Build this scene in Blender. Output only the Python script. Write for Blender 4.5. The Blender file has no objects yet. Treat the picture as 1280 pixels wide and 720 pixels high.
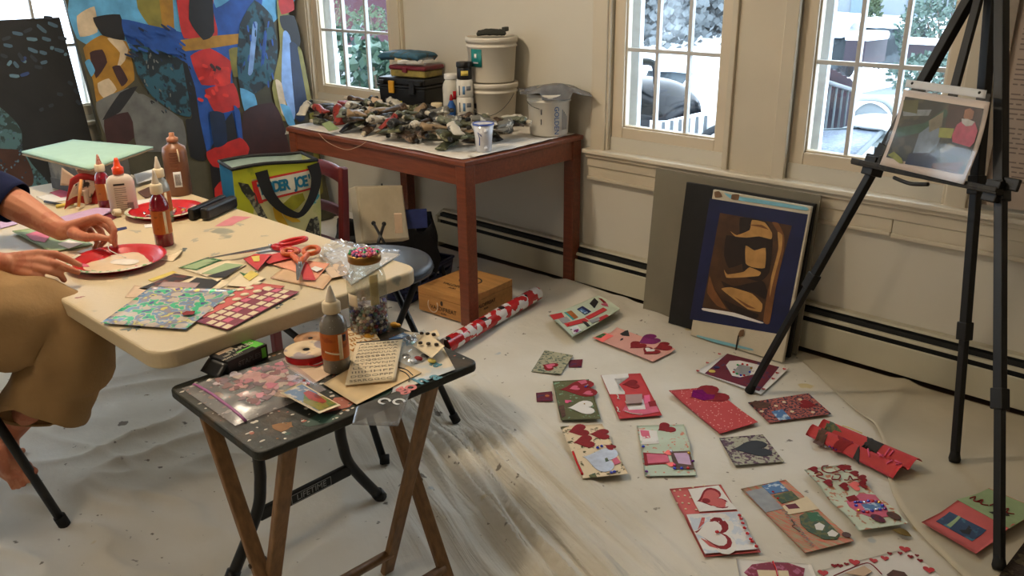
import bpy, math, random
from math import sin, cos, pi, sqrt, radians
from mathutils import Vector, Matrix, Quaternion, noise

random.seed(7)
COL = bpy.context.scene.collection
SC = bpy.context.scene
V = Vector

# ------------------------------------------------------------------ camera
F_PX, YAW, PITCH, ROLL, CAM_H = 1070.92, radians(43.107), radians(20.626), radians(-0.7173), 1.48
_fwd = V((-sin(YAW) * cos(PITCH), cos(YAW) * cos(PITCH), -sin(PITCH)))
_r = V((cos(YAW), sin(YAW), 0)); _u = _r.cross(_fwd)
RIGHT = cos(ROLL) * _r + sin(ROLL) * _u
UP = -sin(ROLL) * _r + cos(ROLL) * _u
CAM = V((0, 0, CAM_H))
cam_d = bpy.data.cameras.new('camera'); cam = bpy.data.objects.new('camera', cam_d); COL.objects.link(cam)
cam_d.sensor_width = 36.0; cam_d.lens = F_PX / 1280 * 36.0; cam_d.clip_start = 0.02; cam_d.clip_end = 300
m = Matrix((RIGHT, UP, -_fwd)).transposed().to_4x4(); m.translation = CAM
cam.matrix_world = m
SC.camera = cam

# measured sight lines of the photograph -> points on real planes of the room
def ray(px, py): return RIGHT * ((px - 640) / F_PX) - UP * ((py - 360) / F_PX) + _fwd
def Z(px, py, z=0.0):
    d = ray(px, py); return CAM + d * ((z - CAM_H) / d.z)
def Y(px, py, y):
    d = ray(px, py); return CAM + d * (y / d.y)
def X(px, py, x):
    d = ray(px, py); return CAM + d * (x / d.x)
def D(px, py, dist): return CAM + ray(px, py) * dist
def PL(px, py, p0, n):
    d = ray(px, py); return CAM + d * ((p0 - CAM).dot(n) / d.dot(n))

# ------------------------------------------------------------------ materials
def lin(c):
    out = []
    for v in c:
        v = v / 255.0
        out.append(v / 12.92 if v <= 0.04045 else ((v + 0.055) / 1.055) ** 2.4)
    return (*out, 1.0)
MATS = {}
def M(name, rgb=(200, 200, 200), rough=0.6, metal=0.0, var=0.08, scale=30.0, bump=0.0, bscale=None, spec=0.4, alpha=1.0, rgb2=None, thr=None, trans=0.0, coat=0.0, voronoi=False, wave=False, emit=0.0):
    """procedural material: base colour broken up with noise, optional second colour blotches and bump"""
    if name in MATS: return MATS[name]
    mt = bpy.data.materials.new(name); mt.use_nodes = True
    nt = mt.node_tree; b = nt.nodes['Principled BSDF']; N = nt.nodes.new; L = nt.links.new
    b.inputs['Roughness'].default_value = rough; b.inputs['Metallic'].default_value = metal
    b.inputs['Specular IOR Level'].default_value = spec; b.inputs['Alpha'].default_value = alpha
    b.inputs['Transmission Weight'].default_value = trans; b.inputs['Coat Weight'].default_value = coat
    tc = N('ShaderNodeTexCoord')
    src = tc.outputs['Object']
    if voronoi:
        tx = N('ShaderNodeTexVoronoi'); tx.inputs['Scale'].default_value = scale; L(src, tx.inputs['Vector']); fac = tx.outputs['Distance']
    elif wave:
        mp = N('ShaderNodeMapping'); mp.inputs['Scale'].default_value = wave if isinstance(wave, tuple) else (1, 8, 8); L(src, mp.inputs['Vector'])
        tx = N('ShaderNodeTexNoise'); tx.inputs['Scale'].default_value = scale; tx.inputs['Detail'].default_value = 4; L(mp.outputs[0], tx.inputs['Vector']); fac = tx.outputs['Fac']
    else:
        tx = N('ShaderNodeTexNoise'); tx.inputs['Scale'].default_value = scale; tx.inputs['Detail'].default_value = 4; L(src, tx.inputs['Vector']); fac = tx.outputs['Fac']
    rp = N('ShaderNodeValToRGB'); L(fac, rp.inputs['Fac'])
    c = lin(rgb); e = rp.color_ramp.elements
    if rgb2 is None:
        e[0].position = 0.3; e[1].position = 0.7
        e[0].color = tuple(max(0, x * (1 - var)) for x in c[:3]) + (1,); e[1].color = tuple(min(1, x * (1 + var)) for x in c[:3]) + (1,)
    else:
        t = thr if thr is not None else 0.5
        e[0].position = max(0, t - 0.03); e[1].position = min(1, t + 0.03); e[0].color = c; e[1].color = lin(rgb2)
    L(rp.outputs['Color'], b.inputs['Base Color'])
    if bump:
        t2 = N('ShaderNodeTexNoise'); t2.inputs['Scale'].default_value = bscale or scale * 2; t2.inputs['Detail'].default_value = 5; L(src, t2.inputs['Vector'])
        bp = N('ShaderNodeBump'); bp.inputs['Strength'].default_value = bump; bp.inputs['Distance'].default_value = 0.01
        L(t2.outputs['Fac'], bp.inputs['Height']); L(bp.outputs['Normal'], b.inputs['Normal'])
    if emit:
        b.inputs['Emission Color'].default_value = c; b.inputs['Emission Strength'].default_value = emit
    MATS[name] = mt
    return mt
def clear_mat(name, rgb=(255, 255, 255), gloss=0.08, body=0.0, rough=0.05):
    """thin clear sheet / pane: straight-through view plus a little gloss and a little milky body"""
    if name in MATS: return MATS[name]
    mt = bpy.data.materials.new(name); mt.use_nodes = True; nt = mt.node_tree; nt.nodes.clear(); N = nt.nodes.new; L = nt.links.new
    out = N('ShaderNodeOutputMaterial'); tr = N('ShaderNodeBsdfTransparent'); tr.inputs['Color'].default_value = lin(rgb)
    gl = N('ShaderNodeBsdfGlossy'); gl.inputs['Roughness'].default_value = rough
    df = N('ShaderNodeBsdfDiffuse'); df.inputs['Color'].default_value = lin((235, 235, 235))
    nz = N('ShaderNodeTexNoise'); nz.inputs['Scale'].default_value = 25
    tcn = N('ShaderNodeTexCoord'); L(tcn.outputs['Object'], nz.inputs['Vector'])
    mul = N('ShaderNodeMath'); mul.operation = 'MULTIPLY'; mul.inputs[1].default_value = body * 2; L(nz.outputs['Fac'], mul.inputs[0])
    m1 = N('ShaderNodeMixShader'); L(mul.outputs[0], m1.inputs['Fac']); L(tr.outputs[0], m1.inputs[1]); L(df.outputs[0], m1.inputs[2])
    m2 = N('ShaderNodeMixShader'); m2.inputs['Fac'].default_value = gloss; L(m1.outputs[0], m2.inputs[1]); L(gl.outputs[0], m2.inputs[2])
    L(m2.outputs[0], out.inputs['Surface']); MATS[name] = mt
    return mt

# ------------------------------------------------------------------ mesh builder
ORG = {}
class MB:
    def __init__(s): s.v = []; s.f = []; s.mi = []; s.sm = []
    def add(s, vs, fs, mi=0, smooth=False):
        o = len(s.v); s.v += [V(p) for p in vs]
        for f in fs: s.f.append([i + o for i in f]); s.mi.append(mi); s.sm.append(smooth)
        return s
    def box(s, c, d, rot=None, mi=0):
        c = V(c); R = Matrix.Rotation(rot, 3, 'Z') if isinstance(rot, (int, float)) else (rot or Matrix.Identity(3))
        vs = [c + R @ V((x * d[0] / 2, y * d[1] / 2, z * d[2] / 2)) for x in (-1, 1) for y in (-1, 1) for z in (-1, 1)]
        return s.add(vs, [(0, 1, 3, 2), (4, 6, 7, 5), (0, 4, 5, 1), (2, 3, 7, 6), (0, 2, 6, 4), (1, 5, 7, 3)], mi)
    def span(s, a, b, mi=0):
        a, b = V(a), V(b); return s.box((a + b) / 2, (abs(b.x - a.x), abs(b.y - a.y), abs(b.z - a.z)), None, mi)
    def bar(s, p0, p1, w, d, side=(0, 0, 1), mi=0, w1=None, d1=None):
        p0, p1 = V(p0), V(p1); ax = (p1 - p0).normalized(); a = V(side) - ax * V(side).dot(ax)
        if a.length < 1e-4: a = ax.orthogonal()
        a.normalize(); b = ax.cross(a); w1 = w1 or w; d1 = d1 or d
        vs = [p0 + a * x * w / 2 + b * y * d / 2 for x, y in ((-1, -1), (1, -1), (1, 1), (-1, 1))] + [p1 + a * x * w1 / 2 + b * y * d1 / 2 for x, y in ((-1, -1), (1, -1), (1, 1), (-1, 1))]
        return s.add(vs, [(3, 2, 1, 0), (4, 5, 6, 7), (0, 1, 5, 4), (1, 2, 6, 5), (2, 3, 7, 6), (3, 0, 4, 7)], mi)
    def tube(s, pts, r, n=10, mi=0, caps=True, flat=None, smooth=True, up=(0, 0, 1), closed=False):
        """sweep a round (or flattened) section along pts; r a number or a list"""
        pts = [V(p) for p in pts]; k = len(pts); rs = r if isinstance(r, (list, tuple)) else [r] * k
        fl = flat if isinstance(flat, (list, tuple)) else [flat or 1.0] * k
        vs = []; prev = None
        for i, p in enumerate(pts):
            if closed: t = pts[(i + 1) % k] - pts[i - 1]
            else: t = pts[min(i + 1, k - 1)] - pts[max(i - 1, 0)]
            t.normalize()
            a = (V(up) - t * V(up).dot(t)) if prev is None else (prev - t * prev.dot(t))
            if a.length < 1e-3: a = t.orthogonal()
            a.normalize(); prev = a; b = t.cross(a)
            for j in range(n):
                an = 2 * pi * j / n; vs.append(p + a * cos(an) * rs[i] * fl[i] + b * sin(an) * rs[i])
        fs = [(i * n + j, i * n + (j + 1) % n, (i + 1) * n + (j + 1) % n, (i + 1) * n + j) for i in range(k - 1) for j in range(n)]
        if closed: fs += [((k - 1) * n + j, (k - 1) * n + (j + 1) % n, (j + 1) % n, j) for j in range(n)]
        elif caps: fs += [tuple(range(n - 1, -1, -1)), tuple((k - 1) * n + j for j in range(n))]
        return s.add(vs, fs, mi, smooth)
    def lathe(s, prof, c=(0, 0, 0), n=24, mi=0, smooth=True, rot=None, sx=1.0, sy=1.0, close=True):
        c = V(c); R = rot or Matrix.Identity(3); vs = []
        for r, z in prof:
            for j in range(n):
                a = 2 * pi * j / n; vs.append(c + R @ V((r * cos(a) * sx, r * sin(a) * sy, z)))
        k = len(prof)
        fs = [(i * n + j, i * n + (j + 1) % n, (i + 1) * n + (j + 1) % n, (i + 1) * n + j) for i in range(k - 1) for j in range(n)]
        if close: fs += [tuple(range(n - 1, -1, -1)), tuple((k - 1) * n + j for j in range(n))]
        return s.add(vs, fs, mi, smooth)
    def prism(s, poly, z0, z1, mi=0):
        n = len(poly); vs = [V((p[0], p[1], z0)) for p in poly] + [V((p[0], p[1], z1)) for p in poly]
        return s.add(vs, [tuple(range(n - 1, -1, -1)), tuple(range(n, 2 * n))] + [(i, (i + 1) % n, n + (i + 1) % n, n + i) for i in range(n)], mi)
    def sheet(s, fn, nu, nv, mi=0, smooth=True, th=0.0, flat=False):
        vs = [V(fn(i / nu, j / nv)) for j in range(nv + 1) for i in range(nu + 1)]
        w = nu + 1; fs = [(j * w + i, j * w + i + 1, (j + 1) * w + i + 1, (j + 1) * w + i) for j in range(nv) for i in range(nu)]
        if th:
            o = len(vs); nrm = [V((0, 0, 0)) for _ in vs]
            for f in fs:
                q = (vs[f[1]] - vs[f[0]]).cross(vs[f[3]] - vs[f[0]])
                for i in f: nrm[i] += q
            if flat and sum(q.z for q in nrm) < 0: fs = [tuple(reversed(f)) for f in fs]
            vs += [vs[i] - (V((0, 0, 1)) if flat else nrm[i].normalized() if nrm[i].length else V((0, 0, 1))) * th for i in range(o)]
            fs += [tuple(reversed([i + o for i in f])) for f in fs[:]]
            edge = [i for i in range(nu)] ; ring = list(range(w)) + [j * w + nu for j in range(1, nv + 1)] + [nv * w + i for i in range(nu - 1, -1, -1)] + [j * w for j in range(nv - 1, 0, -1)]
            fs += [(ring[(i + 1) % len(ring)], ring[i], ring[i] + o, ring[(i + 1) % len(ring)] + o) for i in range(len(ring))]
        return s.add(vs, fs, mi, smooth)
    def ball(s, c, r, mi=0, n=10, rot=None):
        r = r if isinstance(r, (tuple, list)) else (r, r, r); R = rot or Matrix.Identity(3); c = V(c); vs = []; fs = []
        for i in range(n + 1):
            t = pi * i / n
            for j in range(n * 2 if n > 4 else 6):
                m_ = n * 2 if n > 4 else 6
                a = 2 * pi * j / m_; vs.append(c + R @ V((r[0] * sin(t) * cos(a), r[1] * sin(t) * sin(a), -r[2] * cos(t))))
        m_ = n * 2 if n > 4 else 6
        fs = [(i * m_ + j, i * m_ + (j + 1) % m_, (i + 1) * m_ + (j + 1) % m_, (i + 1) * m_ + j) for i in range(n) for j in range(m_)]
        return s.add(vs, fs, mi, True)
    def build(s, name, mats, parent=None, org=None, bevel=0.0, seg=2, label=None, local=False, subsurf=0):
        """link as ONE object. With a parent, world coordinates are moved into the parent's space (local=True: already local)"""
        me = bpy.data.meshes.new(name)
        base = V((0, 0, 0)) if local else (V(org) if org is not None else (ORG.get(parent.name, V((0, 0, 0))) if parent else V((0, 0, 0))))
        me.from_pydata([tuple(p - base) for p in s.v], [], s.f)
        mats = mats if isinstance(mats, (list, tuple)) else [mats]
        for q in mats: me.materials.append(q)
        for p, a, b in zip(me.polygons, s.mi, s.sm): p.material_index = a; p.use_smooth = b
        me.validate(); me.update()
        o = bpy.data.objects.new(name, me); COL.objects.link(o)
        if parent:
            o.parent = parent
            if org is not None and not local: o.location = V(org) - ORG[parent.name]
        elif org is not None: o.location = V(org)
        ORG[o.name] = V(org) if org is not None else (ORG.get(parent.name, V((0, 0, 0))) if parent else V((0, 0, 0)))
        if bevel:
            bv = o.modifiers.new('bevel', 'BEVEL'); bv.width = bevel; bv.segments = seg; bv.limit_method = 'ANGLE'; bv.angle_limit = radians(40)
        if subsurf:
            ss = o.modifiers.new('subdivision', 'SUBSURF'); ss.levels = subsurf; ss.render_levels = subsurf
        if label: o['label'] = label
        return o
def tag(o, label, cat, group=None, kind=None):
    o['label'] = label; o['category'] = cat
    if group: o['group'] = group
    if kind: o['kind'] = kind
    return o
def thing(name, label, cat, loc=(0, 0, 0), group=None):
    o = bpy.data.objects.new(name, None); COL.objects.link(o); o.location = loc; o.empty_display_size = 0.05
    ORG[o.name] = V(loc)
    return tag(o, label, cat, group)
def struct(o, label=None):
    o['kind'] = 'structure'
    if label: o['label'] = label
    return o
def text(parent, s, o, xd, yd, size, mat, name='lettering', align='CENTER', depth=0.0004, label=None, bold=0.0, sx=1.0, fit=None):
    """real lettering, lying on a surface: origin o, reading direction xd, up direction yd"""
    cu = bpy.data.curves.new(name, 'FONT'); cu.body = s; cu.size = size; cu.align_x = align; cu.align_y = 'CENTER'; cu.extrude = depth; cu.offset = bold
    cu.resolution_u = 3
    t = bpy.data.objects.new('tmp_text', cu)
    me = bpy.data.meshes.new_from_object(t); bpy.data.objects.remove(t)
    if fit: sx = fit / max(1e-6, max(v.co.x for v in me.vertices) - min(v.co.x for v in me.vertices))
    xd = V(xd).normalized(); yd = V(yd); yd = (yd - xd * yd.dot(xd)).normalized(); zd = xd.cross(yd)
    base = ORG[parent.name]
    for v in me.vertices: v.co = V(o) + xd * v.co.x * sx + yd * v.co.y + zd * (v.co.z + depth) - base
    me.name = name; me.materials.clear(); me.materials.append(mat)
    ob = bpy.data.objects.new(name, me); COL.objects.link(ob); ob.parent = parent; ORG[ob.name] = base
    if label: ob['label'] = label
    return ob
def heart(n=26):
    pts = []
    for i in range(n):
        t = 2 * pi * i / n
        pts.append((16 * sin(t) ** 3 / 17.0 * 0.5, (13 * cos(t) - 5 * cos(2 * t) - 2 * cos(3 * t) - cos(4 * t) + 2.5) / 17.0 * 0.5))
    return pts
def smooth_path(pts, k=6):
    pts = [V(p) for p in pts]; out = []
    for i in range(len(pts) - 1):
        p0 = pts[max(i - 1, 0)]; p1 = pts[i]; p2 = pts[i + 1]; p3 = pts[min(i + 2, len(pts) - 1)]
        for j in range(k):
            t = j / k
            out.append(0.5 * ((2 * p1) + (p2 - p0) * t + (2 * p0 - 5 * p1 + 4 * p2 - p3) * t * t + (3 * p1 - p0 - 3 * p2 + p3) * t ** 3))
    out.append(pts[-1]); return out
def rounded(x0, y0, x1, y1, r, n=5):
    pts = []
    for cx, cy, a0 in ((x1 - r, y1 - r, 0), (x0 + r, y1 - r, 90), (x0 + r, y0 + r, 180), (x1 - r, y0 + r, 270)):
        for i in range(n + 1):
            a = radians(a0 + 90 * i / n); pts.append((cx + r * cos(a), cy + r * sin(a)))
    return pts
def copy_tree(o, parent=None):
    c = o.copy(); COL.objects.link(c)
    if parent: c.parent = parent
    for ch in list(o.children): copy_tree(ch, c)
    return c
# ================================================================== ROOM
WY, LX, RX, FY, CZ = 3.16, -4.93, 2.6, -2.2, 2.5
wall_m = M('wall_paint', (203, 197, 182), 0.75, var=0.03, scale=3, bump=0.06, bscale=60)
trim_m = M('trim_paint', (200, 189, 167), 0.5, var=0.04, scale=4, bump=0.05, bscale=30)
white_trim = M('window_trim_paint', (206, 192, 168), 0.45, var=0.04, scale=5)
muntin_m = M('muntin_white', (188, 186, 182), 0.45, var=0.03)
ceil_m = M('ceiling_paint', (210, 204, 192), 0.8, var=0.02)
glass_m = clear_mat('window_glass', (246, 251, 255), 0.05)

WT = 1.95                                   # head of the window openings
BACK_OPEN = [(-4.60, -3.83, 0.755, WT), (-2.33, -1.745, 0.745, WT), (-1.47, -0.885, 0.745, WT)]
def wall_with_openings(name, fixed, axis, a0, a1, opens, out):
    """solid wall slab 14 cm thick with real openings. axis 'x': wall runs along x at y=fixed; out = outward sign"""
    b = MB(); t = 0.14 * out
    def seg(u0, u1, z0, z1):
        if u1 - u0 < 1e-4: return
        if axis == 'x': b.span((u0, fixed, z0), (u1, fixed + t, z1))
        else: b.span((fixed, u0, z0), (fixed + t, u1, z1))
    cur = a0
    for (u0, u1, z0, z1) in sorted(opens):
        seg(cur, u0, 0, CZ); seg(u0, u1, 0, z0); seg(u0, u1, z1, CZ); cur = u1
    seg(cur, a1, 0, CZ)
    return struct(b.build(name, wall_m))
wall_with_openings('wall_back', WY, 'x', LX - 0.14, RX, BACK_OPEN, 1)
LEFT_OPEN = [(-1.75, -1.0, 0.74, WT), (-.75, 0.0, 0.74, WT), (0.25, 1.0, 0.74, WT), (1.22, 1.98, 0.74, WT)]  # first two openings are out of view, added to let in cool daylight
wall_with_openings('wall_left', LX, 'y', FY, WY, LEFT_OPEN, -1)
struct(MB().span((RX, FY, 0), (RX + 0.14, WY + 0.14, CZ)).build('wall_right', wall_m))
struct(MB().span((LX - 0.14, FY - 0.14, 0), (RX + 0.14, FY, CZ)).build('wall_front', wall_m))
struct(MB().span((LX - 0.14, FY - 0.14, CZ), (RX + 0.14, WY + 0.14, CZ + 0.1)).build('ceiling', ceil_m))
wood_floor = M('floor_boards', (70, 48, 32), 0.5, var=0.25, scale=6, wave=(1, 9, 1), bump=0.1)
struct(MB().span((LX - 0.14, FY - 0.14, -0.1), (RX + 0.14, WY + 0.14, -0.002)).build('floor', wood_floor))

def window(n, axis, fixed, out, u0, u1, z0, z1, cols, zm):
    """sash with glass and muntins set in the opening; sash rails 6 cm wide"""
    def P(u, d, z): return (u, fixed + out * d, z) if axis == 'x' else (fixed + out * d, u, z)
    sw = 0.058
    b = MB()
    b.span(P(u0, 0.006, z0), P(u0 + sw, 0.05, z1)); b.span(P(u1 - sw, 0.006, z0), P(u1, 0.05, z1))
    b.span(P(u0 + sw, 0.007, z0), P(u1 - sw, 0.049, z0 + sw * 0.9)); b.span(P(u0 + sw, 0.007, z1 - sw), P(u1 - sw, 0.049, z1))
    # thin inner bead
    g = 0.008
    for a, c in (((u0 + sw, z0 + sw * .9), (u0 + sw + g, z1 - sw)), ((u1 - sw - g, z0 + sw * .9), (u1 - sw, z1 - sw)), ((u0 + sw, z0 + sw * .9), (u1 - sw, z0 + sw * .9 + g))):
        b.span(P(a[0], 0.016, a[1]), P(c[0], 0.048, c[1]))
    w = struct(b.build('window_%d' % n, white_trim, bevel=0.004))
    p = MB(); gu0, gu1, gz0, gz1 = u0 + sw, u1 - sw, z0 + sw * .9, z1 - sw
    p.span(P(gu0, 0.034, gz0), P(gu1, 0.038, gz1)); q = p.build('window_pane', glass_m, w); q['kind'] = 'structure'
    mu = MB(); mw = 0.016
    for i in range(1, cols):
        u = gu0 + (gu1 - gu0) * i / cols; mu.span(P(u - mw / 2, 0.022, gz0), P(u + mw / 2, 0.046, gz1))
    zz = zm
    step = zm - gz0
    while zz < gz1 - 0.05:
        mu.span(P(gu0, 0.0225, zz - mw / 2), P(gu1, 0.0455, zz + mw / 2)); zz += step
    q = mu.build('window_muntin', muntin_m, w, bevel=0.002); q['kind'] = 'structure'
    # outer storm frame seen through the glass
    s_ = MB(); c = 0.02
    s_.span(P(u0 + 0.01, 0.09, z0), P(u0 + sw + c, 0.12, z1)); s_.span(P(u1 - sw - c * .3, 0.09, z0), P(u1 - 0.01, 0.12, z1)); s_.span(P(u0, 0.09, z0), P(u1, 0.12, z0 + 0.03))
    q = s_.build('storm_frame', M('storm_white', (225, 230, 235), 0.4), w, bevel=0.003); q['kind'] = 'structure'
    return w
for i, (u0, u1, z0, z1) in enumerate(BACK_OPEN): window(i + 1, 'x', WY, 1, u0, u1, z0 - 0.005, z1, 3, 1.13)
for i, (u0, u1, z0, z1) in enumerate(LEFT_OPEN): window(i + 4, 'y', LX, -1, u0, u1, z0, z1, 3, 1.11)

# casings, stools, aprons, chair rail
b = MB()
def casing(u0, u1, zb, y0=WY):
    b.span((u0, y0 - 0.022, zb), (u1, y0, WT + 0.1)); b.span((u0 + 0.012, y0 - 0.03, zb), (u1 - 0.012, y0 - 0.022, WT + 0.09))
casing(-4.735, -4.60, 0.71); casing(-3.83, -3.735, 0.71); b.span((-4.735, WY - 0.022, WT), (-3.735, WY, WT + 0.1))
struct(b.build('trim_1', trim_m, bevel=0.003))
b = MB(); b.span((-4.79, WY - 0.05, 0.69), (-3.70, WY + 0.005, 0.712)); b.span((-4.75, WY - 0.02, 0.59), (-3.72, WY, 0.69)); b.span((-4.74, WY - 0.028, 0.59), (-3.73, WY, 0.605))
struct(b.build('trim_2', white_trim, bevel=0.003))
b = MB(); casing(-2.43, -2.33, 0.68); struct(b.build('trim_3', trim_m, bevel=0.004))
b = MB(); casing(-0.885, -0.79, 0.68); struct(b.build('trim_4', trim_m, bevel=0.004))
b = MB(); b.span((-1.745, WY - 0.012, 0.68), (-1.47, WY, WT + .05)); b.span((-1.525, WY - 0.03, 0.68), (-1.47, WY, WT + .05)); b.span((-1.745, WY - 0.026, 0.68), (-1.72, WY, WT + .05))
struct(b.build('trim_5', trim_m, bevel=0.003))
# projecting stool below the two right windows with apron and chair rail
b = MB(); b.span((-2.45, WY - 0.062, 0.664), (RX, WY + 0.006, 0.684)); struct(b.build('trim_6', M('stool_paint', (214, 204, 184), 0.3, var=0.05, scale=8), bevel=0.005))
b = MB(); b.span((-2.44, WY - 0.03, 0.600), (RX, WY, 0.664)); b.span((-2.44, WY - 0.045, 0.645), (RX, WY, 0.664)); b.span((-2.44, WY - 0.022, 0.548), (-1.035, WY, 0.600)); b.span((-1.033, WY - 0.024, 0.545), (RX, WY, 0.600))
b.span((-2.44, WY - 0.032, 0.536), (-1.035, WY, 0.552)); b.span((-1.033, WY - 0.034, 0.532), (RX, WY, 0.550))
struct(b.build('trim_7', trim_m, bevel=0.004))
# baseboard heater along the back wall
heat_m = M('heater_enamel', (186, 180, 158), 0.45, var=0.05, scale=5)
dark_gap = M('heater_fins', (24, 26, 26), 0.6)
hx0, hx1 = -3.46, RX - 0.02
b = MB()
prof = [(0.0, 0.205), (-0.028, 0.205), (-0.036, 0.198), (-0.036, 0.192), (-0.006, 0.198)]
def ext(prof, x0, x1, mi=0):
    n = len(prof); vs = [V((x0, WY + p[0], p[1])) for p in prof] + [V((x1, WY + p[0], p[1])) for p in prof]
    b.add(vs, [tuple(range(n)), tuple(range(2 * n - 1, n - 1, -1))] + [(i, n + i, n + (i + 1) % n, (i + 1) % n) for i in range(n)], mi)
ext([(0, 0.208), (-0.03, 0.206), (-0.034, 0.196), (0, 0.198)], hx0, hx1)                  # top lip
ext([(-0.046, 0.172), (-0.056, 0.170), (-0.060, 0.158), (-0.050, 0.160)], hx0, hx1)       # damper blade
ext([(-0.062, 0.142), (-0.068, 0.138), (-0.068, 0.028), (-0.058, 0.024), (-0.056, 0.134)], hx0, hx1)   # front cover
ext([(0, 0.205), (-0.068, 0.176), (-0.068, 0.0), (0, 0.0)], hx0 - 0.02, hx0)              # end cap
heat = struct(b.build('baseboard_back', heat_m, bevel=0.002))
b = MB(); b.span((hx0, WY - 0.045, 0.03), (hx1, WY - 0.002, 0.19)); q = b.build('heater_element', dark_gap, heat); q['kind'] = 'structure'
b = MB(); b.span((LX, 0.0 + FY, 0), (LX + 0.018, WY - 0.02, 0.12)); struct(b.build('baseboard_left', trim_m, bevel=0.003))
b = MB(); b.span((LX, -1.85, 0.69), (LX + 0.05, 2.05, 0.712)); b.span((LX, -1.85, 0.6), (LX + 0.02, 2.05, 0.69)); b.span((LX, 0.16, 0.712), (LX + 0.02, 0.25, WT + .08)); b.span((LX, 1.0, 0.712), (LX + 0.02, 1.22, WT + .08)); b.span((LX, 1.98, 0.712), (LX + 0.02, 2.06, WT + .08))
struct(b.build('trim_8', white_trim, bevel=0.004))

# ------------------------------------------------------------------ canvas drop cloths
def gauss(x, s): return math.exp(-(x / s) ** 2)
fold_o, fold_d = V((-1.714, 1.744)), V((1.167, -0.415)).normalized()
fold_n = V((-fold_d.y, fold_d.x))
def cloth_h(x, y, only=False):
    p = V((x, y)); q = p - fold_o; s = q.dot(fold_d); t = q.dot(fold_n)
    h = 0.0055 + 0.003 * noise.noise((x * 2.3, y * 2.3, 0)) + 0.0008 * noise.noise((x * 11, y * 11, 2))
    # the bunched run of folds crossing the middle
    env = gauss(t + 0.12, 0.24) * (1 / (1 + math.exp(-(s + 0.55) * 7))) * (1 / (1 + math.exp((s - 1.15) * 6)))
    if only: return env
    warp = t + 0.05 * noise.noise((s * 1.6, t * 2.0, 5))
    r = (1 - abs(noise.noise((s * 0.8, warp * 17, 3.1)))) ** 3
    r2 = (1 - abs(noise.noise((s * 1.3 + 4, warp * 34, 8.1)))) ** 2.5
    h += env * (0.050 * r + 0.022 * r2)
    # crease to the left of the wooden box, wrinkles round the chair leg, softly rolled left part
    e2 = gauss(x + 2.35, 0.55) * gauss(y - 0.62, 0.30)
    h += e2 * 0.032 * (1 - abs(noise.noise((x * 3.2 + y * 1.2, y * 9 - x * 3.0, 1.4)))) ** 4
    e3 = gauss(x + 2.75, 0.45) * gauss(y - 1.15, 0.4)
    h += e3 * 0.04 * (1 - abs(noise.noise((x * 5.0 - y * 3, y * 3 + x, 7.7)))) ** 4
    e4 = gauss(x + 1.75, 0.5) * gauss(y - 1.1, 0.35)
    h += e4 * 0.03 * (1 - abs(noise.noise((x * 2.0 + y * 3.5, (y - x) * 2.0, 4.4)))) ** 3
    calm = 1.0
    for fx_, fy_ in ((-2.339, .619), (-2.66, .619), (-1.92, 1.77), (-1.90, 1.43), (-1.765, .82), (-1.765, 1.305), (-1.50, 1.115), (-1.37, 1.19), (-1.5, .76), (-1.3, .74), (-3.33, .8), (-3.33, 1.3)): calm *= 1 - gauss(x - fx_, .10) * gauss(y - fy_, .10)
    h = 0.0055 + (h - .0055) * calm
    # rucked edge along the heater by the table leg
    e5 = gauss(y - 3.02, 0.10) * gauss(x + 2.35, 0.42)
    h += e5 * 0.05 * (0.55 + 0.6 * noise.noise((x * 8, y * 8, 9)))
    e6 = gauss((x + 2.42) * 0.8 + (y - 2.55) * 0.6, 0.05) * gauss(y - 2.6, 0.25)
    h += e6 * 0.012
    return max(h, 0.001)
cloth_m = bpy.data.materials.new('canvas_cloth'); MATS['canvas_cloth'] = cloth_m
cloth_m.use_nodes = True
nt = cloth_m.node_tree; bs = nt.nodes['Principled BSDF']; N = nt.nodes.new; L = nt.links.new
bs.inputs['Roughness'].default_value = 0.9; bs.inputs['Specular IOR Level'].default_value = 0.1
tc = N('ShaderNodeTexCoord')
n1 = N('ShaderNodeTexNoise'); n1.inputs['Scale'].default_value = 1.6; n1.inputs['Detail'].default_value = 6; L(tc.outputs['Object'], n1.inputs['Vector'])
r1 = N('ShaderNodeValToRGB'); r1.color_ramp.elements[0].position = 0.35; r1.color_ramp.elements[1].position = 0.65
r1.color_ramp.elements[0].color = lin((206, 198, 180)); r1.color_ramp.elements[1].color = lin((222, 218, 208)); L(n1.outputs['Fac'], r1.inputs['Fac'])
# paint spots: small dark, ochre and bluish spatters
col = r1.outputs['Color']
for sc_, thr, c2, seed in ((16, 0.705, (70, 60, 52), 1), (5, 0.70, (196, 176, 120), 5), (7, 0.72, (170, 180, 184), 9), (38, 0.715, (90, 74, 60), 13)):
    mp = N('ShaderNodeMapping'); mp.inputs['Location'].default_value = (seed, seed * 2.3, 0); L(tc.outputs['Object'], mp.inputs['Vector'])
    nn = N('ShaderNodeTexNoise'); nn.inputs['Scale'].default_value = sc_; nn.inputs['Detail'].default_value = 3; L(mp.outputs[0], nn.inputs['Vector'])
    rr = N('ShaderNodeValToRGB'); rr.color_ramp.elements[0].position = thr; rr.color_ramp.elements[1].position = thr + 0.03; L(nn.outputs['Fac'], rr.inputs['Fac'])
    ml = N('ShaderNodeMath'); ml.operation = 'MULTIPLY'; ml.inputs[1].default_value = 0.75; L(rr.outputs['Color'], ml.inputs[0])
    mx = N('ShaderNodeMix'); mx.data_type = 'RGBA'; L(ml.outputs[0], mx.inputs[0]); L(col, mx.inputs[6]); mx.inputs[7].default_value = lin(c2); col = mx.outputs[2]
L(col, bs.inputs['Base Color'])
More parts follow.
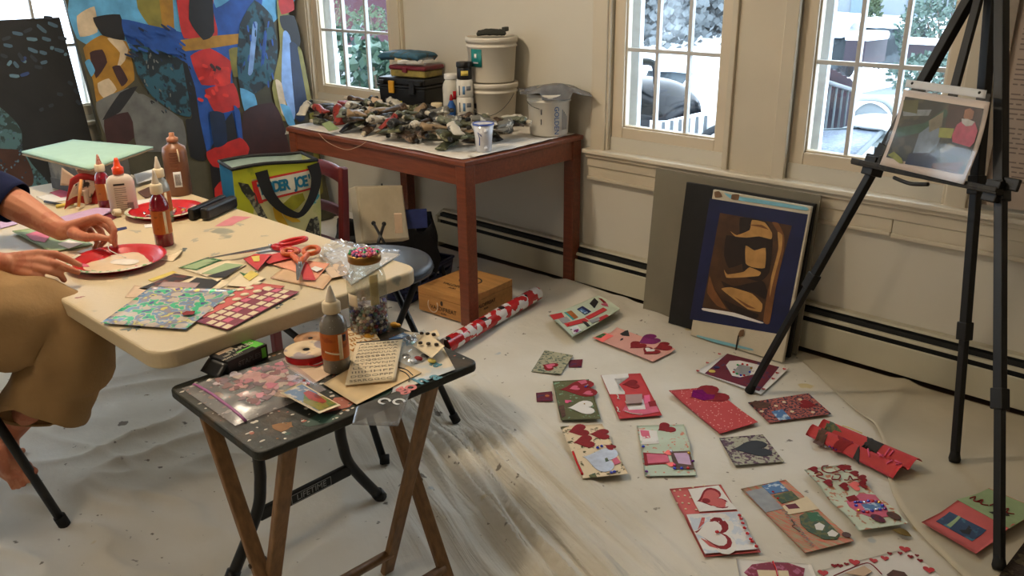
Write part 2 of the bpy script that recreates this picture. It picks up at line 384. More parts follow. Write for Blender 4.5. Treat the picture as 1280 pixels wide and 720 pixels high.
nb = N('ShaderNodeTexNoise'); nb.inputs['Scale'].default_value = 14; nb.inputs['Detail'].default_value = 6; L(tc.outputs['Object'], nb.inputs['Vector'])
mpf = N('ShaderNodeMapping'); mpf.vector_type = 'TEXTURE'; mpf.inputs['Rotation'].default_value = (0, 0, math.atan2(fold_d.y, fold_d.x)); mpf.inputs['Scale'].default_value = (1, .055, 1); L(tc.outputs['Object'], mpf.inputs['Vector'])
nf = N('ShaderNodeTexNoise'); nf.inputs['Scale'].default_value = 1.6; nf.inputs['Detail'].default_value = 3; nf.inputs['Distortion'].default_value = .6; L(mpf.outputs[0], nf.inputs['Vector'])
fat = N('ShaderNodeAttribute'); fat.attribute_name = 'fold'; bpf = N('ShaderNodeBump'); bpf.inputs['Distance'].default_value = .03; L(fat.outputs['Fac'], bpf.inputs['Strength']); L(nf.outputs['Fac'], bpf.inputs['Height'])
bp_ = N('ShaderNodeBump'); L(bpf.outputs['Normal'], bp_.inputs['Normal']); bp_.inputs['Strength'].default_value = 0.25; bp_.inputs['Distance'].default_value = 0.02; L(nb.outputs['Fac'], bp_.inputs['Height']); L(bp_.outputs['Normal'], bs.inputs['Normal'])
b = MB(); x0, x1, y0, y1 = -4.4, 0.2, -0.5, 3.085
nx, ny = 440, 340
def edge_x(y):   # right border of the main cloth
    return x1
b.sheet(lambda u, v: (x0 + (x1 - x0) * u, y0 + (y1 - y0) * v, cloth_h(x0 + (x1 - x0) * u, y0 + (y1 - y0) * v)), nx, ny)
dc = b.build('drop_cloth', cloth_m)
at_ = dc.data.attributes.new('fold', 'FLOAT', 'POINT')
for i_, v_ in enumerate(dc.data.vertices): at_.data[i_].value = cloth_h(v_.co.x, v_.co.y, True)
tag(dc, 'wide cream canvas drop cloth covering the floor, wrinkled and paint-spotted', 'drop cloth')
# second, thinner cloth lapped over along the heater at the right
c2_m = M('second_cloth', (192, 182, 160), 0.9, var=0.10, scale=3, bump=0.3, bscale=9, spec=0.1)
pa, pb, pc, pd = V((-1.36, 3.088)), V((-0.98, 2.78)), V((-0.55, 2.2)), V((0.15, 1.75))
def edge(u):
    path = smooth_path([(p.x, p.y, 0) for p in (pa, pb, V((-0.8, 2.62)), pc, pd)], 8)
    k = u * (len(path) - 1); i = min(int(k), len(path) - 2); return path[i].lerp(path[i + 1], k - i)
def lap(u, v):
    e = edge(u); f = V((-1.3 + 1.6 * u, 3.09, 0)); p = e.lerp(f, v)
    return (p.x, p.y, cloth_h(p.x, p.y) + 0.005 + 0.004 * noise.noise((p.x * 3, p.y * 3, 4)) + 0.008 * gauss(v, 0.03) * (0.5 + noise.noise((u * 6, 0, 1))) + (0.012 * gauss((p.x + .87) * .9 + (p.y - 2.95) * .1, 0.03)))
b = MB(); b.sheet(lap, 90, 40, th=0.0015)
tag(b.build('drop_cloth', c2_m), 'thin beige drop cloth overlapping the cream one beside the heater', 'drop cloth')
# ================================================================== VALENTINE CARDS ON THE FLOOR
def inv_bilin(c, p):
    u = v = 0.5
    for _ in range(8):
        q = c[0] * (1 - u) * (1 - v) + c[1] * u * (1 - v) + c[2] * u * v + c[3] * (1 - u) * v
        du = (c[1] - c[0]) * (1 - v) + (c[2] - c[3]) * v; dv = (c[3] - c[0]) * (1 - u) + (c[2] - c[1]) * u
        e = p - q; det = du.x * dv.y - du.y * dv.x
        if abs(det) < 1e-12: break
        u += (e.x * dv.y - e.y * dv.x) / det; v += (du.x * e.y - du.y * e.x) / det
    return u, v
PAPER = {
 'mint': M('paper_mint', (196, 208, 186), 0.7, var=.04), 'pink': M('paper_pink', (216, 160, 146), 0.7, var=.05, scale=12), 'red': M('paper_red', (190, 52, 54), 0.6, var=.08), 'crimson': M('felt_crimson', (134, 20, 26), 0.75, var=.15, scale=60),
 'white': M('paper_white', (226, 222, 216), 0.65, var=.02), 'violet': M('paper_violet', (122, 22, 92), 0.6, var=.08), 'rose': M('paper_rose', (206, 96, 122), 0.6, var=.1), 'hotpink': M('foam_hot_pink', (228, 96, 140), 0.5, var=.04), 'coral': M('foam_coral', (250, 116, 110), 0.5, var=.03),
 'maroon': M('paper_maroon', (104, 26, 44), 0.6, rgb2=(64, 38, 78), thr=.60, scale=45), 'black': M('print_black', (34, 32, 34), 0.6, var=.2), 'navy': M('print_navy', (32, 44, 96), 0.5, var=.2), 'blue': M('print_blue', (76, 118, 168), 0.5, rgb2=(188, 206, 220), thr=.55, scale=60),
 'teal': M('print_teal', (52, 170, 166), 0.5, var=.1), 'orange': M('print_orange', (176, 104, 52), 0.5, var=.2), 'green': M('print_green', (38, 98, 48), 0.5, rgb2=(120, 150, 110), thr=.62, scale=70), 'grey': M('paper_grey', (148, 150, 152), 0.5, var=.12, scale=40), 'silver': M('paper_silver', (186, 192, 204), 0.35, metal=.3, var=.12, scale=50),
 'graphite': M('felt_graphite', (52, 56, 62), 0.7, var=.1), 'salmon': M('paper_salmon', (198, 92, 88), 0.65, var=.06), 'sage': M('paper_sage', (150, 170, 126), 0.65, var=.06), 'olive': M('print_olive', (100, 102, 58), 0.6, rgb2=(64, 84, 62), thr=.5, scale=70),
 'cream': M('paper_cream', (224, 206, 172), 0.7, var=.04), 'tan': M('paper_tan', (206, 178, 150), 0.7, var=.05), 'magenta': M('foil_magenta', (150, 20, 120), 0.25, metal=.5, var=.3, scale=80), 'dusk': M('print_dusk', (44, 66, 96), 0.5, rgb2=(70, 120, 140), thr=.6, scale=25),
 'mauve': M('paper_mauve', (168, 140, 136), 0.6, var=.04), 'lilac': M('paper_lilac', (196, 164, 196), 0.6, var=.08), 'yellow': M('print_yellow', (214, 190, 90), 0.6, var=.1), 'brown': M('print_brown', (88, 56, 40), 0.6, var=.3, scale=60),
 'polka': M('paper_red_dotted', (226, 170, 162), 0.65, rgb2=(188, 66, 66), thr=.20, scale=75, voronoi=True), 'floral': M('paper_floral_green', (168, 164, 136), 0.65, rgb2=(86, 100, 84), thr=.55, scale=85), 'camo': M('paper_floral_olive', (92, 92, 56), 0.65, rgb2=(120, 158, 128), thr=.63, scale=60),
 'roses': M('paper_rose_vine', (226, 206, 172), 0.65, rgb2=(84, 78, 40), thr=.60, scale=55), 'damask': M('paper_damask', (172, 170, 150), 0.65, rgb2=(92, 66, 84), thr=.52, scale=75), 'checks': M('paper_confetti', (176, 96, 84), 0.65, rgb2=(38, 34, 52), thr=.52, scale=120),
 'stripes': M('paper_striped', (206, 110, 88), 0.65, rgb2=(164, 160, 128), thr=.5, scale=10, wave=(2, 26, 1)), 'butter': M('paper_butterfly', (204, 212, 190), 0.65, rgb2=(186, 122, 88), thr=.575, scale=48), 'dots': M('paper_mint_spotted', (190, 204, 184), 0.65, rgb2=(206, 130, 104), thr=.62, scale=60),
 'lace': M('paper_rosette', (132, 34, 58), 0.6, rgb2=(178, 96, 124), thr=.58, scale=60), 'pearl': M('paper_pearl', (196, 204, 214), 0.4, rgb2=(226, 224, 220), thr=.5, scale=25),
}
GEM = {'red': M('gem_red', (200, 16, 24), .12, spec=.9), 'blue': M('gem_blue', (28, 44, 190), .12, spec=.9), 'purple': M('gem_purple', (100, 30, 130), .12, spec=.9), 'green': M('gem_green', (20, 160, 80), .12, spec=.9), 'gold': M('gem_gold', (220, 170, 60), .15, metal=.6), 'silver': M('gem_silver', (210, 215, 230), .1, metal=.7), 'pink': M('gem_pink', (230, 70, 140), .12, spec=.9)}
class Card:
    def __init__(s, corners, mat, label, lift=None, zb=None, name='valentine_card', cat='card', group='handmade cards laid out on the drop cloth', th=0.0012, nu=16, nv=16, zplane=0.012):
        s.c = [Z(px, py, zplane + (lift(*uv) if lift else 0)).to_2d() for (px, py), uv in zip(corners, ((0, 0), (1, 0), (1, 1), (0, 1)))]
        cen = V(s.c[0])
        hs = [cloth_h(*(s.c[0] * (1 - u) * (1 - v) + s.c[1] * u * (1 - v) + s.c[2] * u * v + s.c[3] * (1 - u) * v)) for u in (0, .25, .5, .75, 1) for v in (0, .25, .5, .75, 1)]
        s.zb = (max(hs) + 0.0016) if zb is None else zb
        if zb is None or zb:
            s.c = [Z(px, py, s.zb + .0012 + (lift(*uv) if lift else 0)).to_2d() for (px, py), uv in zip(corners, ((0, 0), (1, 0), (1, 1), (0, 1)))]
        s.lift = lift or (lambda u, v: 0)
        b = MB(); b.sheet(lambda u, v: s.S(u, v), nu, nv, th=th, flat=True)
        for i, f in enumerate(b.f): pass
        s.o = tag(b.build(name, PAPER[mat] if isinstance(mat, str) else mat, org=(cen.x, cen.y, s.zb)), label, cat, group)
        s.k = 0
    def S(s, u, v, e=0.0):
        p = s.c[0] * (1 - u) * (1 - v) + s.c[1] * u * (1 - v) + s.c[2] * u * v + s.c[3] * (1 - u) * v
        return V((p.x, p.y, s.zb + 0.0012 + max(0, s.lift(min(max(u, 0), 1), min(max(v, 0), 1))) + e))
    def at(s, px, py, e=0.0):
        z = s.zb
        for _ in range(4):
            p = Z(px, py, z); u, v = inv_bilin(s.c, p.to_2d()); z = s.S(u, v).z
        return s.S(u, v, e)
    def on(s, p, e=0.0):
        u, v = inv_bilin(s.c, p.to_2d()); return s.S(u, v, e)
    def _patch(s, pts, mat, name, e, label=None):
        cen = sum(pts, V((0, 0, 0))) / len(pts); n = len(pts); b = MB(); vs = [s.on(cen, e)]
        dense = []
        for i in range(n):
            for k in range(3): dense.append(pts[i].lerp(pts[(i + 1) % n], k / 3))
        n = len(dense)
        for t in (.25, .5, .75, 1.0): vs += [s.on(cen.lerp(p, t), e) for p in dense]
        fs = [(0, 1 + i, 1 + (i + 1) % n) for i in range(n)]
        for r in range(3): fs += [(1 + r * n + i, 1 + (r + 1) * n + i, 1 + (r + 1) * n + (i + 1) % n, 1 + r * n + (i + 1) % n) for i in range(n)]
        o = 1 + 3 * n; m_ = len(vs); vs += [vs[o + i] - V((0, 0, min(e, .0009))) for i in range(n)]
        fs += [(o + (i + 1) % n, o + i, m_ + i, m_ + (i + 1) % n) for i in range(n)]
        # keep faces upward
        q = (vs[1] - vs[0]).cross(vs[2] - vs[0])
        if q.z < 0: fs = [tuple(reversed(f)) for f in fs]
        b.add(vs, fs, 0, False)
        return b.build(name, PAPER[mat] if isinstance(mat, str) else mat, s.o, label=label)
    def e(s): s.k += 1; return 0.0012 + 0.00022 * s.k
    def H(s, cx, cy, tx, ty, w, mat, hgt=None, label=None):
        """heart centred on a sight line, its tip pointing at another"""
        c = s.at(cx, cy); d = (s.at(tx, ty) - c); d.z = 0; h = hgt if hgt else d.length / .55; d.normalize(); n = V((-d.y, d.x, 0))
        pts = [c - d * y * h + n * x * w for x, y in heart()]
        return s._patch(pts, mat, 'heart_cutout', s.e(), label)
    def R(s, pts, mat, name='paper_patch', label=None): return s._patch([s.at(*p) for p in pts], mat, name, s.e(), label)
    def E(s, cx, cy, r, mat, name='paper_dot', sy=1.0):
        c = s.at(cx, cy); return s._patch([c + V((r * cos(a), r * sy * sin(a), 0)) for a in [2 * pi * i / 12 for i in range(12)]], mat, name, s.e())
    def G(s, px, py, mat, r=0.0042):
        c = s.at(px, py, 0.001 + 0.0004 * s.k); b = MB(); b.lathe([(r, 0), (r * .95, r * .35), (r * .55, r * .75), (.0001, r * .8)], c, 8, smooth=False); return b.build('rhinestone', GEM[mat], s.o)
    def W(s, pts, mat, w=0.003, name='glitter_line'):
        b = MB(); e = s.e() + .001; P_ = [s.at(*p, e) for p in pts]; b.tube(smooth_path(P_, 5) if len(P_) > 2 else P_, w / 2, 6); return b.build(name, mat if not isinstance(mat, str) else (GEM.get(mat) or PAPER[mat]), s.o)
    def T(s, txt, px, py, qx, qy, size, mat):
        a, b_ = s.at(px, py), s.at(qx, qy); xd = b_ - a; n = V((0, 0, 1)); yd = n.cross(xd)
        return text(s.o, txt, s.at((px + qx) / 2, (py + qy) / 2, s.e() + .0012), xd, yd, size, PAPER[mat])
up_end = lambda a, k=2.0, ax='u': (lambda u, v: a * (u if ax == 'u' else v) ** k)

c = Card([(685, 394), (747, 369), (775, 386), (715, 421)], 'mint', 'curling mint green card with red and teal picture strips, nearest the gift wrap roll', lambda u, v: .003 + .018 * (u - .35) ** 2 + .006 * sin(v * 3))
c.R([(687, 394), (702, 391), (706, 397), (692, 400)], 'red', 'picture_sticker'); c.R([(698, 399), (708, 396), (713, 401), (704, 405)], 'grey', 'picture_sticker'); c.R([(705, 391), (714, 388.5), (723, 397), (716, 400)], 'orange', 'picture_sticker'); c.R([(705, 391), (707, 390.4), (718, 399.4), (716, 400.4)], 'teal')
c.R([(721, 387), (728, 383), (739, 390), (731, 394)], 'navy', 'picture_sticker'); c.R([(723, 388), (727, 386), (735, 391), (731, 393)], 'blue'); c.R([(705, 405), (731, 398), (736, 402), (709, 409)], 'red'); c.R([(731, 397), (754, 385), (759, 388), (736, 400)], 'red')
c.R([(737, 380), (743, 373), (748, 378), (743, 386)], 'black', 'picture_sticker'); c.R([(727, 402), (733, 403), (738, 408), (734, 409)], 'black'); c.R([(748, 373.5), (752, 374), (758, 379), (755, 380)], 'crimson'); c.H(757, 382, 762, 385, .028, 'rose'); c.R([(746, 399), (758, 394), (761, 396), (749, 403)], 'red'); c.R([(712, 411), (721, 407), (727, 414), (717, 419)], 'pearl', 'picture_sticker'); c.H(721, 414, 724, 411, .02, 'violet'); c.G(710, 408, 'red'); c.G(714, 414, 'silver'); c.R([(736, 402), (748, 397), (750, 401), (740, 405)], 'grey')

c = Card([(740, 422), (771, 409), (844, 436), (816, 452)], 'pink', 'long pink card with one violet and three dark red hearts', lambda u, v: .004 + .022 * max(0, u - .75) ** 1.2 * 4 * (1 - .55 * v) + .002)
c.R([(742, 422), (756, 416), (767, 420), (753, 428)], 'coral', 'picture_sticker'); c.R([(743, 422), (754, 417), (758, 418), (751, 423)], 'green'); c.R([(775, 414), (785, 413), (787, 418), (778, 418)], 'black', 'stamp_print'); c.R([(776, 424), (779, 423), (778.5, 425), (775, 426)], 'black', 'stamp_print')
c.H(810, 424, 801, 428, .09, 'violet', .11); c.H(795, 432.5, 787, 436, .075, 'crimson', .09); c.H(828, 433.5, 819, 436, .07, 'crimson', .085); c.H(812, 440, 804, 444, .08, 'crimson', .085); c.H(811, 438.5, 807, 441, .045, 'white', .045)

c = Card([(681, 437.5), (716.5, 444), (701, 467.5), (664, 464.5)], 'floral', 'small grey-green floral card with one red heart holding a pink heart', lambda u, v: .006 * u)
c.H(686, 458, 677, 456, .078, 'crimson', .07); c.H(686.5, 457.5, 681, 456.5, .048, 'rose', .045)
c = Card([(711, 450), (728.5, 449), (727, 459), (711, 459)], 'maroon', 'tiny maroon paper scrap touching the small grey-green floral card', name='paper_scrap', group=None, nu=4, nv=4); c.o['category'] = 'paper scrap'
c = Card([(670, 491), (690, 489), (691, 501), (671, 502)], 'maroon', 'tiny maroon paper scrap beside the olive card with a large white heart', name='paper_scrap', group=None, nu=4, nv=4); c.o['category'] = 'paper scrap'; c.E(684, 495, .008, 'orange')

c = Card([(691, 476.5), (736, 474), (751, 523.5), (701, 525)], 'camo', 'olive card with a large white heart below a bigger crimson heart', lambda u, v: .003 + .004 * v)
c.H(722, 486, 693, 487.5, .145, 'crimson', .160); c.H(717.5, 485.5, 711, 486.5, .042, 'rose', .045); c.R([(722, 477), (732, 475), (734, 479), (727, 481)], 'rose', 'heart_cutout'); c.H(734, 492, 727, 493, .035, 'rose', .045); c.H(709, 502, 705, 500, .028, 'hotpink', .03); c.H(726, 510, 707.5, 510.5, .108, 'white', .108); c.G(732, 484.5, 'blue', .005); c.G(734.5, 483, 'silver', .004); c.G(730.5, 506, 'gold', .003); c.R([(698, 508), (705, 507), (707, 520), (703, 523)], 'brown')

c = Card([(751, 469), (800.5, 466.5), (827.5, 519), (774, 523.5)], 'red', 'red card with a crimson heart above a raised mauve square', lambda u, v: .003 + .003 * v)
c.R([(751.5, 469.5), (785, 467), (786, 472), (768, 474), (775, 490), (781, 490), (781, 493), (762, 493)], 'white'); c.H(788, 480.5, 778, 481, .075, 'crimson', .073); c.R([(783, 505), (802, 497), (820, 506), (824, 515), (800, 520), (778, 514)], 'rose'); c.R([(805, 495), (812, 494), (813, 503), (806, 505)], 'hotpink'); c.R([(810, 503), (819, 501), (821, 508), (812, 509)], 'crimson'); c.R([(781, 502), (804, 500), (807, 512), (786, 513)], 'white')
p = [c.at(x, y, .012) for x, y in ((781.5, 497), (802.5, 496), (802.5, 507), (782.5, 508.5))]; b = MB(); b.add(p + [q - V((0, 0, .003)) for q in p] + [q - V((0, 0, .011)) for q in p[2:]], [(3, 2, 1, 0), (0, 1, 5, 4), (1, 2, 6, 5), (2, 3, 7, 6), (3, 0, 4, 7), (4, 5, 6, 7)]); b.build('raised_square', PAPER['mauve'], c.o)
for y in (497, 513): c.W([(771, y - 3), (773, y), (772, y + 2), (775, y + 3)], 'white', .004, 'marker_line')
c.W([(781, 515), (790, 518), (803, 519)], 'white', .003, 'marker_line')

c = Card([(836, 488), (889, 483.5), (947.5, 527.5), (900, 542)], 'polka', 'red card dotted with white below a torn crimson and magenta heart', lambda u, v: .006 + .010 * (1 - v) ** 2 * (1 - u) + .014 * max(0, v - .7) * u)
c.H(883, 493.5, 854, 499, .14, 'crimson', .170); c.R([(864, 496), (866, 488), (878, 487.5), (884, 493), (894, 494), (892, 499), (880, 501)], 'magenta', 'foil_heart')

c = Card([(871, 464), (908, 442), (985, 461), (951, 493)], 'white', 'maroon and white card with a gemmed white shape under the easel foot', lambda u, v: .003 + .012 * max(0, u - .6) * v)
c.R([(881, 467), (909, 442.3), (974, 459), (949, 489)], 'maroon', 'paper_panel'); c.R([(907.5, 457), (912, 451.5), (925, 451), (951, 457), (955, 463), (948, 467), (925, 472), (915, 470)], 'white', 'paper_shape'); c.R([(917, 465), (924, 456), (941, 459), (937, 470), (921, 469)], 'grey', 'picture_sticker')
for (x, y, g) in ((918, 463, 'silver'), (922, 457, 'green'), (928, 456, 'red'), (934, 457, 'red'), (939, 461, 'gold'), (937, 466, 'blue'), (930, 470, 'red'), (926, 470, 'blue'), (921, 468, 'green'), (917, 466, 'red')): c.G(x, y, g, .005)
for (x, y) in ((872, 464), (884, 454), (899, 443), (966, 474), (980, 462), (954, 487), (971, 467)): c.H(x, y, x - 2, y + 2, .014, 'red', .016)
c.E(890, 465, .013, 'yellow', 'printed_ring'); c.E(896, 460, .011, 'navy', 'printed_ring'); c.E(946, 475, .01, 'orange', 'printed_ring')

c = Card([(935, 503), (1010.5, 491.5), (1039, 517), (961.5, 528.5)], 'checks', 'card of fine red and navy check with a crimson heart at one end', lambda u, v: .003 + .006 * u)
c.H(1011, 506, 1024, 508, .065, 'crimson', .07); c.R([(938, 504), (944, 501), (964, 505), (960, 510), (946, 511)], 'brown', 'picture_sticker'); c.R([(964, 515), (978, 512), (989, 524), (974, 526)], 'blue', 'picture_sticker')
for (x, y) in ((980, 503), (990, 515), (1000, 500), (970, 508), (1016, 516), (952, 515)): c.E(x, y, .007, 'cream')

c = Card([(899, 547.5), (953.5, 543), (980.5, 577), (918, 581.5)], 'damask', 'patterned grey card with one big charcoal heart', lambda u, v: .006 * (1 - u) * v + .003)
c.H(938, 561, 910, 562, .105, 'graphite', .148)

c = Card([(1007, 543), (1034, 528), (1153, 577), (1116, 598)], 'red', 'long zigzag red card standing up in folds with pink lettering', lambda u, v: .012 + .028 * abs(sin(u * 2 * pi * .95)) ** 1.1 + .012 * u)
c.R([(1027, 534), (1036, 529), (1053, 537), (1043, 543)], 'olive', 'picture_sticker'); c.R([(1017, 544), (1026, 539), (1037, 545), (1028, 549)], 'brown', 'picture_sticker'); c.H(1060, 560, 1066, 562, .04, 'magenta', .04); c.H(1056, 551, 1070, 556, .075, 'crimson', .07)
c.R([(1077, 556), (1086, 549), (1092, 555), (1105, 558), (1098, 564), (1087, 564)], 'black', 'picture_sticker'); c.R([(1066, 572), (1073, 568), (1076, 571), (1070, 574)], 'black', 'picture_sticker')
for (x, y, g) in ((1033, 553, 'silver'), (1037, 557, 'purple'), (1041, 559, 'purple'), (1045, 561, 'purple')): c.G(x, y, g, .004)
for (a, b_) in (((1106, 568), (1112, 563)), ((1111, 570), (1117, 565)), ((1084, 566), (1087, 569)), ((1095, 578), (1103, 574)), ((1108, 580), (1115, 577)), ((1120, 582), (1126, 578)), ((1118, 577), (1127, 581)), ((1099, 573), (1102, 580))): c.W([a, b_], 'hotpink', .005, 'marker_line')
c.W([(1052, 540), (1060, 545), (1068, 549), (1076, 553)], 'yellow', .003, 'marker_line')

c = Card([(700, 533), (752.5, 530), (785, 592), (728.5, 598)], 'roses', 'cream rose vine card with a silver heart under three dark red hearts', lambda u, v: .004 + .003 * u)
c.H(722, 538.5, 706, 541, .084, 'crimson', .080); c.H(749, 543, 735, 543, .07, 'crimson', .078); c.H(729, 552.5, 714, 554, .084, 'crimson', .080); c.H(749, 574, 725, 571, .15, 'silver', .125); c.H(762, 559, 754, 556, .035, 'crimson', .045); c.R([(765, 575), (771, 572), (776, 579), (768, 582)], 'rose', 'printed_rose')
for (x, y) in ((747, 561), (752, 559), (764, 592), (768, 591)): c.G(x, y, 'blue', .0055)
c.W([(716, 566), (721, 579), (728, 594)], 'red', .008); c.R([(736, 595), (744, 592), (746, 597), (738, 598)], 'olive'); c.R([(756, 574), (759, 573), (761, 577), (757, 578)], 'olive')

c = Card([(796, 532), (855, 530.5), (870.5, 594), (806.5, 595)], 'dots', 'mint spotted card folded across, pink pictures ringed with gems', lambda u, v: .004 + .012 * max(0, 1 - abs(v - .42) / .16))
c.H(831, 535.5, 820, 539, .073, 'crimson', .070); c.R([(799, 537), (821, 539), (824, 555), (801, 556)], 'white', 'picture_sticker'); c.R([(800, 538), (811, 539), (813, 548), (803, 549)], 'rose'); c.R([(804, 566), (834, 568), (838, 580), (806, 582)], 'crimson', 'picture_frame_sticker'); c.R([(808, 568), (834, 569), (837, 578), (810, 580)], 'rose'); c.R([(838, 565), (862, 564), (868, 587), (843, 587)], 'brown', 'picture_frame_sticker'); c.R([(842, 567), (860, 566), (864, 582), (848, 580)], 'lilac')
c.H(834, 567, 829, 567, .028, 'coral', .03); c.H(837, 581, 831, 580, .028, 'coral', .03)
for (x, y, g) in ((804, 559.5, 'blue'), (808, 591, 'purple'), (843, 583, 'pink'), (843, 587, 'blue'), (852, 587, 'blue'), (861, 568, 'gold'), (839, 566, 'silver'), (860, 587, 'red'), (866, 578, 'purple')): c.G(x, y, g, .0055)

c = Card([(837, 611), (901, 605.5), (951, 690), (880.5, 696)], 'salmon', 'two-panel card, spotted salmon above and pearl grey below, a heart on each', lambda u, v: .003 + .006 * max(0, 1 - abs(v - .45) / .1))
for (x, y) in ((843, 614), (848, 621), (853, 629), (850, 613), (856, 620), (861, 630), (857, 637), (870, 638), (885, 638), (866, 610), (880, 608), (846, 630), (863, 623)): c.E(x, y, .0035, 'cream')
c.R([(860, 613), (898, 608), (921, 638), (874, 641)], 'white', 'paper_panel'); c.H(888, 625.5, 868, 628.5, .117, 'crimson', .102); c.H(888.5, 626, 871, 629, .098, 'salmon', .084); c.E(882.5, 627.5, .012, 'crimson')
c.R([(858, 645), (924, 641), (947, 688), (881, 694)], 'pearl', 'paper_panel'); c.H(893, 668, 872, 666, .19, 'white', .13); c.H(890, 668, 871, 667, .15, 'crimson', .115); c.H(887, 668.5, 870, 669, .12, 'white', .094); c.R([(877, 649), (881, 649), (880, 656), (872, 664)], 'salmon'); c.R([(876, 675), (885, 679), (898, 688), (887, 685)], 'salmon'); c.G(896, 669, 'red', .006)
for i, (x, y) in enumerate(((924, 648), (926, 652), (928, 658), (930.5, 664), (934, 671), (938, 678), (940, 681), (945, 687))): c.G(x, y, 'red', .0055)

c = Card([(926, 611), (982, 599.5), (1067, 676), (1006, 691)], 'stripes', 'striped salmon and sage card with grey square and dark floral oval', lambda u, v: .003 + .004 * v)
c.R([(932, 615), (955, 610), (979, 636), (957, 641)], 'grey', 'paper_panel'); c.R([(952, 608), (973, 601.5), (986, 614), (963, 618)], 'blue', 'picture_sticker'); c.R([(967, 620), (989, 614), (999, 624), (977, 630)], 'olive', 'picture_sticker'); c.R([(978, 633), (1008, 621), (1024, 637), (985, 644)], 'cream', 'picture_sticker'); c.R([(981, 632), (994, 630), (1000, 636), (986, 637)], 'maroon')
c.R([(999, 646), (1008, 640.5), (1022, 642), (1036, 655), (1050, 669), (1046, 675), (1030, 675), (1010, 665), (1001, 656)], 'olive', 'floral_oval'); c.R([(1008, 642), (1022, 641), (1030, 651), (1014, 653)], 'green'); c.R([(1018, 657), (1024, 654), (1031, 658), (1028, 664), (1020, 663)], 'white', 'paper_flower'); c.R([(1034, 667), (1040, 663), (1048, 668), (1044, 672), (1036, 671)], 'white', 'paper_flower'); c.E(1058, 669.5, .012, 'brown', 'printed_oval')
for i in range(7): x, y = 977 + 5.2 * i, 640 + 6.6 * i; c.W([(x, y), (x + 7, y + 1.5), (x + 4, y + 4), (x + 9, y + 5)], 'grey', .002, 'script_line')
c.W([(989, 652), (993, 658), (990, 660), (1000, 667)], 'black', .002, 'script_line'); c.G(966, 618, 'red', .004); c.G(972, 626, 'red', .004)

c = Card([(1005, 587), (1057, 580), (1135, 654), (1073, 663)], 'butter', 'butterfly print card with handwritten lettering over a gem-framed pink oval', lambda u, v: .008 + .014 * abs(v - .45) + .008 * sin(v * 6) ** 2)
c.R([(1058, 627), (1076, 617), (1094, 619), (1108, 634), (1112, 646), (1092, 648), (1072, 641), (1062, 634)], 'rose', 'pink_oval'); c.R([(1076, 631), (1098, 628), (1105, 636), (1082, 639)], 'blue', 'picture_sticker'); c.R([(1057, 622), (1068, 619), (1074, 625), (1062, 628)], 'crimson')
for i, (x, y) in enumerate(((1069, 629), (1072, 628.5), (1076, 629), (1080, 629), (1085, 627.5), (1090, 627), (1095, 628), (1099, 629), (1103, 633), (1106, 637), (1100, 638), (1095, 638), (1090, 639.5), (1084, 641), (1079, 640.5), (1073, 639), (1070, 633))): c.G(x, y, ('blue', 'purple', 'blue', 'silver', 'blue', 'red', 'purple', 'gold')[i % 8], .0055)
for (x, y) in ((1016, 587), (1051, 584.5), (1058, 585), (1067, 592), (1077, 598), (1077, 606), (1054, 608.5), (1034, 604)): c.H(x, y, x - 4, y - .5, .035, 'crimson', .035)
c.H(1067, 608, 1061, 607, .042, 'coral', .04); c.E(1097, 649, .02, 'maroon', 'printed_oval', .7); c.E(1117, 646, .02, 'brown', 'printed_oval', .7)
c.W([(1035, 584), (1028, 585), (1028, 590), (1038, 593), (1052, 589)], 'crimson', .004, 'marker_line'); c.W([(1041, 597), (1040, 601), (1048, 601), (1050, 596), (1043, 595)], 'crimson', .004, 'marker_line'); c.W([(1047, 585), (1056, 592)], 'crimson', .004, 'marker_line'); c.W([(1055, 602), (1060, 602), (1062, 597), (1066, 602), (1073, 601)], 'crimson', .004, 'marker_line'); c.W([(1018, 594), (1024, 592), (1028, 596), (1020, 597), (1032, 602)], 'crimson', .004, 'marker_line')

c = Card([(1152, 652.5), (1236, 610), (1300, 637), (1220, 692)], 'salmon', 'salmon and sage card with a dark blue picture, behind the easel leg', lambda u, v: .003 + .014 * max(0, 1 - abs(u - .52) / .25), zb=.024)
c.R([(1196, 625), (1235.5, 611), (1298, 637), (1262, 661)], 'sage', 'paper_panel'); c.R([(1170, 652), (1187, 640), (1233, 663), (1215, 677)], 'dusk', 'picture_sticker'); c.R([(1199, 663), (1207, 663), (1211, 657), (1215, 662), (1212, 669), (1203, 667)], 'black'); c.R([(1183, 657), (1198, 645), (1201, 647), (1188, 660)], 'sage')
for d in ((0, 0), (10, 4), (28, 9), (46, 15)): c.W([(1212 + d[0] * .9, 624 + d[1]), (1219 + d[0] * .9, 622 + d[1]), (1217 + d[0] * .9, 627 + d[1]), (1226 + d[0] * .9, 629 + d[1])], 'crimson', .0035, 'marker_line')
c.R([(1236, 641), (1258, 640), (1262, 646), (1244, 645)], 'black', 'picture_sticker')

c = Card([(920, 698), (1014, 705), (1032, 752), (930, 748)], 'white', 'white card with a rosette patterned heart at the picture edge', None)
c.R([(930, 716), (940, 706), (962, 703), (985, 704), (1006, 711), (1004, 722), (965, 745)], 'lace', 'heart_cutout'); c.R([(946, 713), (985, 714), (988, 728), (950, 726)], 'cream', 'paper_patch'); c.W([(966, 703), (970, 712), (972, 722)], 'red', .005, 'ribbon_line')

